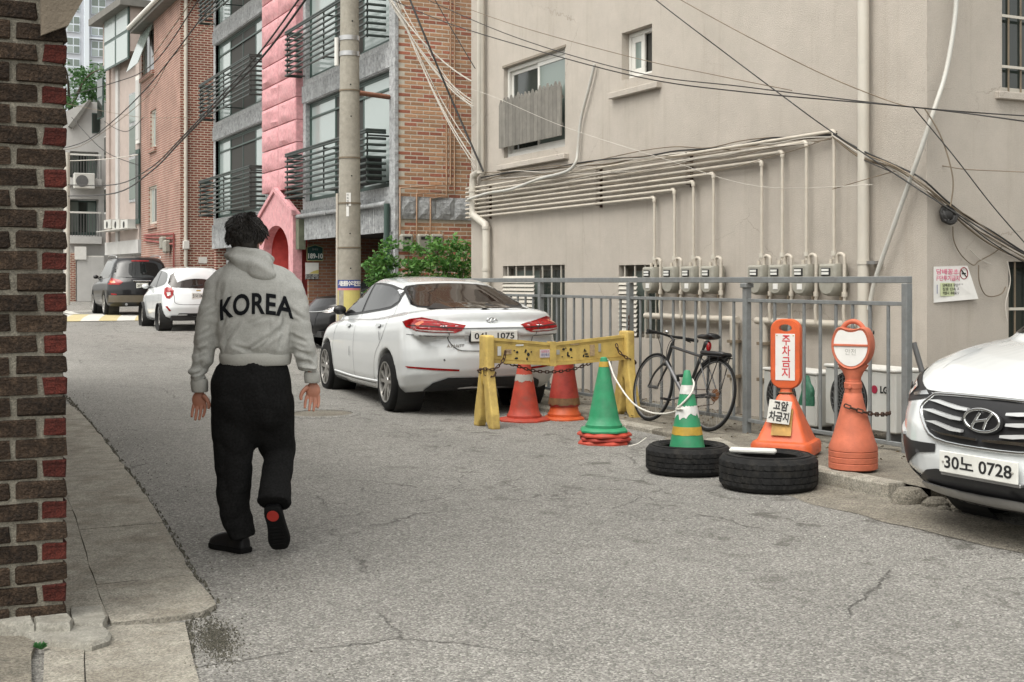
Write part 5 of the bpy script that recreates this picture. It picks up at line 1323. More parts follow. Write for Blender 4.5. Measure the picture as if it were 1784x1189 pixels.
for k in range(46):
    u = rnd.uniform(640, 830); q = at(u, 490, rnd.uniform(19.6, 20.9)); top = 2.02 - .35 * abs((u - 735) / 95) ** 2.0 * rnd.random() + rnd.uniform(-.3, .1)
    if rnd.random() < .3: top -= .45
    base = V((lerp(q.x, 7.6, .3), lerp(q.y, 18.7, .3), .1)); tip = V((q.x, q.y, top)); mid = lerp(base, tip, .5) + V((rnd.uniform(-.1, .1), rnd.uniform(-.1, .1), .1))
    st_.tube(spline([base, mid, tip], 4), [.012 - .0012 * i for i in range(9)], 5)
    for j in range(4):
        p = lerp(mid, tip, j / 3); leaf_cloud(fm, p + V((0, 0, -.04)), (.20, .20, .13), 46, .05, .10, rnd)
fm.build('foliage', M_leaf, sh, fix=False); st_.build('stems', M_bark, sh, smooth=60)
# tree behind the far houses
q = at(122, 180, 62); tr = thing('tree', 'green tree between the white house and the tower', 'tree', (q.x, q.y, 0), local=False)
MB().tube(spline([(q.x, q.y, 0), (q.x + .2, q.y, 5), (q.x, q.y, 10)], 5), [.28 - .02 * k for k in range(11)], 8).build('trunk', M_bark, tr, smooth=60)
fm = MB()
for k in range(60):
    a = rnd.uniform(0, 6.28); rr = rnd.random() ** .5 * 2.6
    leaf_cloud(fm, (q.x + rr * math.cos(a), q.y + rr * math.sin(a), 10.6 + rnd.uniform(-2.2, 1.6)), (.7, .7, .5), 60, .14, .28, rnd)
fm.build('crown', M_leafB, tr, fix=False)
lim = MB()
for k in range(7):
    a = k * .9; lim.tube(spline([(q.x, q.y, 8 + .3 * k), (q.x + 1.0 * math.cos(a), q.y + 1.0 * math.sin(a), 9.5 + .3 * k), (q.x + 2 * math.cos(a), q.y + 2 * math.sin(a), 10.5 + .2 * k)], 4), [.09 - .009 * i for i in range(9)], 6)
lim.build('limbs', M_bark, tr, smooth=60)
# weed at the foot of the wall
q = gnd(72, 1130, .03); wd = MB()
for k in range(16):
    a = rnd.uniform(0, 6.28); L_ = rnd.uniform(.012, .035); up = rnd.uniform(.008, .035); d = V((math.cos(a), math.sin(a), 0)); e = V((-d.y, d.x, 0)) * L_ * .25
    p = V((q.x, q.y, .025)); wd.add([p, p + d * L_ * .6 + e + V((0, 0, up)), p + d * L_ + V((0, 0, up * .8)), p + d * L_ * .6 - e + V((0, 0, up))], [(0, 1, 2), (0, 2, 3)])
wd.solo('weed', 'small bright green weed growing in the crack by the brick wall', 'weed', leafmat('weed_leaf', (.03, .12, .03), (.06, .19, .06)))

# ================================================================ VEHICLES
def outline(w, yf, yr, bF, cF, bR, cR_, nF=2.4, nR=2.4, kc=12, ks=18, bul=.0):
    pts = []
    ts = [PI / 2 * i / kc for i in range(kc + 1)]
    fr = []
    for t in ts:
        xi = max(0, math.sin(t)) ** (2 / nF); h = max(0, math.cos(t)) ** (2 / nF); fr.append((w * xi, yf - bF * xi * xi - cF * (1 - h)))
    re = []
    for t in ts:
        xi = max(0, math.sin(t)) ** (2 / nR); h = max(0, math.cos(t)) ** (2 / nR); re.append((w * xi, yr + bR * xi * xi + cR_ * (1 - h)))
    right = fr + [(w, lerp(fr[-1][1], re[-1][1], i / ks)) for i in range(1, ks)] + re[::-1]
    left = [(-x, y) for x, y in right[1:-1]][::-1]
    out = right + left
    return [(x * (1 - bul * (y / 2.3) ** 2 * (1 if y > 0 else .6)), y) for x, y in out]
def car_mesh(P):
    m = MB(); zb = pchip(P['zb']); zt = pchip(P['zt']); cr = P.get('crown', .05); rings = []
    pl = P['plan']
    for (s_, yf, yr, w_) in P['lev']:
        o = outline(w_, yf, yr, *pl, bul=P.get('bul', .03))
        rings.append([V((x, y, lerp(zb(y), zt(y), s_) + s_ ** 3 * cr * (1 - (x / w_) ** 2))) for x, y in o])
    s_, yf, yr, w_ = P['lev'][-1]; ymid = (yf + yr) / 2
    top = rings[-1]
    for q in (.9, .72, .5, .28, .08):
        rings.append([V((p.x * q, ymid + (p.y - ymid) * q, zt(ymid + (p.y - ymid) * q) + cr * (1 - (p.x * q / w_) ** 2))) for p in top])
    m.loft(rings)
    body = m.mesh()
    cut = MB()
    for y in P['axles']:
        for sx in (-1, 1):
            cut.lathe([(P['arch'], .0), (P['arch'], .6)], 40, M=frame((sx * .56 if sx > 0 else -1.16, y, P['wr'] + P.get('archdz', .01)), (0, 1, 0), (0, 0, 1)))
    cme = cut.mesh(); co = bpy.data.objects.new('cut', cme); C.objects.link(co)
    body = evaluated(body, [('BOOLEAN', dict(operation='DIFFERENCE', object=co, solver='EXACT'))])
    bpy.data.objects.remove(co)
    # cabin
    c = P['cab']; zr = pchip(c['zr']); rings = []; z0 = c['z0']
    for s_ in (-.25, -.1, .0, .12, .25, .4, .55, .7, .82, .91, .97, 1.0):
        sv = max(s_, 0); e = c.get('round', .10) * max(0, (sv - .82) / .18) ** 2
        w_ = lerp(c['w'][0], c['w'][1], sv ** c.get('tw', 1.35)) - e * .7
        yf = lerp(c['yf'][0], c['yf'][1], sv ** 1.08) - e; yr = lerp(c['yr'][0], c['yr'][1], sv ** c.get('tr', 1.0)) + e
        o = outline(w_, yf, yr, *c['plan'])
        rings.append([V((x, y, z0 + (zr(y) - z0) * s_ + .035 * sv ** 3 * (1 - (x / w_) ** 2))) for x, y in o])
    top = rings[-1]; ymid = (c['yf'][1] + c['yr'][1]) / 2; w1 = max(p.x for p in top)
    for q in (.9, .7, .45, .2, .05):
        rings.append([V((p.x * q, ymid + (p.y - ymid) * q, zr(ymid + (p.y - ymid) * q) + .035 * (1 - (p.x * q / w1) ** 2))) for p in top])
    m2 = MB().loft(rings).mesh()
    bm = bmesh.new(); bm.from_mesh(body); bm.from_mesh(m2)
    for f in P.get('fins', []): pass
    me = bpy.data.meshes.new('car'); bmesh.ops.triangulate(bm, faces=[f for f in bm.faces if len(f.verts) > 4]); bm.to_mesh(me); bm.free(); me.materials.clear()
    return remesh(me, P.get('vox', .016), P.get('smooth', 7), .5)
class Skin:
    def __init__(s, me): s.bvh = BVHTree.FromPolygons([v.co.copy() for v in me.vertices], [list(p.vertices) for p in me.polygons])
    def hit(s, a, b, ax, sg):
        if ax == 'x': o = V((sg * 4, a, b)); d = V((-sg, 0, 0))
        elif ax == 'y': o = V((a, sg * 6, b)); d = V((0, -sg, 0))
        elif ax == 'z': o = V((a, b, 5)); d = V((0, 0, -1))
        else:                # ax is the plan direction the ray comes from; a grows from the flank towards the middle of the car's end
            e = V((ax[0], ax[1], 0)).normalized(); p = V((-abs(e.y) * math.copysign(1, e.x), abs(e.x) * math.copysign(1, e.y), 0)); o = p * a + V((0, 0, b)) + e * 6; d = -e
        l, n, i, dist = s.bvh.ray_cast(o, d)
        if l is None:
            l, n, i, dist = s.bvh.find_nearest(o + d * (3 if ax in ('x', 'z') else 3.8))
        return l, n
    def patch(s, name, mt, root, poly, ax, sg, off=.004, step=.05, mir=False, thick=.0):
        out = []
        for q in ((1, -1) if mir else (1,)):
            bm = bmesh.new()
            pl = [(a * q if ax in ('y', 'z') else a, b) for a, b in poly]
            bm.faces.new([bm.verts.new((a, b, 0)) for a, b in pl])
            bmesh.ops.triangulate(bm, faces=bm.faces[:], ngon_method='EAR_CLIP')
            A = [p[0] for p in pl]; B = [p[1] for p in pl]
            for lo, hi, nv in ((min(A), max(A), (1, 0, 0)), (min(B), max(B), (0, 1, 0))):
                t = lo + step
                while t < hi:
                    bmesh.ops.bisect_plane(bm, geom=bm.verts[:] + bm.edges[:] + bm.faces[:], plane_co=V(nv) * t, plane_no=nv); t += step
            bmesh.ops.triangulate(bm, faces=bm.faces[:])
            sgn = sg if ax != 'x' else sg * q
            for v in bm.verts:
                l, n = s.hit(v.co.x, v.co.y, ax, sgn); v.co = l + n * off
            if thick:
                r = bmesh.ops.extrude_face_region(bm, geom=bm.faces[:])
                for v in [e for e in r['geom'] if isinstance(e, bmesh.types.BMVert)]:
                    d = V((sgn, 0, 0)) if ax == 'x' else V((0, sgn, 0)) if ax == 'y' else V((0, 0, 1)) if ax == 'z' else V((ax[0], ax[1], 0)); v.co += d * thick
            bmesh.ops.recalc_face_normals(bm, faces=bm.faces)
            me = bpy.data.meshes.new(name); bm.to_mesh(me); bm.free()
            if not thick and len(me.polygons):
                nn = sum((p.normal * p.area for p in me.polygons), V((0, 0, 0)))
                d = V((sgn, 0, 0)) if ax == 'x' else V((0, sgn, 0)) if ax == 'y' else V((0, 0, 1)) if ax == 'z' else V((ax[0], ax[1], 0))
                if nn.dot(d) < 0: me.flip_normals()
            out.append(link(name, me, mt, root, 180 if not thick else 40))
        return out
    def line(s, name, mt, root, pts, ax, sg, w=.006, off=.0025, mir=False, sub=6):
        q3 = spline([V((a, b, 0)) for a, b in pts], sub)
        poly = []
        L_, R_ = [], []
        for i, p in enumerate(q3):
            t = (q3[min(i + 1, len(q3) - 1)] - q3[max(i - 1, 0)]).normalized(); n = V((-t.y, t.x, 0)) * w / 2
            L_.append(p + n); R_.append(p - n)
        for q in ((1, -1) if mir else (1,)):
            m = MB(); vs = []
            for a, b in zip(L_, R_):
                for c in (a, b):
                    ca = c.x * q if ax in ('y', 'z') else c.x
                    l, n = s.hit(ca, c.y, ax, sg if ax != 'x' else sg * q); vs.append(l + n * off)
            fs = [(2 * i, 2 * i + 1, 2 * i + 3, 2 * i + 2) for i in range(len(L_) - 1)]
            m.add(vs, fs).build(name, mt, root, fix=False)
    def bar(s, name, mt, root, pts, ax, sg, r, off=.0, mir=False, sub=6, n=8):
        q3 = spline([V((a, b, 0)) for a, b in pts], sub)
        for q in ((1, -1) if mir else (1,)):
            ps = []
            for p in q3:
                l, nn = s.hit(p.x * q if ax in ('y', 'z') else p.x, p.y, ax, sg if ax != 'x' else sg * q); ps.append(l + nn * off)
            MB().tube(ps, r, n).build(name, mt, root, smooth=60)
def smooth_poly(pts, n=4, closed=True):
    k = len(pts); out = []
    for i in range(k):
        p0, p1, p2, p3 = (V((*pts[(i + j - 1) % k], 0)) for j in range(4))
        for j in range(n):
            t = j / n; q = .5 * ((2 * p1) + (p2 - p0) * t + (2 * p0 - 5 * p1 + 4 * p2 - p3) * t * t + (3 * p1 - p0 - 3 * p2 + p3) * t ** 3); out.append((q.x, q.y))
    return out
def wheel(root, x, y, r, w_, style=5, rr=.70):
    sg = 1 if x > 0 else -1
    h = bpy.data.objects.new('wheel', None); C.objects.link(h); h.parent = root; ORG[h] = V((0, 0, 0))
    T = frame((x, y, r), (0, 1, 0), (0, 0, 1)); q = r * rr
    prof = [(q, -w_ / 2), (r * .90, -w_ / 2 - .004), (r * .965, -w_ * .45), (r, -w_ * .34), (r, -w_ * .12), (r - .008, -w_ * .11), (r - .008, -w_ * .08), (r, -w_ * .07), (r, w_ * .07), (r - .008, w_ * .08), (r - .008, w_ * .11), (r, w_ * .12), (r, w_ * .34), (r * .965, w_ * .45), (r * .90, w_ / 2 + .004), (q, w_ / 2), (q * .96, 0)]
    MB().lathe(prof, 44, M=T, closed=True).build('tyre', M_rubberC, h, smooth=40)
    f_ = sg * w_ / 2
    rm = MB()
    rm.lathe([(q * 1.0, f_ - sg * .004), (q * 1.005, f_ + sg * .006), (q * .94, f_ + sg * .004), (q * .91, f_ - sg * .05), (q * .96, -f_ * .2)], 44, M=T, cap=False)
    n = style
    for k in range(n):
        for d in (-.14, .14):
            a = 2 * PI * k / n + .3 + d
            for a2, w0, w1 in ((a, .020, .016),):
                c, s_ = math.cos(a), math.sin(a); px, pz = -s_, c
                a3 = a + d * .9; c3, s3 = math.cos(a3), math.sin(a3)
                pin, pout = q * .16, q * .95; vs = []
                for (rad, cc, ss, ww, dx) in ((pin, c, s_, w0, -.014), (pout, c3, s3, w1, -.004)):
                    for e in (-1, 1):
                        for dd in (0, -.03): vs.append(T @ V((rad * cc - e * ww * ss, rad * ss + e * ww * cc, f_ + sg * (dx + dd))))
                rm.add(vs, [(0, 1, 3, 2), (4, 6, 7, 5), (0, 2, 6, 4), (1, 5, 7, 3), (0, 4, 5, 1), (2, 3, 7, 6)])
    rm.lathe([(0, f_ - sg * .006), (.06, f_ - sg * .008), (.075, f_ - sg * .04)], 20, M=T, cap=False)
    rm.build('rim', M_alloy, h, smooth=35)
    MB().lathe([(q * .93, f_ - sg * .075), (.0, f_ - sg * .07)], 32, M=T).build('brake', M_dark, h)
    return h
def plate_on(root, c, nrm, txt, w_=.52, h=.11, up=(0, 0, 1)):
    nrm = V(nrm).normalized(); x = V(up).cross(nrm).normalized(); F_ = frame(c, x, up)
    p = MB().box(-w_ / 2, w_ / 2, -h / 2, h / 2, -.006, .006, .003, M=F_).build('number_plate', M_plate, root)
    text('plate_lettering', txt, h * .80, M_ink, p, F_ @ Matrix.Translation((0, -.002, .0075)), .0006, .0016, fit=w_ * .86)
    return p, F_
def hlogo(root, c, nrm, w_, h, mt=M_chrome):
    nrm = V(nrm).normalized(); x = V((0, 0, 1)).cross(nrm).normalized(); F_ = frame(c, x, (0, 0, 1))
    m = MB()
    m.tube([F_ @ V((w_ / 2 * math.cos(t), h / 2 * math.sin(t), 0)) for t in [2 * PI * i / 32 for i in range(32)]], h * .075, 8, closed=True)
    for sx in (-1, 1):
        b0, b1 = (-.30 if sx < 0 else .02), (-.02 if sx < 0 else .30)
        m.tube(spline([F_ @ V((w_ * (b0 - .02 + (.06 if sx > 0 else .04)), -h * .36, .002)), F_ @ V((w_ * (b0 + b1) / 2, 0, .004)), F_ @ V((w_ * (b1 + (.02 if sx > 0 else 0)), h * .36, .002))], 4), h * .075, 8)
    m.tube(spline([F_ @ V((-w_ * .17, -h * .07, .004)), F_ @ V((0, 0, .006)), F_ @ V((w_ * .17, h * .07, .004))], 4), h * .07, 8)
    return m.build('emblem', mt, root, smooth=60)
def mirror(root, x, y, z, paint):
    sg = 1 if x > 0 else -1
    MB().ball((x + sg * .085, y, z), (.085, .06, .06), 16, 10).build('mirror', paint, root, smooth=60)
    MB().box(min(x - sg * .06, x + sg * .03), max(x - sg * .06, x + sg * .03), y - .03, y + .03, z - .065, z - .03, .008).build('mirror_stalk', M_black, root)
def common(root, P, sk, arch=True):
    for y in P['axles']:
        for sx in (-1, 1):
            wheel(root, sx * P['trk'], y, P['wr'], P['ww'], P.get('spk', 5))
            MB().lathe([(P['arch'] + .012, .0), (P['arch'] + .012, .30)], 36, M=frame((sx * .555 if sx > 0 else -.855, y, P['wr'] + P.get('archdz', .01)), (0, 1, 0), (0, 0, 1)), cap=False).build('wheel_arch_liner', M_dark, root)
    MB().box(-.62, .62, P['axles'][1] - .5, P['axles'][0] + .5, P['zb'][1][1] - .01, P['zb'][1][1] + .1).build('underbody', M_dark, root)

# ---------------------------------------------------------------- the white saloon
PS = dict(zb=[(-2.29, .36), (-2.0, .27), (-1.2, .19), (1.3, .18), (2.0, .20), (2.29, .24)],
          zt=[(-2.29, 1.075), (-2.0, 1.10), (-1.6, 1.075), (-.6, 1.0), (.6, .965), (1.1, .93), (1.8, .82), (2.15, .72), (2.29, .64)],
          lev=[(0, 2.04, -2.06, .80), (.07, 2.16, -2.17, .862), (.2, 2.25, -2.25, .892), (.38, 2.285, -2.285, .900), (.52, 2.28, -2.275, .900), (.66, 2.25, -2.235, .893), (.80, 2.20, -2.215, .880), (.9, 2.14, -2.225, .862), (.965, 2.05, -2.22, .83), (1.0, 1.95, -2.14, .77)],
          plan=(.16, .50, .10, .36, 2.2, 2.5), axles=(1.40, -1.31), wr=.318, ww=.215, trk=.785, arch=.352, crown=.045, bul=.05, vox=.015, smooth=8,
          cab=dict(z0=.95, w=(.80, .565), yf=(1.22, .36), yr=(-2.30, -.86), zr=[(-.9, 1.37), (-.3, 1.435), (.1, 1.445), (.45, 1.41)], plan=(.10, .20, .06, .15, 2.6, 3.0), tw=1.25, tr=1.0, round=.07))
sd_me = car_mesh(PS); SK = Skin(sd_me)
sc_x, sc_y, sc_r = 5.93, 14.2, R(-4.3)
sedan = thing('saloon_car', 'white saloon car with alloy wheels parked by the fence seen from behind', 'car', (sc_x, sc_y, .0), sc_r)
link('body', sd_me, M_white, sedan, 180)
common(sedan, PS, SK)
# side glass: dark surround, then two panes
sur = smooth_poly([(1.0, .985), (.50, 1.0), (0, 1.03), (-.6, 1.075), (-.98, 1.110), (-1.17, 1.175), (-1.14, 1.24), (-.95, 1.315), (-.6, 1.37), (-.2, 1.395), (.15, 1.39), (.42, 1.325), (.72, 1.18)], 3)
SK.patch('window_surround', M_black, sedan, sur, 'x', 1, .003, .06, mir=True)
SK.bar('window_trim', M_chrome, sedan, [(.80, 1.18 - .16), (.30, .998), (-.6, 1.04), (-1.18, 1.09), (-1.44, 1.135)], 'x', 1, .006, .004, mir=True) if False else None
SK.patch('side_window', M_cglass, sedan, [(.86, 1.02), (.50, 1.027), (.07, 1.052), (.10, 1.372), (.16, 1.368), (.40, 1.30), (.67, 1.16)], 'x', 1, .007, .06, mir=True)
SK.patch('side_window', M_cglass, sedan, [(-.01, 1.058), (-.6, 1.098), (-.95, 1.132), (-1.13, 1.195), (-1.09, 1.24), (-.90, 1.30), (-.58, 1.348), (-.20, 1.372), (.03, 1.373)], 'x', 1, .007, .06, mir=True)
# rear glass
SK.patch('rear_window_surround', M_black, sedan, smooth_poly([(-.615, 1.135), (0, 1.115), (.615, 1.135), (.575, 1.24), (.50, 1.362), (0, 1.395), (-.50, 1.362), (-.575, 1.24)], 3), 'y', -1, .003, .06)
SK.patch('rear_window', M_cglassB, sedan, smooth_poly([(-.59, 1.148), (0, 1.13), (.59, 1.148), (.55, 1.24), (.48, 1.350), (0, 1.382), (-.48, 1.350), (-.55, 1.24)], 3), 'y', -1, .007, .06)
SK.patch('windscreen', M_cglass, sedan, [(-.68, 1.02), (.68, 1.02), (.50, 1.35), (0, 1.385), (-.50, 1.35)], 'y', 1, .006, .06)
# tail lamps, wrapping the corner
for sx in (-1, 1):
    DG = (sx * .5, -.866)
    SK.patch('tail_lamp', M_redlens, sedan, [(.165, .990), (.27, 1.022), (.40, 1.040), (.52, 1.020), (.68, .985), (.868, .955), (.83, .905), (.765, .880), (.55, .886), (.36, .905), (.22, .935)], DG, sx, .007, .03)
    SK.patch('reversing_lamp', M_clear, sedan, [(.36, .924), (.52, .912), (.74, .902), (.765, .890), (.55, .895), (.38, .912)], DG, sx, .010, .03)
    SK.patch('indicator', M_amber, sedan, [(.34, .965), (.40, 1.005), (.435, .985), (.39, .945)], DG, sx, .010, .03)
    SK.line('lamp_crease', M_ink, sedan, [(.24, .955), (.45, .950), (.66, .938), (.83, .930)], DG, sx, .008, .009)
    SK.patch('reflector', M_redlens, sedan, [(sx * a, b) for a, b in ((.86, .530), (.60, .515), (.36, .500), (.36, .480), (.60, .490), (.84, .512))], 'y', -1, .006, .05)
SK.patch('diffuser', M_black, sedan, [(-.66, .27), (.66, .27), (.60, .36), (.46, .415), (-.46, .415), (-.60, .36)], 'y', -1, .012, .06)
SK.patch('headlamp', M_clear, sedan, [(.50, .66), (.62, .74), (.80, .80), (.82, .72), (.70, .64)], 'y', 1, .006, .05, mir=True)
SK.patch('grille', M_black, sedan, [(-.36, .70), (.36, .70), (.45, .45), (-.45, .45)], 'y', 1, .006, .06)
# shut lines
for pts in ([(.03, 1.03), (.02, .70), (-.02, .40), (-.03, .27)], [(.82, .97), (.98, .80), (1.02, .55), (.95, .27)], [(-1.16, 1.16), (-1.24, .98), (-1.12, .78), (-.92, .60), (-.86, .40), (-.86, .27)], [(.95, .27), (-.03, .265), (-.86, .27)]):
    SK.line('shut_line', M_ink, sedan, pts, 'x', 1, .007, .002, mir=True)
SK.line('shut_line', M_ink, sedan, [(.56, 1.0), (.55, .97), (.50, .90), (.46, .78), (.38, .705), (.25, .69), (0, .688), (-.25, .69), (-.38, .705), (-.46, .78), (-.50, .90), (-.55, .97), (-.56, 1.0)], 'y', -1, .008, .009)
SK.line('shut_line', M_ink, sedan, [(-.84, .86), (-.6, .845), (-.5, .84)], 'y', -1, .006, .003, mir=True)
SK.line('shut_line', M_ink, sedan, [(-.60, 1.09), (-.2, 1.10), (.2, 1.10), (.60, 1.09)], 'z', 1, .006, .002) if False else None
SK.bar('sill_trim', M_white, sedan, [(.95, .30), (0, .285), (-.95, .30)], 'x', 1, .016, -.004, mir=True)
for y, z in ((-.98, .925), (.30, .885)):
    SK.patch('door_handle', M_chrome, sedan, smooth_poly([(y - .09, z), (y - .07, z + .018), (y + .08, z + .012), (y + .09, z - .004), (y + .06, z - .018), (y - .07, z - .014)], 3), 'x', 1, .022, .05, mir=True, thick=.0)
    SK.patch('door_handle_cup', M_greyplast, sedan, smooth_poly([(y - .06, z - .005), (y, z + .02), (y + .05, z), (y, z - .035)], 3), 'x', 1, .004, .05, mir=True)
SK.patch('protector', M_black, sedan, [(-1.03, .86), (-1.012, .86), (-1.07, .765), (-1.088, .765)], 'x', -1, .01, .05); SK.patch('protector', M_black, sedan, [(.155, .64), (.172, .64), (.172, .53), (.155, .53)], 'x', -1, .01, .05)
for sx in (-1, 1):
    l, n = SK.hit(.80, 1.03, 'x', sx); mirror(sedan, l.x, .80, 1.06, M_black)
l, n = SK.hit(0, .85, 'y', -1)
SK.patch('plate_recess', M_white, sedan, [(-.33, .915), (.33, .915), (.30, .775), (-.30, .775)], 'y', -1, .004, .05)
plate_on(sedan, (0, l.y - .012, .845), (0, -1, 0), '04노 1075'); SK.line('plate_recess_edge', M_ink, sedan, [(-.36, .925), (0, .928), (.36, .925)], 'y', -1, .008, .006)
MB().box(-.272, .272, l.y - .006, l.y + .03, .782, .908, .004).build('plate_holder', M_ink, sedan)
l, n = SK.hit(0, 1.005, 'y', -1); hlogo(sedan, l + n * .006, n, .115, .06)
l, n = SK.hit(-.36, .745, 'y', -1)
text('model_lettering', 'AVANTE', .045, M_silver, sedan, frame(l + V((-.05, -.008, 0)), (1, 0, 0), (0, 0, 1)), .002, .001, 1.15)
for x in (-.52, .1, .5): l, n = SK.hit(x, .60, 'y', -1); MB().lathe([(0, 0), (.011, 0), (.011, .003), (0, .003)], 12, M=frame(l + n * .001, (1, 0, 0), (0, 0, 1))).build('parking_sensor', M_greyplast, sedan)
l, n = SK.hit(0, -.55, 'z', 1); MB().loft([[V((x * k, -.55 - .10 + y * k, l.z + zz_)) for x, y in ((.02, .08), (-.02, .08), (-.02, -.08), (.02, -.08))] for k, zz_ in ((1, -.01), (.8, .03), (.2, .05))]).build('antenna_fin', M_white, sedan, smooth=50) if False else None

# ---------------------------------------------------------------- the white SUV whose nose juts in from the right
PU = dict(zb=[(-2.345, .34), (-2.0, .26), (-1.2, .24), (1.4, .24), (2.1, .21), (2.345, .20)],
          zt=[(-2.345, 1.08), (-1.6, 1.10), (.6, 1.09), (1.0, 1.085), (1.4, 1.045), (1.85, .955), (2.15, .865), (2.345, .77)],
          lev=[(0, 2.17, -2.14, .84), (.08, 2.25, -2.25, .90), (.22, 2.325, -2.32, .935), (.42, 2.345, -2.345, .945), (.62, 2.335, -2.335, .945), (.78, 2.30, -2.31, .938), (.89, 2.25, -2.28, .92), (.96, 2.18, -2.24, .885), (1.0, 2.08, -2.15, .82)],
          plan=(.12, .42, .08, .30, 2.7, 2.6), axles=(1.39, -1.31), wr=.365, ww=.235, trk=.80, arch=.41, crown=.025, bul=.03, vox=.014, smooth=7,
          cab=dict(z0=1.03, w=(.84, .62), yf=(1.52, .55), yr=(-2.22, -1.95), zr=[(-2.1, 1.60), (-1, 1.67), (0, 1.665), (.4, 1.62)], plan=(.12, .22, .08, .22, 2.6, 2.8), tw=1.35, round=.09))
su_me = car_mesh(PU); SU = Skin(su_me)
suv = thing('suv_car', 'white SUV with chrome slatted grille jutting in from the right edge', 'car', (5.20 + 2.345 - .01, 4.85, 0), R(90))
link('body', su_me, M_white, suv, 180); common(suv, PU, SU)
gri = [(-.40, .783), (0, .79), (.40, .783), (.47, .765), (.535, .70), (.47, .62), (.335, .548), (0, .535), (-.335, .548), (-.47, .62), (-.535, .70), (-.47, .765)]
SU.patch('grille', M_black, suv, gri, 'y', 1, .006, .05)
ed = gri + [gri[0]]
q3 = []
for a, b_ in smooth_poly(gri, 3): l, n = SU.hit(a, b_, 'y', 1); q3.append(l + n * .008)
MB().tube(q3, .013, 8, closed=True).build('grille_frame', M_chrome, suv, smooth=60)
for sx in (-1, 1):
    for z0, z1, xo, xi, mt in ((.742, .720, .47, .13, M_satin), (.690, .668, .50, .15, M_satin), (.632, .608, .44, .13, M_satin)):
        pl = [(sx * xi, z1 + .009), (sx * (xi + .08), z1 + .014), (sx * (xo - .08), z0 + .011), (sx * xo, z0 + .003), (sx * (xo - .08), z0 - .003), (sx * (xi + .08), z1 - .003), (sx * xi, z1 - .004)]
        SU.patch('grille_slat', mt, suv, pl, 'y', 1, .012, .05, thick=.022)
    SU.patch('grille_slat', M_chrome, suv, [(sx * .02, .583), (sx * .30, .588), (sx * .38, .598), (sx * .30, .578), (sx * .02, .572)], 'y', 1, .012, .05, thick=.015)
l, n = SU.hit(0, .680, 'y', 1); MB().lathe([(0, 0), (.13, 0), (.14, -.02)], 24, M=frame(l + V((0, .015, 0)), (1, 0, 0), (0, 0, 1)) @ Matrix.Scale(.5, 4, (0, 1, 0))).build('emblem_back', M_black, suv)
hlogo(suv, l + V((0, .038, .004)), (0, 1, 0), .235, .118)
# lamps
for sx in (-1, 1):
    DG = (sx * .6, .8); A0 = .6 * 2.345 - .8 * .9          # a = .6 y - .8 x : flank is small, middle of the nose is large
    def q_(pts): return [(.6 * y - .8 * x, z) for x, y, z in pts]
    SU.patch('headlamp', M_black, suv, q_([(.50, 2.27, .772), (.62, 2.22, .740), (.78, 2.10, .712), (.90, 1.94, .712), (.93, 1.84, .76), (.93, 1.80, .85), (.92, 1.84, .905), (.87, 1.97, .885), (.76, 2.10, .845), (.62, 2.21, .800)]), DG, sx, .004, .025)
    SU.patch('headlamp_lens', M_clear, suv, q_([(.72, 2.14, .805), (.86, 1.98, .860), (.915, 1.85, .872), (.92, 1.84, .78), (.89, 1.95, .745), (.78, 2.10, .745)]), DG, sx, .010, .025)
    SU.patch('headlamp_bezel', M_chrome, suv, q_([(.56, 2.25, .772), (.70, 2.16, .752), (.73, 2.14, .765), (.60, 2.22, .792)]), DG, sx, .010, .025)
    l, n = SU.hit(.6 * 2.06 - .8 * .81, .79, DG, sx); MB().lathe([(0, .012), (.022, .010), (.034, 0)], 20, M=frame(l + n * .008, V((0, 0, 1)).cross(n), (0, 0, 1))).build('headlamp_projector', M_cglass, suv, smooth=50)
    SU.patch('fog_lamp_housing', M_black, suv, q_([(.94, 1.82, .60), (.86, 2.0, .565), (.74, 2.14, .525), (.60, 2.22, .507), (.335, 2.30, .52), (.335, 2.30, .475), (.52, 2.26, .448), (.62, 2.20, .40), (.74, 2.13, .352), (.84, 2.02, .362), (.93, 1.86, .43)]), DG, sx, .006, .03)
    SU.bar('daytime_running_lamp', M_satin, suv, q_([(.935, 1.83, .607), (.85, 2.0, .573), (.72, 2.14, .532)]), DG, sx, .010, .006)
    SU.patch('fog_lamp', M_clear, suv, smooth_poly([(.6 * 2.07 - .8 * .79 + .038 * math.cos(t), .455 + .04 * math.sin(t)) for t in [2 * PI * i / 10 for i in range(10)]], 2), DG, sx, .014, .03)
    SU.patch('side_marker', M_amber, suv, q_([(.905, 1.92, .45), (.91, 1.90, .45), (.91, 1.90, .545), (.90, 1.93, .54)]), DG, sx, .010, .02)
SU.patch('lower_intake', M_black, suv, [(-.60, .235), (.60, .235), (.58, .30), (.44, .365), (.34, .385), (-.34, .385), (-.44, .365), (-.58, .30)], 'y', 1, .008, .05)
SU.patch('lower_cladding', M_greyplast, suv, [(.62, .225), (.60, .31), (.70, .32), (.86, .36), (.94, .40), (.94, .26)], 'y', 1, .007, .04, mir=True)
SU.patch('skid_plate', M_silver, suv, [(-.56, .262), (-.50, .245), (0, .24), (.50, .245), (.56, .262), (.52, .298), (0, .285), (-.52, .298)], 'y', 1, .02, .05, thick=.022)
SU.patch('chin', M_black, suv, [(-.60, .205), (.60, .205), (.6, .235), (-.6, .235)], 'y', 1, .02, .05)
l, n = SU.hit(0, .44, 'y', 1); plate_on(suv, (0, l.y + .020, .440), (0, 1, 0), '30노 0728', .53, .115); MB().box(-.27, .27, l.y - .03, l.y + .012, .365, .385, .004).build('plate_bracket', M_silver, suv)
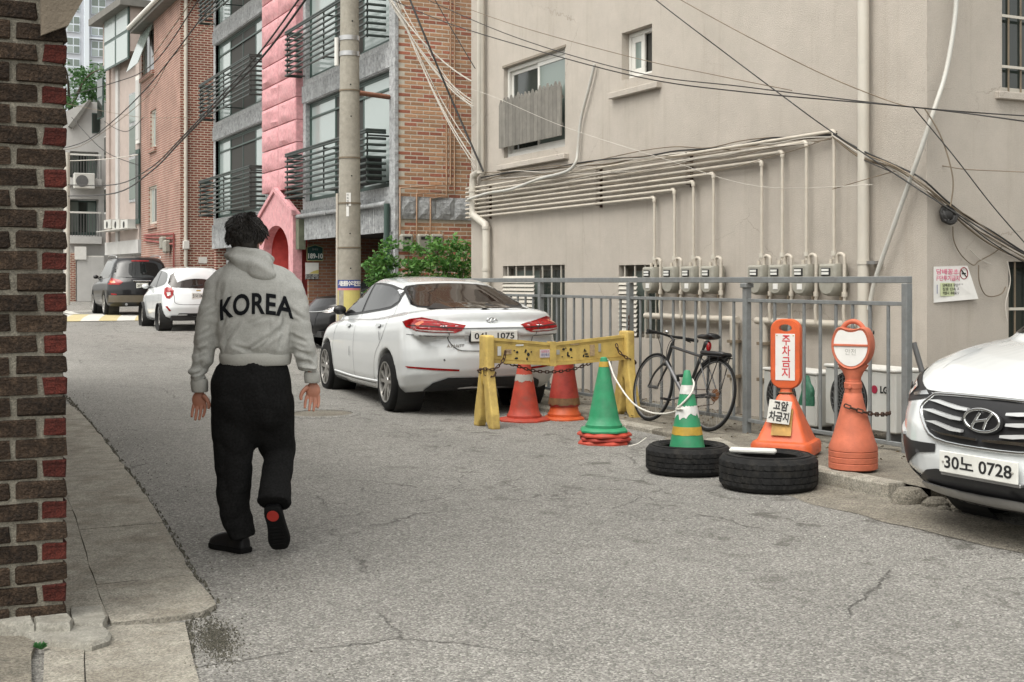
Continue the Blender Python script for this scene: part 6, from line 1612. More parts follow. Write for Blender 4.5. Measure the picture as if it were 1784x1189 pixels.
for sx in (-1, 1): MB().lathe([(0, 0), (.007, 0), (.006, .004), (0, .005)], 10, M=frame((sx * .235, l.y + .027, .44), (1, 0, 0), (0, 0, -1))).build('plate_screw', M_reflg, suv)
SU.line('shut_line', M_ink, suv, [(-.88, .90), (-.76, .86), (-.60, .80), (-.44, .792), (0, .80), (.44, .792), (.60, .80), (.76, .86), (.88, .90)], 'y', 1, .009, .003)
SU.line('bonnet_crease', M_greyplast, suv, [(.60, 2.0), (.66, 1.6), (.70, 1.1)], 'z', 1, .003, .0015, mir=True)
SU.patch('windscreen', M_cglass, suv, [(-.76, 1.10), (.76, 1.10), (.60, 1.52), (0, 1.58), (-.60, 1.52)], 'y', 1, .006, .06)
SU.patch('side_window', M_cglass, suv, smooth_poly([(.72, 1.13), (-1.75, 1.16), (-1.95, 1.40), (-1.6, 1.55), (0, 1.59), (.45, 1.50)], 2), 'x', 1, .006, .08, mir=True)
for pts in ([(.75, 1.07), (.85, .80), (.80, .35)], [(-.25, 1.10), (-.25, .35)], [(-1.2, 1.10), (-1.05, .7), (-.9, .35)]): SU.line('shut_line', M_ink, suv, pts, 'x', 1, .008, .002, mir=True)
SU.patch('wheel_arch_trim', M_greyplast, suv, [(.9, .25), (-.9, .25), (-.9, .36), (.9, .36)], 'x', 1, .006, .08, mir=True)
for sx in (-1, 1):
    l, n = SU.hit(.78, 1.12, 'x', sx); mirror(suv, l.x, .80, 1.16, M_white)
SU.patch('tail_lamp', M_redlens, suv, [(.5, .95), (.85, 1.02), (.86, .90), (.55, .86)], 'y', -1, .006, .05, mir=True)

# ---------------------------------------------------------------- white hatchback
PH = dict(zb=[(-1.8, .32), (-1.5, .24), (-1, .19), (1, .18), (1.8, .22)], zt=[(-1.8, .93), (-1.3, .98), (.5, .93), (1.0, .90), (1.5, .80), (1.8, .66)],
          lev=[(0, 1.62, -1.62, .70), (.1, 1.74, -1.75, .77), (.35, 1.80, -1.80, .80), (.6, 1.79, -1.78, .80), (.85, 1.72, -1.74, .785), (1.0, 1.55, -1.68, .72)],
          plan=(.12, .45, .07, .28, 2.3, 2.6), axles=(1.19, -1.19), wr=.29, ww=.175, trk=.70, arch=.32, crown=.04, bul=.04, vox=.02, smooth=6,
          cab=dict(z0=.90, w=(.735, .55), yf=(1.15, .30), yr=(-1.72, -1.42), zr=[(-1.5, 1.42), (-.8, 1.465), (0, 1.47), (.3, 1.44)], plan=(.09, .2, .06, .2, 2.6, 2.8), round=.07))
ht = car_mesh(PH); SH = Skin(ht)
hatch = thing('hatchback_car', 'small white hatchback with tall red tail lamps parked up the lane', 'car', (6.72, 31.5, gz(6.7, 31.5)), R(-1))
link('body', ht, M_white, hatch, 180); common(hatch, PH, SH)
SH.patch('rear_window', M_cglassB, hatch, smooth_poly([(-.60, 1.0), (.60, 1.0), (.56, 1.2), (.48, 1.36), (-.48, 1.36), (-.56, 1.2)], 2), 'y', -1, .006, .07)
for sx in (-1, 1):
    SH.patch('tail_lamp', M_redlens, hatch, [(.07, .97), (.15, 1.01), (.26, 1.0), (.34, .93), (.33, .81), (.25, .73), (.17, .75), (.10, .85)], (sx * .5, -.866), sx, .007, .03)
    SH.patch('reversing_lamp', M_clear, hatch, [(.17, .89), (.27, .89), (.27, .82), (.20, .80)], (sx * .5, -.866), sx, .011, .03)
SH.patch('reflector', M_redlens, hatch, [(.74, .56), (.70, .57), (.62, .46), (.66, .45)], 'y', -1, .008, .05, mir=True)
SH.patch('side_window', M_cglass, hatch, smooth_poly([(.85, .98), (0, .99), (-1.1, 1.06), (-1.35, 1.15), (-1.1, 1.33), (-.4, 1.39), (.2, 1.38), (.5, 1.22)], 2), 'x', 1, .006, .07, mir=True)
SH.line('window_pillar', M_black, hatch, [(-.28, .99), (-.28, 1.4)], 'x', 1, .05, .009, mir=True)
SH.patch('windscreen', M_cglass, hatch, [(-.6, .98), (.6, .98), (.48, 1.38), (-.48, 1.38)], 'y', 1, .006, .07)
l, n = SH.hit(0, .80, 'y', -1); plate_on(hatch, (0, l.y - .01, .80), (0, -1, 0), '51너 0432', .335, .15)
SH.line('shut_line', M_ink, hatch, [(-.62, .98), (-.55, .80), (-.5, .62), (0, .60), (.5, .62), (.55, .80), (.62, .98)], 'y', -1, .01, .003)
for pts in ([(-.28, .98), (-.28, .28)], [(.75, .92), (.82, .5), (.78, .28)], [(-1.0, 1.05), (-.95, .7), (-.75, .28)]): SH.line('shut_line', M_ink, hatch, pts, 'x', 1, .009, .002, mir=True)
SH.patch('bumper_insert', M_black, hatch, [(-.5, .33), (.5, .33), (.45, .40), (-.45, .40)], 'y', -1, .006, .06)
l, n = SH.hit(0, .93, 'y', -1); MB().box(-.05, .05, l.y - .015, l.y, .915, .94, .005).build('emblem', M_tape, hatch)
MB().tube([(-.2, l.y - .03, 1.02), (.1, l.y - .02, 1.06)], .012, 6).build('wiper', M_black, hatch)
for sx in (-1, 1):
    l, n = SH.hit(.72, .98, 'x', sx); mirror(hatch, l.x, .74, 1.02, M_white)
SH.patch('roof_spoiler', M_white, hatch, [(-.5, -1.40), (.5, -1.40), (.46, -1.55), (-.46, -1.55)], 'z', 1, .012, .06, thick=.02)

# ---------------------------------------------------------------- black SUV
PB = dict(zb=[(-2.42, .38), (-2.1, .30), (-1.2, .26), (1.4, .26), (2.42, .28)], zt=[(-2.42, 1.08), (-1.6, 1.10), (.6, 1.07), (1.1, 1.05), (1.9, .95), (2.42, .78)],
          lev=[(0, 2.2, -2.2, .86), (.1, 2.33, -2.34, .93), (.35, 2.42, -2.42, .97), (.6, 2.41, -2.41, .97), (.85, 2.33, -2.37, .95), (1.0, 2.15, -2.30, .87)],
          plan=(.14, .5, .10, .34, 2.3, 2.5), axles=(1.43, -1.38), wr=.36, ww=.235, trk=.83, arch=.40, crown=.05, bul=.04, vox=.022, smooth=6,
          cab=dict(z0=1.02, w=(.86, .64), yf=(1.15, .40), yr=(-2.32, -1.95), zr=[(-2.1, 1.66), (-1, 1.735), (0, 1.735), (.4, 1.69)], plan=(.1, .22, .08, .24, 2.6, 2.8), round=.08))
kb = car_mesh(PB); SB = Skin(kb)
bsuv = thing('suv_car', 'black SUV with roof rails and red tail lamps farthest up the lane', 'car', (6.87, 39.8, gz(6.9, 39.8)), R(-2))
link('body', kb, M_blackcar, bsuv, 180); common(bsuv, PB, SB)
SB.patch('rear_window', M_cglass, bsuv, smooth_poly([(-.68, 1.15), (.68, 1.15), (.62, 1.4), (.55, 1.56), (-.55, 1.56), (-.62, 1.4)], 2), 'y', -1, .006, .08)
SB.patch('tail_lamp', M_redlens, bsuv, [(.93, 1.08), (.82, 1.12), (.60, 1.06), (.52, 1.0), (.62, .92), (.90, .93)], 'y', -1, .008, .05, mir=True)
SB.patch('indicator', M_amber, bsuv, [(.86, 1.03), (.74, 1.04), (.72, .97), (.84, .97)], 'y', -1, .012, .05, mir=True)
SB.patch('bumper_lower', mat('taupe_cladding', (.12, .105, .085), .6), bsuv, [(-.9, .42), (.9, .42), (.9, .62), (-.9, .62)], 'y', -1, .006, .08)
SB.patch('reflector', M_redlens, bsuv, [(.84, .68), (.70, .66), (.70, .63), (.84, .64)], 'y', -1, .010, .05, mir=True)
SB.patch('side_window', M_cglass, bsuv, smooth_poly([(.80, 1.12), (-1.7, 1.16), (-1.95, 1.40), (-1.6, 1.58), (0, 1.63), (.42, 1.56)], 2), 'x', 1, .006, .08, mir=True)
SB.patch('windscreen', M_cglass, bsuv, [(-.7, 1.1), (.7, 1.1), (.56, 1.6), (-.56, 1.6)], 'y', 1, .006, .08)
SB.bar('window_trim', M_chrome, bsuv, [(.80, 1.11), (-.5, 1.12), (-1.7, 1.15)], 'x', 1, .01, .004, mir=True)
l, n = SB.hit(0, .93, 'y', -1); plate_on(bsuv, (0, l.y - .01, .90), (0, -1, 0), '26머 4518', .335, .15); MB().box(-.25, .25, l.y - .02, l.y + .02, 1.02, 1.05, .008).build('tailgate_trim', M_chrome, bsuv)
SB.patch('brake_light', M_redlens, bsuv, [(-.25, 1.60), (.25, 1.60), (.25, 1.63), (-.25, 1.63)], 'y', -1, .01, .05)
for sx in (-1, 1):
    MB().tube(spline([(sx * .62, -1.7, 1.70), (sx * .63, -1.5, 1.77), (sx * .63, .0, 1.79), (sx * .62, .3, 1.72)], 4), .018, 8).build('roof_rail', M_silver, bsuv, smooth=60)
    l, n = SB.hit(.8, 1.1, 'x', sx); mirror(bsuv, l.x, .8, 1.16, M_blackcar)
MB().tube([(-.45, -2.45, .36), (-.45, -2.3, .36)], .04, 10).build('exhaust', M_chrome, bsuv, smooth=60)

# ---------------------------------------------------------------- dark car under the brick house
dk = kb.copy() if False else None
PD = dict(PH); PD['zt'] = [(-1.8, .93), (-1.3, .98), (.5, .97), (1.0, .98), (1.5, .92), (1.8, .78)]
PD['lev'] = PH['lev']; dm = car_mesh(PD); SD = Skin(dm)
dcar = thing('dark_car', 'dark car parked nose out under the brick house behind the white saloon', 'car', (9.0, 23.1, gz(8, 23)), R(90))
link('body', dm, M_blackcar, dcar, 180); common(dcar, PD, SD)
SD.patch('grille', M_black, dcar, [(-.40, .70), (.40, .70), (.36, .45), (-.36, .45)], 'y', 1, .006, .06)
SD.bar('grille_trim', M_chrome, dcar, [(-.72, .735), (-.4, .70), (0, .69), (.4, .70), (.72, .735)], 'y', 1, .012, .006)
SD.patch('headlamp', M_clear, dcar, [(.46, .70), (.60, .76), (.76, .84), (.77, .74), (.62, .68)], 'y', 1, .008, .05, mir=True)
SD.patch('windscreen', M_cglass, dcar, [(-.62, 1.02), (.62, 1.02), (.48, 1.38), (-.48, 1.38)], 'y', 1, .006, .07)
SD.patch('side_window', M_cglass, dcar, smooth_poly([(.85, 1.0), (0, 1.01), (-1.1, 1.06), (-1.35, 1.15), (-1.1, 1.33), (-.4, 1.39), (.2, 1.38), (.5, 1.22)], 2), 'x', 1, .006, .07, mir=True)
l, n = SD.hit(0, .40, 'y', 1); plate_on(dcar, (0, l.y + .012, .42), (0, 1, 0), '12가 3406')

# ================================================================ CONES, BARRIER, SIGNS, TYRES, BICYCLE
def octa(s, c):  return [(s, c), (c, s), (-c, s), (-s, c), (-s, -c), (-c, -s), (c, -s), (s, -c)]
def cone(loc, rz, label, body, base, h=.70, bands=(), bs=.20, r0=.135, r1=.032, group=None, skirt=True, hollow_top=True):
    t = thing('traffic_cone', label, 'traffic cone', loc, rz, group)
    if base:
        o = octa(bs, bs * .52)
        MB().loft([[V((x, y, 0)) for x, y in o], [V((x, y, .014)) for x, y in o], [V((x * .93, y * .93, .030)) for x, y in o], [V((x * .80, y * .80, .036)) for x, y in o]]).build('base', base, t, smooth=35)
    zb = .03 if base else 0
    rr = lambda z: lerp(r0, r1, (z - .09) / (h - .09))
    prof = ([(r0 + .022, zb), (r0 + .022, zb + .030), (r0 + .010, zb + .042), (r0 + .004, .09)] if skirt else [(r0, 0), (r0, .02)]) + [(rr(z), z) for z in [lerp(.095, h, k / 12) for k in range(13)]]
    if hollow_top: prof += [(r1 - .006, h), (r1 - .008, h - .05), (0, h - .05)]
    else: prof += [(r1 * .7, h + .008), (0, h + .01)]
    MB().lathe(prof, 36).build('body', body, t, smooth=35)
    for (z0, z1, mt, torn) in bands:
        m = MB(); n = 72; vs = []
        for j in range(n):
            g = 2 * PI * j / n; e = torn * (noise.noise((math.cos(g) * 4, math.sin(g) * 4, z0 * 20)))
            e2 = torn * max(0, noise.noise((math.cos(g) * 5, math.sin(g) * 5, z1 * 20 + 5)))
            for z in (z0 - e, z1 - e2 * .3):
                q = rr(z) + .0022; vs.append((q * math.cos(g), q * math.sin(g), z))
        m.add(vs, [(2 * j, 2 * ((j + 1) % n), 2 * ((j + 1) % n) + 1, 2 * j + 1) for j in range(n)]).build('reflective_band' if mt in (M_reflw, M_reflg) else 'tape', mt, t, smooth=60)
    return t
p = gnd(918, 734); cone((p.x, p.y + .06, 0), .5, 'faded red cone with grey band, left of the two under the yellow barrier', M_redcone, M_redcone, .74, [(.405, .475, M_reflg, .03)], .235, .155, .034)
p = gnd(985, 736); p.y += .26; p.x += .13; cone((p.x, p.y, 0), .2, 'bright orange cone below an old dark red one, under the yellow barrier', M_orange, M_orange, .62, [], .20, .150, .055)
cone((p.x, p.y, .135), .2, 'old dark red cone with brown taped top stacked on the orange cone', M_darkcone, None, .66, [(.02, .09, M_brown, .02), (.445, .465, M_reflw, .01), (.466, .62, M_brown, .0)], .2, .153, .060, skirt=False)
p = gnd(1052, 772); gcx, gcy = p.x, p.y
for k in range(3): cone((gcx + random.uniform(-.012, .012), gcy + random.uniform(-.012, .012), .034 * k), .9 + .25 * k, f'red cone base stacked under the plain green cone, {["lowest", "middle", "uppermost"][k]} of three', M_redcone if k != 1 else M_darkcone, M_redcone if k != 1 else M_darkcone, .40, [], .215, .122, .05)
cone((gcx, gcy, .105), 1.1, 'plain green traffic cone stacked on red cone bases', M_green, M_green, .64, [(.565, .61, M_tape, .004)], .20, .140, .030, hollow_top=False)
def tyre(loc, Ro, w_, label, tilt=0, rz=0):
    t = thing('old_tyre', label, 'tyre', loc, rz, 'old tyres lying on the road'); ri = Ro * .60
    n = 180; prof = [(ri, .015), (ri + .012, .0), (Ro * .80, -.004), (Ro * .93, .006), (Ro * .985, .030)]
    ribs = [.17, .30, .335, .48, .515, .665, .70, .83]
    z0, z1 = .030, w_ - .030
    tread = [(Ro - .001, z0 + .004)]
    for i, f_ in enumerate(ribs[1:-1]):
        z = lerp(z0, z1, (f_ - .17) / .66); tread += [(Ro, z - .0035), (Ro - .009, z - .002), (Ro - .009, z + .002), (Ro, z + .0035)] if i % 2 == 0 else [(Ro, z)]
    prof += tread + [(Ro - .001, z1 - .004), (Ro * .985, w_ - .030), (Ro * .93, w_ - .006), (Ro * .80, w_ + .004), (ri + .012, w_), (ri, w_ - .015), (ri + .05, w_ * .6), (ri + .05, w_ * .4)]
    vs = []; fs = []
    for i, (r, z) in enumerate(prof):
        for j in range(n):
            g = 2 * PI * j / n; d = 0
            if r > Ro - .004 and (j + int(z * 120)) % 6 == 0: d = .006
            vs.append(((r - d) * math.cos(g), (r - d) * math.sin(g), z))
    k = len(prof)
    for i in range(k):
        for j in range(n): fs.append((i * n + j, i * n + (j + 1) % n, ((i + 1) % k) * n + (j + 1) % n, ((i + 1) % k) * n + j))
    MB().add(vs, fs).build('casing', M_rubber, t, smooth=25)
    b = MB()
    for rr_ in (Ro * .70, Ro * .86): b.tube([(rr_ * math.cos(g), rr_ * math.sin(g), w_ + .003) for g in [2 * PI * i / 60 for i in range(60)]], .003, 5, closed=True)
    b.build('sidewall_rib', M_rubber, t, smooth=60)
    return t
tyre((5.37, 7.80, .006), .315, .20, 'worn black tyre holding the striped green cone')
t2 = tyre((5.46, 6.97, .006), .335, .225, 'worn black tyre with a white foam bar on top', rz=.4)
cone((5.36, 7.80, .0), .3, 'green cone with white bands standing inside a tyre', M_green, None, .75, [(.585, .650, M_reflw, .004), (.42, .50, M_reflw, .045), (.285, .345, M_tape, .004)], .2, .150, .024, skirt=False, hollow_top=False)
a = V((5.27, 7.15, .236)); b_ = V((5.50, 6.93, .236)); d = (b_ - a).normalized(); e = V((-d.y, d.x, 0))
MB().box(-.16, .16, -.035, .035, 0, .035, .012, M=frame((a + b_) / 2 + e * -.02, d, e)).solo('foam_bar', 'white foam plastic bar lying on the front tyre', 'foam', M_foam, smooth=40)

# ---------------------------------------------------------------- chain helper
def chain(name, label, pts, L_=.040, r=.0055, wd=.012, group=None):
    q = spline(pts, 10); m = MB(); acc = 0; k = 0; pos = q[0]; i = 0
    pts2 = [q[0]]
    for p in q[1:]:
        while (p - pts2[-1]).length >= L_: pts2.append(pts2[-1] + (p - pts2[-1]).normalized() * L_)
    for i in range(len(pts2) - 1):
        c = (pts2[i] + pts2[i + 1]) / 2; d = (pts2[i + 1] - pts2[i]).normalized(); s_ = d.cross(V((.3, .2, 1))).normalized(); u_ = d.cross(s_)
        s_ = s_ if i % 2 else u_
        h_ = L_ * .5; lp = []
        for t in range(10):
            g = 2 * PI * t / 10; lp.append(c + d * ((h_ if math.cos(g) > 0 else -h_) * .75 + math.cos(g) * wd * .6) + s_ * math.sin(g) * wd)
        m.tube(lp, r, 6, closed=True)
    return m.solo(name, label, 'chain', M_rust, smooth=60, group=group)

# ---------------------------------------------------------------- yellow plastic barrier
by = 11.07; bxl, bxr = 5.27, 6.86
ba = thing('yellow_barrier', 'worn yellow plastic barrier with sagging board between two forked legs', 'barrier', ((bxl + bxr) / 2, by, 0), local=False)
for x, rot in ((bxl, 0), (bxr, 0)):
    tz = .0 if x == bxl else kz(by) - .03
    outer = [(-.215, 0), (-.115, 0), (-.105, .035), (-.07, .06), (-.055, .10), (-.045, .20), (-.02, .40), (0, .43), (.02, .40), (.045, .20), (.055, .10), (.07, .06), (.105, .035), (.115, 0), (.215, 0), (.20, .14), (.155, .30), (.115, .45), (.09, .60), (.088, .88), (.075, .895), (-.075, .895), (-.088, .88), (-.09, .60), (-.115, .45), (-.155, .30), (-.20, .14)]
    m = MB()
    for s0, s1, xa_, xb_ in ((1, .95, -.045, -.036), (1, 1, -.036, .036), (.95, 1, .036, .045)):
        pass
    pl = [(by + a, b + tz) for a, b in outer]
    lgm = remesh(MB().prism(pl, x - .046, x + .046, 'x').mesh(), .010, 7); lgm.transform(Matrix.Translation(-ORG[ba])); link('leg', lgm, M_yellow, ba, 180)
    pl2 = [(by + a * .78, .06 + b * .93 + tz) for a, b in outer]
    for sg in (-1, 1): MB().box(x + sg * .043 - .004, x + sg * .043 + .004, by - .06, by + .06, .47 + tz, .86 + tz, .003).build('leg_rib', M_yellow, ba)
def board(x0, x1, zt0, zt1, zb0, zb1):
    pl = [(x0, zb0), (x1, zb1), (x1, zt1), (x0, zt0)]
    b_ = MB().prism(pl, by - .018, by + .018, 'y').build('board', M_yellow, ba)
    for (a, c) in (((x0, zt0), (x1, zt1)), ((x0, zb0 + .028), (x1, zb1 + .028))):
        MB().prism([(a[0], a[1] - .028), (c[0], c[1] - .028), (c[0], c[1]), (a[0], a[1])], by - .030, by + .030, 'y').build('board_edge', M_yellow, b_)
    for k in (.16, .84):
        MB().prism([(x0 + .03, lerp(zb0, zt0, k) - .004), (x1 - .03, lerp(zb1, zt1, k) - .004), (x1 - .03, lerp(zb1, zt1, k) + .004), (x0 + .03, lerp(zb0, zt0, k) + .004)], by - .024, by - .016, 'y').build('board_rib', M_yellow, b_)
    return b_
xm = 5.985
b1 = board(bxl + .044, xm - .03, .872, .808, .625, .582); b2 = board(xm + .03, bxr - .044, .805, .868, .580, .612)
MB().prism([(xm - .035, .575), (xm + .035, .572), (xm + .035, .815), (xm - .035, .818)], by - .034, by + .034, 'y').build('hinge', M_yellow, ba)
def on_board(u, v): return onY(u, v, by - .026)
def bst_(name, u0, v0, u1, v1, mt, dy=.0):
    a = on_board(u0, v0); b_ = on_board(u1, v1); return box(name, mt, ba, a.x, b_.x, by - .027 - dy, by - .019, b_.z, a.z)
M_fsk = mat('faded_sticker', (.36, .26, .15), .7, var=.3, scale=60); M_lav = mat('lavender_sticker', (.50, .46, .48), .7, var=.12, scale=60)
bst_('slot', 867, 604, 873, 620, M_reflw); bst_('slot', 1043, 599, 1047, 613, M_reflg); bst_('sticker', 880, 609, 891, 617, M_fsk); bst_('sticker', 899, 600.5, 912, 603, M_reflw)
st1 = bst_('sticker', 941, 609.5, 959, 623, M_lav); bst_('sticker', 963, 610, 975, 618, M_reflg); bst_('sticker', 993, 597, 1009, 601, M_fsk); bst_('sticker', 1028, 601, 1036, 620, M_fsk)
for k, s_ in enumerate(('담배꽁초', '무단투기')):
    a = on_board(950, 613 + 6 * k); text('sticker_lettering', s_, .03, (M_pinkink, M_blue)[k], st1, frame((a.x, by - .0285, a.z), (1, 0, 0), (0, 0, 1)), .0005, fit=.09)
a = on_board(885, 613); text('sticker_lettering', '공사중', .03, M_brown, ba, frame((a.x, by - .029, a.z), (1, 0, 0), (0, 0, 1)), .0005, fit=.055)
# broken remains of painted lettering
rnd = random.Random(8)
for (u, v, w_, h_) in ((895, 610, 3, 2), (899, 612, 5, 4), (897, 623, 6, 3), (914, 611, 3, 4), (918, 615, 5, 6), (915, 609, 3, 3), (917, 623, 3, 5), (925, 612, 2, 3), (980, 607, 4, 4), (985, 606, 2, 2), (993, 607, 4, 5), (988, 614, 3, 7), (990, 619, 3, 3), (979, 621, 2, 2), (995, 622, 3, 2), (1018, 608, 2, 3), (1017, 611, 5, 2), (1018, 616, 7, 2.5), (1019, 620, 8, 2.5), (1016, 618, 2, 5)):
    a = on_board(u, v); b_ = on_board(u + w_, v + h_); cxx, czz = (a.x + b_.x) / 2, (a.z + b_.z) / 2; hw, hh = (b_.x - a.x) / 2, (a.z - b_.z) / 2
    MB().prism([(cxx + hw * math.cos(g) * rnd.uniform(.7, 1.3), czz + hh * math.sin(g) * rnd.uniform(.7, 1.3)) for g in [2 * PI * i / 7 for i in range(7)]], by - .0262, by - .017, 'y').build('worn_lettering', M_ink, ba)
yf = by - .06
chain('chain', 'rusty chain wound round the left leg of the yellow barrier', [V((5.44, yf, .74)), V((5.42, yf - .01, .66)), V((5.36, yf - .02, .60)), V((5.28, yf - .05, .565)), V((5.21, yf - .02, .575)), V((5.20, by + .05, .55)), V((5.24, by + .04, .53)), V((5.24, yf - .03, .50)), V((5.31, yf - .04, .51)), V((5.34, yf, .56))])
chain('chain', 'rusty chain sagging below the board of the yellow barrier', [V((5.48, by + .05, .62)), V((5.62, by + .06, .585)), V((5.80, by + .06, .53)), V((6.0, by + .06, .51)), V((6.2, by + .06, .52)), V((6.38, by + .05, .56)), V((6.52, by + .05, .61))])
chain('chain', 'rusty chain running from the right slot of the barrier to the fence', [V((6.70, yf, .78)), V((6.72, yf - .02, .70)), V((6.80, yf - .03, .64)), V((6.92, yf, .60)), V((7.02, by + .10, .555))])
q = onX(1097, 550, FX - .03); chain('chain', 'thin chain hanging down a fence post beside the bicycle', [V((FX - .04, q.y, q.z)), V((FX - .045, q.y, q.z - .3)), V((FX - .04, q.y + .02, q.z - .62))], .032, .0035, .009)
MB().tube(spline([(5.215, by - .03, .57), (5.19, by - .06, .50), (5.195, by - .05, .42)], 5), .005, 6).solo('twine', 'yellow twine end hanging from the barrier leg', 'twine', M_tape, smooth=60)
# white rope between the cones
wp = [V((gcx + .02, gcy - .02, .735)), V((gcx + .03, gcy - .05, .70))] + [at(u, v, d) for u, v, d in ((1072, 660, 10.5), (1100, 700, 10.2), (1130, 718, 9.9), (1160, 721, 9.6), (1188, 713, 9.3))] + [*[V((5.36 + (lerp(.150, .024, (z - .09) / .66) + .009) * math.cos(R(a)), 7.80 + (lerp(.150, .024, (z - .09) / .66) + .009) * math.sin(R(a)), z)) for z, a in ((.47, 165), (.50, 195), (.54, 225), (.585, 258), (.63, 290), (.665, 320), (.69, 360))]]
MB().tube(spline(wp, 6), .0075, 7).solo('rope', 'white rope sagging between the two green cones', 'rope', M_rope, smooth=60)
a = at(1095, 779, 10.7); MB().tube(spline([(a.x, a.y, .02), (a.x + .08, a.y - .02, .04), (a.x + .19, a.y + .02, .08)], 4), .005, 6).solo('rope', 'short pale rope end on the ground beside the green cone', 'rope', M_rope, smooth=60)

# ---------------------------------------------------------------- square orange no-parking stand
def rrect(w_, h_, r, n=5):
    o = []
    for cx, cy, a0 in ((w_ / 2 - r, h_ / 2 - r, 0), (-w_ / 2 + r, h_ / 2 - r, PI / 2), (-w_ / 2 + r, -h_ / 2 + r, PI), (w_ / 2 - r, -h_ / 2 + r, 1.5 * PI)):
        for k in range(n + 1): a = a0 + PI / 2 * k / n; o.append((cx + r * math.cos(a), cy + r * math.sin(a)))
    return o
sa = thing('no_parking_stand', 'square headed orange no parking stand with white vertical panel and taped note', 'sign', (6.17, 7.66, kz(7.66)), R(-51))
def ring2(w_, d_, z, r=.04, n=5): return [V((x, y, z)) for x, y in rrect(w_, d_, min(r, w_ / 2 - .002, d_ / 2 - .002), n)]
MB().loft([ring2(.43, .43, 0, .06), ring2(.465, .465, .02, .07), ring2(.465, .465, .085, .07), ring2(.44, .44, .108, .06), ring2(.385, .385, .118, .04), ring2(.36, .36, .14, .03), ring2(.235, .225, .30, .03), ring2(.13, .115, .435, .025), ring2(.095, .075, .462, .025), ring2(.085, .060, .49, .022), ring2(.105, .055, .515, .022)]).build('base', M_orange, sa, smooth=40)
# head plate with handle hole
hw, hb, ht_ = .116, .50, 1.03
outl = [(x, y + (hb + ht_) / 2) for x, y in rrect(2 * hw, ht_ - hb, .085, 6)]
hole = [(.050 * math.cos(t), .962 + .028 * math.sin(t)) for t in [2 * PI * i / 16 for i in range(16)]]
bm = bmesh.new()
def face_with_hole(bm, outer, hole, y):
    ov = [bm.verts.new((x, y, z)) for x, z in outer]; hv = [bm.verts.new((x, y, z)) for x, z in hole]
    es = [bm.edges.new((ov[i], ov[(i + 1) % len(ov)])) for i in range(len(ov))] + [bm.edges.new((hv[i], hv[(i + 1) % len(hv)])) for i in range(len(hv))]
    bmesh.ops.triangle_fill(bm, use_beauty=True, use_dissolve=False, edges=es); return ov, hv
o1, h1 = face_with_hole(bm, [(x * .93, (z - .765) * .97 + .765) for x, z in outl], hole, -.036); o2, h2 = face_with_hole(bm, outl, hole, .030)
om = [bm.verts.new((x, -.020, z)) for x, z in outl]
for A_, B_ in ((o1, om), (om, o2), (h1, h2)):
    for i in range(len(A_)): bm.faces.new((A_[i], A_[(i + 1) % len(A_)], B_[(i + 1) % len(A_)], B_[i]))
bmesh.ops.recalc_face_normals(bm, faces=bm.faces); me = bpy.data.meshes.new('head'); bm.to_mesh(me); bm.free(); link('head', me, M_orange, sa, 40)
MB().box(-.074, .074, -.0395, -.0365, .565, .918, .001).build('panel', M_paper, sa)
for k, ch in enumerate('주차금지'): text('lettering', ch, .086, M_red, sa, frame((0.008, -.0405, .866 - .083 * k), (1, 0, 0), (0, 0, 1)), .0006, .0012, fit=.062)
for x in (-.062, .062): MB().lathe([(0, 0), (.005, 0), (.004, .003), (0, .004)], 10, M=frame((x, -.0395, .905), (1, 0, 0), (0, 0, 1))).build('rivet', M_tape, sa)
# yellow faded label patches and the taped note on the pyramid
Fp = frame((0, -.118, .325), (1, 0, 0), (0, .42, 1))
MB().box(-.075, .075, -.13, .08, .0, .003, M=frame((0, -.1335, .28), (1, 0, 0), (0, .45, 1))).build('yellow_label', mat('faded_label', (.40, .23, .06), .7, var=.3, scale=14), sa)
no2 = MB().box(-.085, .085, -.088, .088, 0, .0025, M=frame((-.02, -.148, .335), (1, 0, -.08), (.08, .32, 1))).build('taped_note', M_note, sa)
Fn = frame((-.020, -.1515, .335), (1, 0, -.08), (.08, .32, 1))
for k, (s_, w_) in enumerate((('고암', .11), ('차금지', .15))): text('lettering', s_, .078, M_ink, no2, Fn @ Matrix.Translation((0.005, .042 - .082 * k, .003)), .0004, .002, fit=w_)
MB().tube([(x, y, .470) for x, y in rrect(.105, .085, .03, 4)], .006, 6, closed=True).build('rope_collar', M_brown, sa, smooth=60)

# ---------------------------------------------------------------- round faded orange stand
ro = thing('no_parking_stand', 'round headed faded orange stand with white disc and chain round its waist', 'sign', (6.08, 6.82, kz(6.82) + .004), R(-58))
prof = [(.150, 0), (.168, .010), (.168, .045), (.164, .050), (.168, .055), (.168, .085), (.164, .090), (.168, .095), (.168, .125), (.164, .130), (.168, .136), (.166, .16), (.150, .20), (.128, .27), (.100, .37), (.076, .46), (.062, .525), (.058, .53), (.058, .56), (.062, .565), (.062, .60), (.056, .605), (.056, .62)]
MB().lathe(prof + [(0, .625)], 32).build('base', M_orangeF, ro, smooth=30)
rgs = []
for z, a_, b_ in ((.61, .052, .045), (.64, .056, .048), (.68, .075, .055), (.71, .10, .058), (.73, .11, .055)): rgs.append([V((a_ * math.cos(t), b_ * math.sin(t), z)) for t in [2 * PI * i / 24 for i in range(24)]])
MB().loft(rgs).build('neck', M_orangeF, ro, smooth=50)
hc = .865
def head_ring(s_, y, sx=.140, sz=.172):
    o = []
    for i in range(48):
        t = 2 * PI * i / 48; x, z = sx * math.cos(t), sz * math.sin(t)
        if z > .118: z = .118 + (z - .118) * .25 - .022 * max(0, 1 - (x / .07) ** 2)
        o.append(V((x * s_, y, hc + z * s_)))
    return o
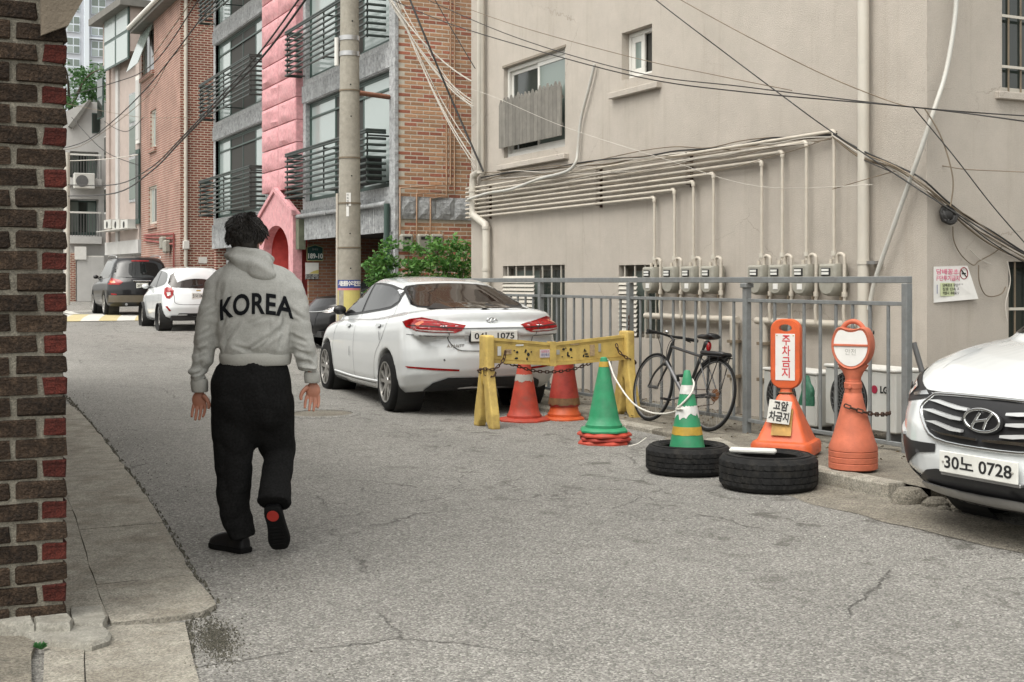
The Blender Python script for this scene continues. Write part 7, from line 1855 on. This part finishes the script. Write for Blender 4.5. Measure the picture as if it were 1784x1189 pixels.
MB().loft([head_ring(.86, -.058), head_ring(.95, -.066), head_ring(1.0, -.050), head_ring(1.02, .0), head_ring(1.0, .045), head_ring(.9, .058)], cap=True).build('head', M_orangeF, ro, smooth=40)
def disc_half(top):
    o = []
    for i in range(40):
        t = 2 * PI * i / 40; x, z = .118 * math.cos(t), .146 * math.sin(t)
        if z > .100: z = .100 + (z - .100) * .25 - .022 * max(0, 1 - (x / .06) ** 2)
        o.append((x, z))
    o = [(x, max(z, .008) if top else min(z, -.008)) for x, z in o]
    r_ = []
    for q in o:
        if not r_ or (V(q) - V(r_[-1])).length > 1e-4: r_.append(q)
    return r_
for top in (True, False): MB().prism([(x, hc + z) for x, z in disc_half(top)], -.0625, -.0595, 'y').build('disc', M_paper, ro)
MB().box(-.12, .12, -.070, -.058, hc - .008, hc + .008, .002).build('divider', M_orangeF, ro)
text('faded_lettering', '안전', .05, M_reflg, ro, frame((0, -.0632, hc - .05), (1, 0, 0), (0, 0, 1)), .0004, fit=.075)
MB().tube(spline([(-.075, 0, hc + .115), (-.045, 0, hc + .150), (0, 0, hc + .165), (.045, 0, hc + .150), (.075, 0, hc + .115)], 5), .017, 8).build('handle', M_orangeF, ro, smooth=60)
MB().lathe([(0, 0), (.014, 0), (.014, .004), (0, .004)], 12, M=frame((.143, -.01, hc + .09), (0, 1, 0), (0, 0, 1))).build('hole', M_dark, ro)
MB().lathe([(0, 0), (.014, 0), (.012, .014), (0, .016)], 12, M=frame((-.005, -.060, .575), (1, 0, 0), (0, 0, 1))).build('knob', M_orangeF, ro, smooth=50)
cen = V((6.08, 6.82, 0)); cr0 = V((CT, -ST, 0)); cd0 = V((-ST, -CT, 0))
chain('chain', 'rusty chain slung round the waist of the round orange stand', [cen + cr0 * x + cd0 * y + V((0, 0, z + kz(6.82))) for x, y, z in ((-.08, .075, .455), (-.03, .105, .435), (.03, .115, .415), (.09, .085, .40), (.16, .02, .385), (.26, -.1, .375), (.34, -.25, .37))], .045, .0055, .012)

# ---------------------------------------------------------------- bicycle against the fence
bk = thing('bicycle', 'black flat bar bicycle leaning against the fence', 'bicycle', (6.76, 10.0, kz(10.0)), R(1)); bk.rotation_euler = (0, R(11), R(0.5))
WR = .338; hubF, hubR = V((0, .515, WR)), V((0, -.475, WR)); bb = V((0, -.055, .275)); st0 = V((0, -.205, .70)); hd0 = V((0, .345, .60)); hd1 = V((0, .30, .765)); sdl = V((0, -.245, .85))
M_bkf = mat('black_bike_paint', (.016, .017, .018), .3, var=.15, scale=20, coat=.6); M_bkd = mat('grey_bike_paint', (.15, .15, .155), .35, .4, var=.15, scale=8)
for hub, nm in ((hubF, 'front'), (hubR, 'rear')):
    wl = bpy.data.objects.new('wheel', None); C.objects.link(wl); wl.parent = bk; ORG[wl] = V((0, 0, 0))
    cir = lambda r: [hub + V((0, r * math.cos(t), r * math.sin(t))) for t in [2 * PI * i / 56 for i in range(56)]]
    MB().tube(cir(WR - .013), .0135, 8, closed=True).build('tyre', M_rubberC, wl, smooth=60)
    MB().tube(cir(WR - .032), .009, 6, closed=True).build('rim', M_greyplast, wl, smooth=60)
    sp = MB()
    for k in range(28):
        a = 2 * PI * k / 28; o_ = .03 if k % 2 else -.03; sp.tube([hub + V((o_, .02 * math.cos(a + .8), .02 * math.sin(a + .8))), hub + V((0, (WR - .036) * math.cos(a), (WR - .036) * math.sin(a)))], .0012, 4)
    sp.build('spokes', M_silver, wl); MB().tube([hub + V((-.055, 0, 0)), hub + V((.055, 0, 0))], .016, 10).build('hub', M_greyplast, wl, smooth=60)
fm = MB()
fm.tube([bb, st0], .0155, 10); fm.tube([hd1 + V((0, .004, -.015)), st0 + V((0, 0, -.02))], .0145, 10); fm.tube([hd0 + (hd1 - hd0) * -.15, hd1 + V((0, -.004, .02))], .019, 10)
fm.tube([bb + V((-.035, 0, 0)), bb + V((.035, 0, 0))], .022, 12)
for sx in (-1, 1):
    fm.tube(spline([bb + V((sx * .02, -.02, 0)), lerp(bb, hubR, .4) + V((sx * .045, 0, 0)), hubR + V((sx * .06, 0, 0))], 4), .0085, 8); fm.tube(spline([st0 + V((sx * .015, 0, -.04)), lerp(st0, hubR, .4) + V((sx * .045, 0, 0)), hubR + V((sx * .06, 0, 0))], 4), .007, 8)
fm.build('frame', M_bkf, bk, smooth=60)
MB().tube([hd0 + V((0, .0, .0)), bb], .021, 10).build('down_tube', M_bkd, bk, smooth=60)
fk = MB()
for sx in (-1, 1): fk.tube(spline([hd0 + V((sx * .03, .012, -.03)), lerp(hd0, hubF, .5) + V((sx * .05, .02, 0)), hubF + V((sx * .052, 0, 0))], 5), [.013 - .0005 * i for i in range(11)], 8)
fk.tube([hd0 + V((-.035, .012, -.03)), hd0 + V((.035, .012, -.03))], .016, 8); fk.build('fork', M_bkf, bk, smooth=60)
MB().tube([hd1, hd1 + V((0, -.012, .05)), hd1 + V((0, .055, .085))], .014, 8).build('stem', M_black, bk, smooth=60)
MB().tube(spline([V((-.29, .315, .855)), V((-.12, .345, .858)), V((0, .355, .85)), V((.12, .345, .858)), V((.29, .315, .855))], 5), .0125, 8).build('handlebar', M_black, bk, smooth=60)
for sx in (-1, 1):
    MB().tube([(sx * .19, .332, .857), (sx * .30, .312, .855)], .017, 8).build('grip', M_black, bk, smooth=60)
    MB().tube(spline([(sx * .17, .335, .857), (sx * .18, .375, .848), (sx * .27, .385, .835)], 4), .007, 6).build('brake_lever', M_black, bk, smooth=60)
    MB().tube(spline([(sx * .15, .36, .85), (sx * .08, .44, .82), (sx * .03, .42, .70), (sx * .02, .36, .58)], 6), .0035, 5).build('brake_cable', M_black, bk, smooth=60)
MB().ball((-.05, .35, .885), (.022, .022, .018), 12, 8).build('bell', M_chrome, bk, smooth=60)
MB().tube([st0, sdl + V((0, .01, -.03))], .0135, 8).build('seat_post', M_black, bk, smooth=60)
rg = []
for y, wv, z, hh in ((.13, .018, .865, .018), (.08, .026, .868, .022), (.0, .042, .866, .026), (-.06, .066, .872, .03), (-.11, .074, .878, .028), (-.14, .055, .876, .018)):
    rg.append([V((wv * math.cos(t), sdl.y + y, z + hh * math.sin(t))) for t in [2 * PI * i / 14 for i in range(14)]])
MB().loft(rg).build('saddle', M_black, bk, smooth=60)
MB().ball((0, -.30, .775), (.026, .022, .048), 12, 8).build('rear_lamp', M_redlens, bk, smooth=60)
MB().ball((0, -.27, .80), (.03, .04, .035), 12, 8).build('saddle_bag', M_black, bk, smooth=60)
rk = MB()
for sx in (-1, 1): rk.tube([(sx * .05, -.24, .69), (sx * .06, -.60, .69)], .006, 6); rk.tube([(sx * .06, -.56, .69), hubR + V((sx * .075, 0, .01))], .005, 6); rk.tube([(sx * .06, -.42, .69), hubR + V((sx * .075, 0, .01))], .005, 6)
rk.build('rack', M_black, bk, smooth=60)
MB().box(-.065, .065, -.60, -.25, .695, .735, .015).build('rack_pad', M_black, bk, smooth=40)
MB().tube(spline([(0, -.24, .60), (0, -.36, .675), (0, -.475, .695), (0, -.60, .67)], 5), .02, 6).build('mudguard', M_black, bk, smooth=60)
ck = MB().lathe([(.0, -.004), (.085, -.004), (.092, 0), (.085, .004), (0, .004)], 36, M=frame(bb + V((.045, 0, 0)), (0, 1, 0), (0, 0, 1))); ck.build('chainring', M_greyplast, bk, smooth=40)
for sx, a in ((1, 2.9), (-1, -.24)):
    e_ = bb + V((sx * .06, .17 * math.cos(a), .17 * math.sin(a))); MB().tube([bb + V((sx * .05, 0, 0)), e_], .011, 8).build('crank', M_greyplast, bk, smooth=60); MB().box(min(e_.x, e_.x + sx * .09), max(e_.x, e_.x + sx * .09), e_.y - .035, e_.y + .035, e_.z - .012, e_.z + .012, .005).build('pedal', M_black, bk)
MB().lathe([(.0, -.012), (.06, -.012), (.05, .0), (.04, .012), (0, .012)], 24, M=frame(hubR + V((.035, 0, 0)), (0, 1, 0), (0, 0, 1))).build('cassette', mat('rusty_cog', (.16, .07, .03), .7, .3, var=.4, scale=40), bk, smooth=40)
cn = MB(); cn.tube([bb + V((.045, 0, .088)), hubR + V((.038, 0, .05))], .004, 5); cn.tube([bb + V((.045, 0, -.088)), hubR + V((.038, .03, -.085)), hubR + V((.038, 0, -.045))], .004, 5); cn.build('drive_chain', M_rust, bk)
MB().box(-.03, .03, .30, .33, .24, .25).build('reflector', M_tape, bk) if False else None
MB().tube([(-.055, .02, .42), (-.075, .02, .47), (-.05, -.04, .48)], .016, 8).build('lock', M_black, bk, smooth=60)

# ================================================================ THE WALKING MAN
def ell(cx, cy, z, rx, ry, n=40, e=2.0, tx=0, ty=0):
    o = []
    for i in range(n):
        t = 2 * PI * i / n; c, s_ = math.cos(t), math.sin(t)
        x = rx * math.copysign(abs(c) ** (2 / e), c); y = ry * math.copysign(abs(s_) ** (2 / e), s_); o.append(V((cx + x, cy + y, z + tx * x + ty * y)))
    return o
pp0 = gnd(430, 966)
man = thing('person', 'man in grey hoodie lettered KOREA and black trousers walking away', 'person', (pp0.x, pp0.y, gz(pp0.x, pp0.y)), -TH)
def org_mesh(mb, vox, it, disp=None):
    me = remesh(mb.mesh(), vox, it)
    if disp:
        me.update(); ns = [v.normal.copy() for v in me.vertices]
        for v, n in zip(me.vertices, ns): v.co += n * disp(v.co)
        me.update()
    return me
def fn(p, a, b, c): return noise.noise((p.x * a, p.y * b, p.z * c))
# --- hoodie
hd = MB()
hd.loft([ell(*q, e=2.5) for q in ((.045, 0, 1.015, .176, .118), (.045, 0, 1.045, .184, .126), (.045, -.005, 1.075, .192, .134), (.047, -.008, 1.13, .197, .134), (.050, -.010, 1.21, .200, .134), (.052, -.012, 1.30, .204, .132), (.050, -.014, 1.37, .208, .130), (.044, -.012, 1.42, .200, .124), (.036, -.008, 1.46, .172, .110), (.025, 0, 1.495, .135, .095), (.012, .008, 1.525, .098, .085), (.005, .012, 1.55, .080, .080))])
def limb(m, pts, sub=5, n=20):
    c = spline([p[:3] for p in pts], sub); rs = [v.x for v in spline([(p[3], 0, 0) for p in pts], sub)]; m.tube(c, rs, n)
limb(hd, [(-.02, 0, 1.455, .050), (-.085, 0, 1.435, .072), (-.140, -.005, 1.385, .078), (-.176, -.012, 1.29, .073), (-.200, -.018, 1.20, .070), (-.218, -.012, 1.10, .067), (-.236, .0, 1.00, .066), (-.247, .008, .94, .068), (-.251, .012, .905, .056), (-.250, .013, .89, .046)])
limb(hd, [(.09, 0, 1.455, .050), (.165, 0, 1.435, .070), (.220, -.008, 1.385, .076), (.256, -.018, 1.29, .072), (.278, -.022, 1.20, .068), (.298, -.010, 1.10, .066), (.318, .012, 1.01, .063), (.329, .026, .965, .062), (.333, .032, .935, .050), (.334, .034, .92, .043)])
hm = remesh(hd.mesh(), .0075, 6)
def hdisp(p):
    arm = sstep(.17, .23, abs(p.x - .045))
    low = sstep(1.12, .93, p.z)
    rdg = lambda a, b, c, o=0: (1 - abs(noise.noise((p.x * a + o, p.y * b, p.z * c)))) ** 3
    d = .012 * fn(p, 6, 6, 4) + .004 * fn(p, 16, 16, 13) - .010 * rdg(5.5, 5.5, 5.5) * (.35 + low) - .008 * rdg(9, 9, 4, 3) * sstep(1.3, 1.1, p.z)
    d += arm * (.013 * fn(p, 8, 8, 24) - .012 * rdg(7, 7, 15, 5)) * (.45 + low) 
    d += (1 - arm) * .010 * math.sin((p.x * .9 - p.z) * 26 + 3 * fn(p, 4, 4, 4)) * sstep(1.25, 1.08, p.z) * max(0, fn(p, 3, 3, 3) + .25)
    if p.y < .03:
        for (x0, z0, x1, z1, dep, wd_c) in CREASE:
            dx, dz = x1 - x0, z1 - z0; L2 = dx * dx + dz * dz; t = max(0, min(1, ((p.x - x0) * dx + (p.z - z0) * dz) / L2)); wob = .012 * fn(p, 12, 12, 12)
            dist = math.hypot(p.x - x0 - t * dx, p.z - z0 - t * dz) + wob
            e_ = math.sin(PI * min(1, max(.08, t))) ** .5
            d -= dep * e_ * math.exp(-(dist / wd_c) ** 2); d += .6 * dep * e_ * math.exp(-((abs(dist) - 2.2 * wd_c) / (1.2 * wd_c)) ** 2)
    return d
CREASE = [(-.13, 1.06, .0, 1.22, .010, .010), (-.12, 1.17, -.05, 1.36, .009, .009), (.02, 1.06, .14, 1.14, .010, .009), (.10, 1.08, .22, 1.20, .010, .009), (.19, 1.08, .235, 1.30, .011, .010), (-.14, 1.22, -.10, 1.42, .008, .009),
          (.215, 1.20, .20, 1.42, .009, .009), (-.04, 1.09, .06, 1.055, .007, .008), (.03, 1.20, .16, 1.25, .005, .009),
          (-.27, 1.12, -.17, 1.17, .009, .008), (-.28, 1.05, -.18, 1.07, .009, .008), (-.30, .97, -.20, 1.00, .010, .008), (-.30, .93, -.21, .945, .009, .007), (-.24, 1.24, -.14, 1.30, .008, .009),
          (.24, 1.14, .33, 1.10, .009, .008), (.25, 1.06, .36, 1.03, .009, .008), (.27, .995, .38, .975, .010, .008), (.28, .96, .38, .945, .008, .007), (.22, 1.28, .32, 1.22, .008, .009)]
ns = [v.normal.copy() for v in hm.vertices]
for v, n in zip(hm.vertices, ns): v.co += n * hdisp(v.co)
hm.update()
hood_o = link('hoodie', hm, M_hoodie, man, 180)
# hood lying on the back
hb = MB()
hb.ball((.045, -.070, 1.505), (.122, .060, .072), 28, 18, M=Matrix.Rotation(R(14), 3, 'Y'))
hb.ball((.095, -.105, 1.475), (.082, .046, .055), 24, 14, M=Matrix.Rotation(R(28), 3, 'Y'))
hb.tube([(.015 + .105 * math.cos(t), .012 + .098 * math.sin(t), 1.540 + .026 * math.sin(t) * -1 - .012 * math.cos(t)) for t in [2 * PI * i / 28 for i in range(28)]], .025, 12, closed=True)
hbm = org_mesh(hb, .0075, 5, lambda p: .010 * fn(p, 11, 11, 17) + .007 * math.sin(p.z * 75 + p.x * 38 + 4 * fn(p, 6, 6, 6)) * sstep(1.44, 1.5, p.z))
link('hood', hbm, M_hoodie, hood_o, 180)
# ribbed hem and cuffs
def rib(rings, n=90):
    m = MB(); rr = []
    for (cx, cy, z, rx, ry) in rings: rr.append([q for q in ell(cx, cy, z, rx, ry, n, 2.5)])
    for r_ in rr:
        c = sum(r_, V((0, 0, 0))) / len(r_)
        for i, q in enumerate(r_): q += (q - c).normalized() * (.0016 if i % 2 else -.0016)
    m.loft(rr); return m
rib([(.045, 0, .985, .172, .114), (.045, 0, .992, .179, .120), (.045, 0, 1.03, .185, .126), (.045, 0, 1.05, .180, .12)], 140).build('hem', M_rib, hood_o, smooth=180)
rib([(-.248, .014, .842, .036, .034), (-.248, .014, .848, .040, .037), (-.25, .013, .89, .043, .041), (-.25, .012, .91, .040, .038)], 60).build('cuff', M_rib, hood_o, smooth=180)
rib([(.334, .036, .888, .034, .032), (.334, .036, .894, .038, .035), (.334, .034, .925, .041, .038), (.333, .032, .945, .038, .036)], 60).build('cuff', M_rib, hood_o, smooth=180)
# KOREA across the back
sk_h = Skin(hm)
tm = text_mesh('KOREA', .158, 0, bold=.0042, sp=1.06)
xs = [v.co.x for v in tm.vertices]; wdt = max(xs) - min(xs); xc = (max(xs) + min(xs)) / 2
bm = bmesh.new(); bm.from_mesh(tm)
for k in range(-30, 31):
    bmesh.ops.bisect_plane(bm, geom=bm.verts[:] + bm.edges[:] + bm.faces[:], plane_co=(k * .018, 0, 0), plane_no=(1, 0, 0))
for k in range(-6, 7):
    bmesh.ops.bisect_plane(bm, geom=bm.verts[:] + bm.edges[:] + bm.faces[:], plane_co=(0, k * .018, 0), plane_no=(0, 1, 0))
bmesh.ops.triangulate(bm, faces=bm.faces[:])
for v in bm.verts:
    x = (v.co.x - xc) * .372 / wdt; z = v.co.y * .92
    X = .072 + x; Z = 1.300 + z - .95 * (x + .0) ** 2 + .02 * x
    l, n = sk_h.hit(X, Z, 'y', -1); v.co = l + V((0, -1, 0)) * .0035 + n * .001
me = bpy.data.meshes.new('print'); bm.to_mesh(me); bm.free()
link('printed_lettering', me, M_print, hood_o, 180)
# --- trousers
tr_ = MB()
tr_.loft([ell(*q, e=2.4) for q in ((.030, 0, 1.03, .155, .10), (.026, 0, .98, .186, .126), (.022, -.004, .90, .200, .140), (.022, -.004, .80, .203, .140), (.024, 0, .74, .200, .132), (.025, .004, .69, .188, .120), (.028, .01, .64, .135, .09), (.031, .02, .595, .075, .06), (.033, .03, .56, .03, .03), (.033, .03, .54, .01, .01))])
limb(tr_, [(-.068, .0, .80, .112), (-.076, .004, .70, .112), (-.077, .006, .60, .110), (-.070, .010, .50, .104), (-.066, .006, .40, .096), (-.064, .0, .29, .088), (-.048, -.006, .19, .082), (-.030, -.004, .12, .074), (-.024, -.002, .085, .070)])
limb(tr_, [(.118, .02, .80, .112), (.124, .06, .70, .110), (.129, .11, .60, .108), (.134, .15, .535, .107), (.150, .09, .475, .088), (.158, .0, .405, .083), (.160, -.07, .345, .084), (.161, -.115, .30, .090), (.161, -.132, .280, .090)])
def tdisp(p): return .014 * fn(p, 9, 9, 3) - .008 * (1 - abs(fn(p, 7, 7, 5))) ** 4 + .006 * fn(p, 14, 14, 24) * sstep(.62, .3, p.z) + .005 * fn(p, 20, 20, 9)
trm = org_mesh(tr_, .010, 5, tdisp)
link('trousers', trm, M_trous, man, 180)
# --- shoes
def shoe(M_, red):
    sh_ = MB(); so = MB()
    prof = [(.0, .028, .085, .030), (.012, .037, .10, .036), (.05, .044, .108, .040), (.10, .043, .108, .040), (.15, .047, .098, .036), (.19, .052, .090, .033), (.225, .052, .080, .030), (.255, .043, .066, .026), (.275, .026, .045, .02)]
    rings = []
    for (f_, w_, h_, c) in prof:
        rings.append([M_ @ V((w_ * math.cos(t) + .006 * math.sin(f_ / .27 * PI), f_, max(.018, .03 + (h_ - .03) * (math.sin(t) if math.sin(t) > 0 else math.sin(t) * .4)))) for t in [2 * PI * i / 24 for i in range(24)]])
    sh_.loft(rings)
    o_ = link('shoe', remesh(sh_.mesh(), .006, 3), M_shoe, man, 180)
    ol = []
    for (f_, w_, h_, c) in prof: ol.append((w_ * 1.07 + .006 * math.sin(f_ / .27 * PI), f_ - .003))
    ol = ol + [(-(a - .012 * math.sin(b / .27 * PI)), b) for a, b in ol[::-1]]
    ol = smooth_poly(ol, 2)
    rg = [[M_ @ V((x * s_, lerp(.135, y, s_), z)) for x, y in ol] for z, s_ in ((.0, .93), (.006, 1.0), (.024, 1.01), (.030, .97))]
    so.loft(rg).build('sole', M_sole, o_, smooth=40)
    if red:
        h_ = [( .030 * math.cos(t), .042 + .034 * math.sin(t)) for t in [2 * PI * i / 20 for i in range(20)]]
        MB().prism(h_, -.0025, .001, 'z', M=M_).build('heel_patch', mat('red_heel_rubber', (.42, .03, .02), .6), o_)
    tl = MB()
    for k in range(6): tl.box(-.034, .034, .115 + k * .022, .125 + k * .022, -.0035, .001, M=M_)
    tl.build('sole_tread', M_sole, o_)
Ml = frame((-.005, .015, .0), V((.62, .78, 0)), V((-.78, .62, 0)))        # heel position; toes point away to the left
shoe(Ml, False)
Mr = frame((.160, -.168, .262), V((1, .03, .10)), V((.03, .50, -.86)))
shoe(Mr, True)
# --- body: head, neck, forearms and hands in one surface
bo = MB()
bo.ball((-.004, .004, 1.668), (.076, .092, .102), 28, 20)
bo.ball((-.002, .040, 1.610), (.056, .058, .062), 24, 16)         # jaw
bo.ball((.0, .098, 1.640), (.014, .018, .024), 12, 10)            # nose
bo.ball((.0, .092, 1.600), (.026, .012, .012), 12, 8)             # mouth
for sx in (-1, 1): bo.ball((sx * .078 - .004, -.004, 1.636), (.010, .020, .030), 12, 10, M=Matrix.Rotation(R(-sx * 18), 3, 'Z'))
limb(bo, [(.0, -.008, 1.64, .052), (.002, -.004, 1.57, .055), (.006, 0, 1.50, .062), (.02, 0, 1.42, .07)])
# hidden frame under the clothes keeps the figure one surface
limb(bo, [(.02, 0, 1.45, .06), (.04, 0, 1.30, .10), (.04, 0, 1.10, .10), (.03, 0, .90, .10)])
limb(bo, [(.02, 0, 1.42, .045), (-.13, 0, 1.38, .040), (-.20, -.015, 1.20, .028), (-.238, .0, 1.00, .022), (-.248, .012, .90, .022), (-.249, .016, .845, .024)])
limb(bo, [(.06, 0, 1.42, .045), (.21, 0, 1.38, .040), (.278, -.02, 1.20, .028), (.318, .012, 1.01, .022), (.333, .032, .93, .022), (.334, .038, .89, .024)])
for (bx_, by_, bz, sg) in ((-.250, .016, .842, -1), (.335, .040, .886, 1)):
    # palm facing backwards; thumb on the inner side
    bo.ball((bx_ + sg * .002, by_ + .004, bz - .040), (.039, .016, .046), 20, 14)
    lens = ((.0315, .062), (.0112, .078), (-.0095, .076), (-.0305, .060))
    for i, (dx, L_) in enumerate(lens):
        dx = sg * dx; a = (bx_ + dx, by_ + .004, bz - .066)
        limb(bo, [(*a, .0088), (bx_ + dx * 1.08, by_ - .006 - .004 * i, bz - .066 - L_ * .42, .0080), (bx_ + dx * 1.08, by_ - .020 - .006 * i, bz - .066 - L_ * .74, .0076), (bx_ + dx * 1.0, by_ - .036 - .007 * i, bz - .066 - L_ * .98, .0066)], 4, 10)
    limb(bo, [(bx_ - sg * .022, by_ - .006, bz - .018, .0135), (bx_ - sg * .045, by_ - .018, bz - .040, .0115), (bx_ - sg * .056, by_ - .026, bz - .064, .0100), (bx_ - sg * .054, by_ - .030, bz - .086, .0078)], 4, 12)
bm_ = remesh(bo.mesh(), .0036, 2)
body_o = link('body', bm_, M_skin, man, 180)
for sx in (-1, 1): MB().ball((sx * .030, .083, 1.664), (.013, .010, .009), 12, 8).build('eye', M_plate, body_o, smooth=60)
# --- hair
hr = MB()
hr.ball((-.004, -.004, 1.678), (.092, .102, .088), 32, 22)
hr.ball((-.002, -.034, 1.625), (.076, .062, .066), 28, 18)
hrm = remesh(hr.mesh(), .006, 2)
ns = [v.normal.copy() for v in hrm.vertices]
for v, n in zip(hrm.vertices, ns):
    p = v.co; f_ = sstep(.05, .085, p.y) * sstep(1.70, 1.66, p.z)          # face and ears stay free
    ear = sstep(.055, .075, abs(p.x)) * sstep(1.685, 1.655, p.z) * sstep(-.045, -.02, p.y); v.co.x -= math.copysign(.022 * ear, p.x)
    v.co += n * (.012 * fn(p, 30, 30, 14) + .006 * fn(p, 60, 60, 22) + .004 * fn(p, 110, 110, 40)) - V((0, f_ * .06, 0))
hrm.update(); hair_o = link('hair', hrm, M_hair, man, 180)
lk = MB(); rnd = random.Random(4)
for k in range(3600):
    t = rnd.uniform(0, 2 * PI); ph = rnd.uniform(-.5, 1.45); d = V((math.cos(t) * math.cos(ph), math.sin(t) * math.cos(ph), math.sin(ph)))
    if d.y > .55 and d.z < .35: continue
    b_ = V((-.004, -.006, 1.675)) + V((d.x * .090, d.y * .100, d.z * .088)); dn = (V((d.x * .3, d.y * .3, -1)) - d * 0).normalized(); dn = (dn - d * dn.dot(d)).normalized(); sw = V((.5 * math.sin(b_.z * 70 + b_.x * 40) + rnd.gauss(0, .2), rnd.gauss(0, .3), .25 * math.sin(b_.x * 90)))
    L_ = rnd.uniform(.015, .034); e_ = b_ + (dn + sw).normalized() * L_ + d * rnd.uniform(.002, .019); lk.tube([b_, lerp(b_, e_, .5) + d * .006, e_], [.0030, .0024, .0005], 4, cap=False)
lk.build('hair_locks', M_hair, hair_o, smooth=180, fix=False)
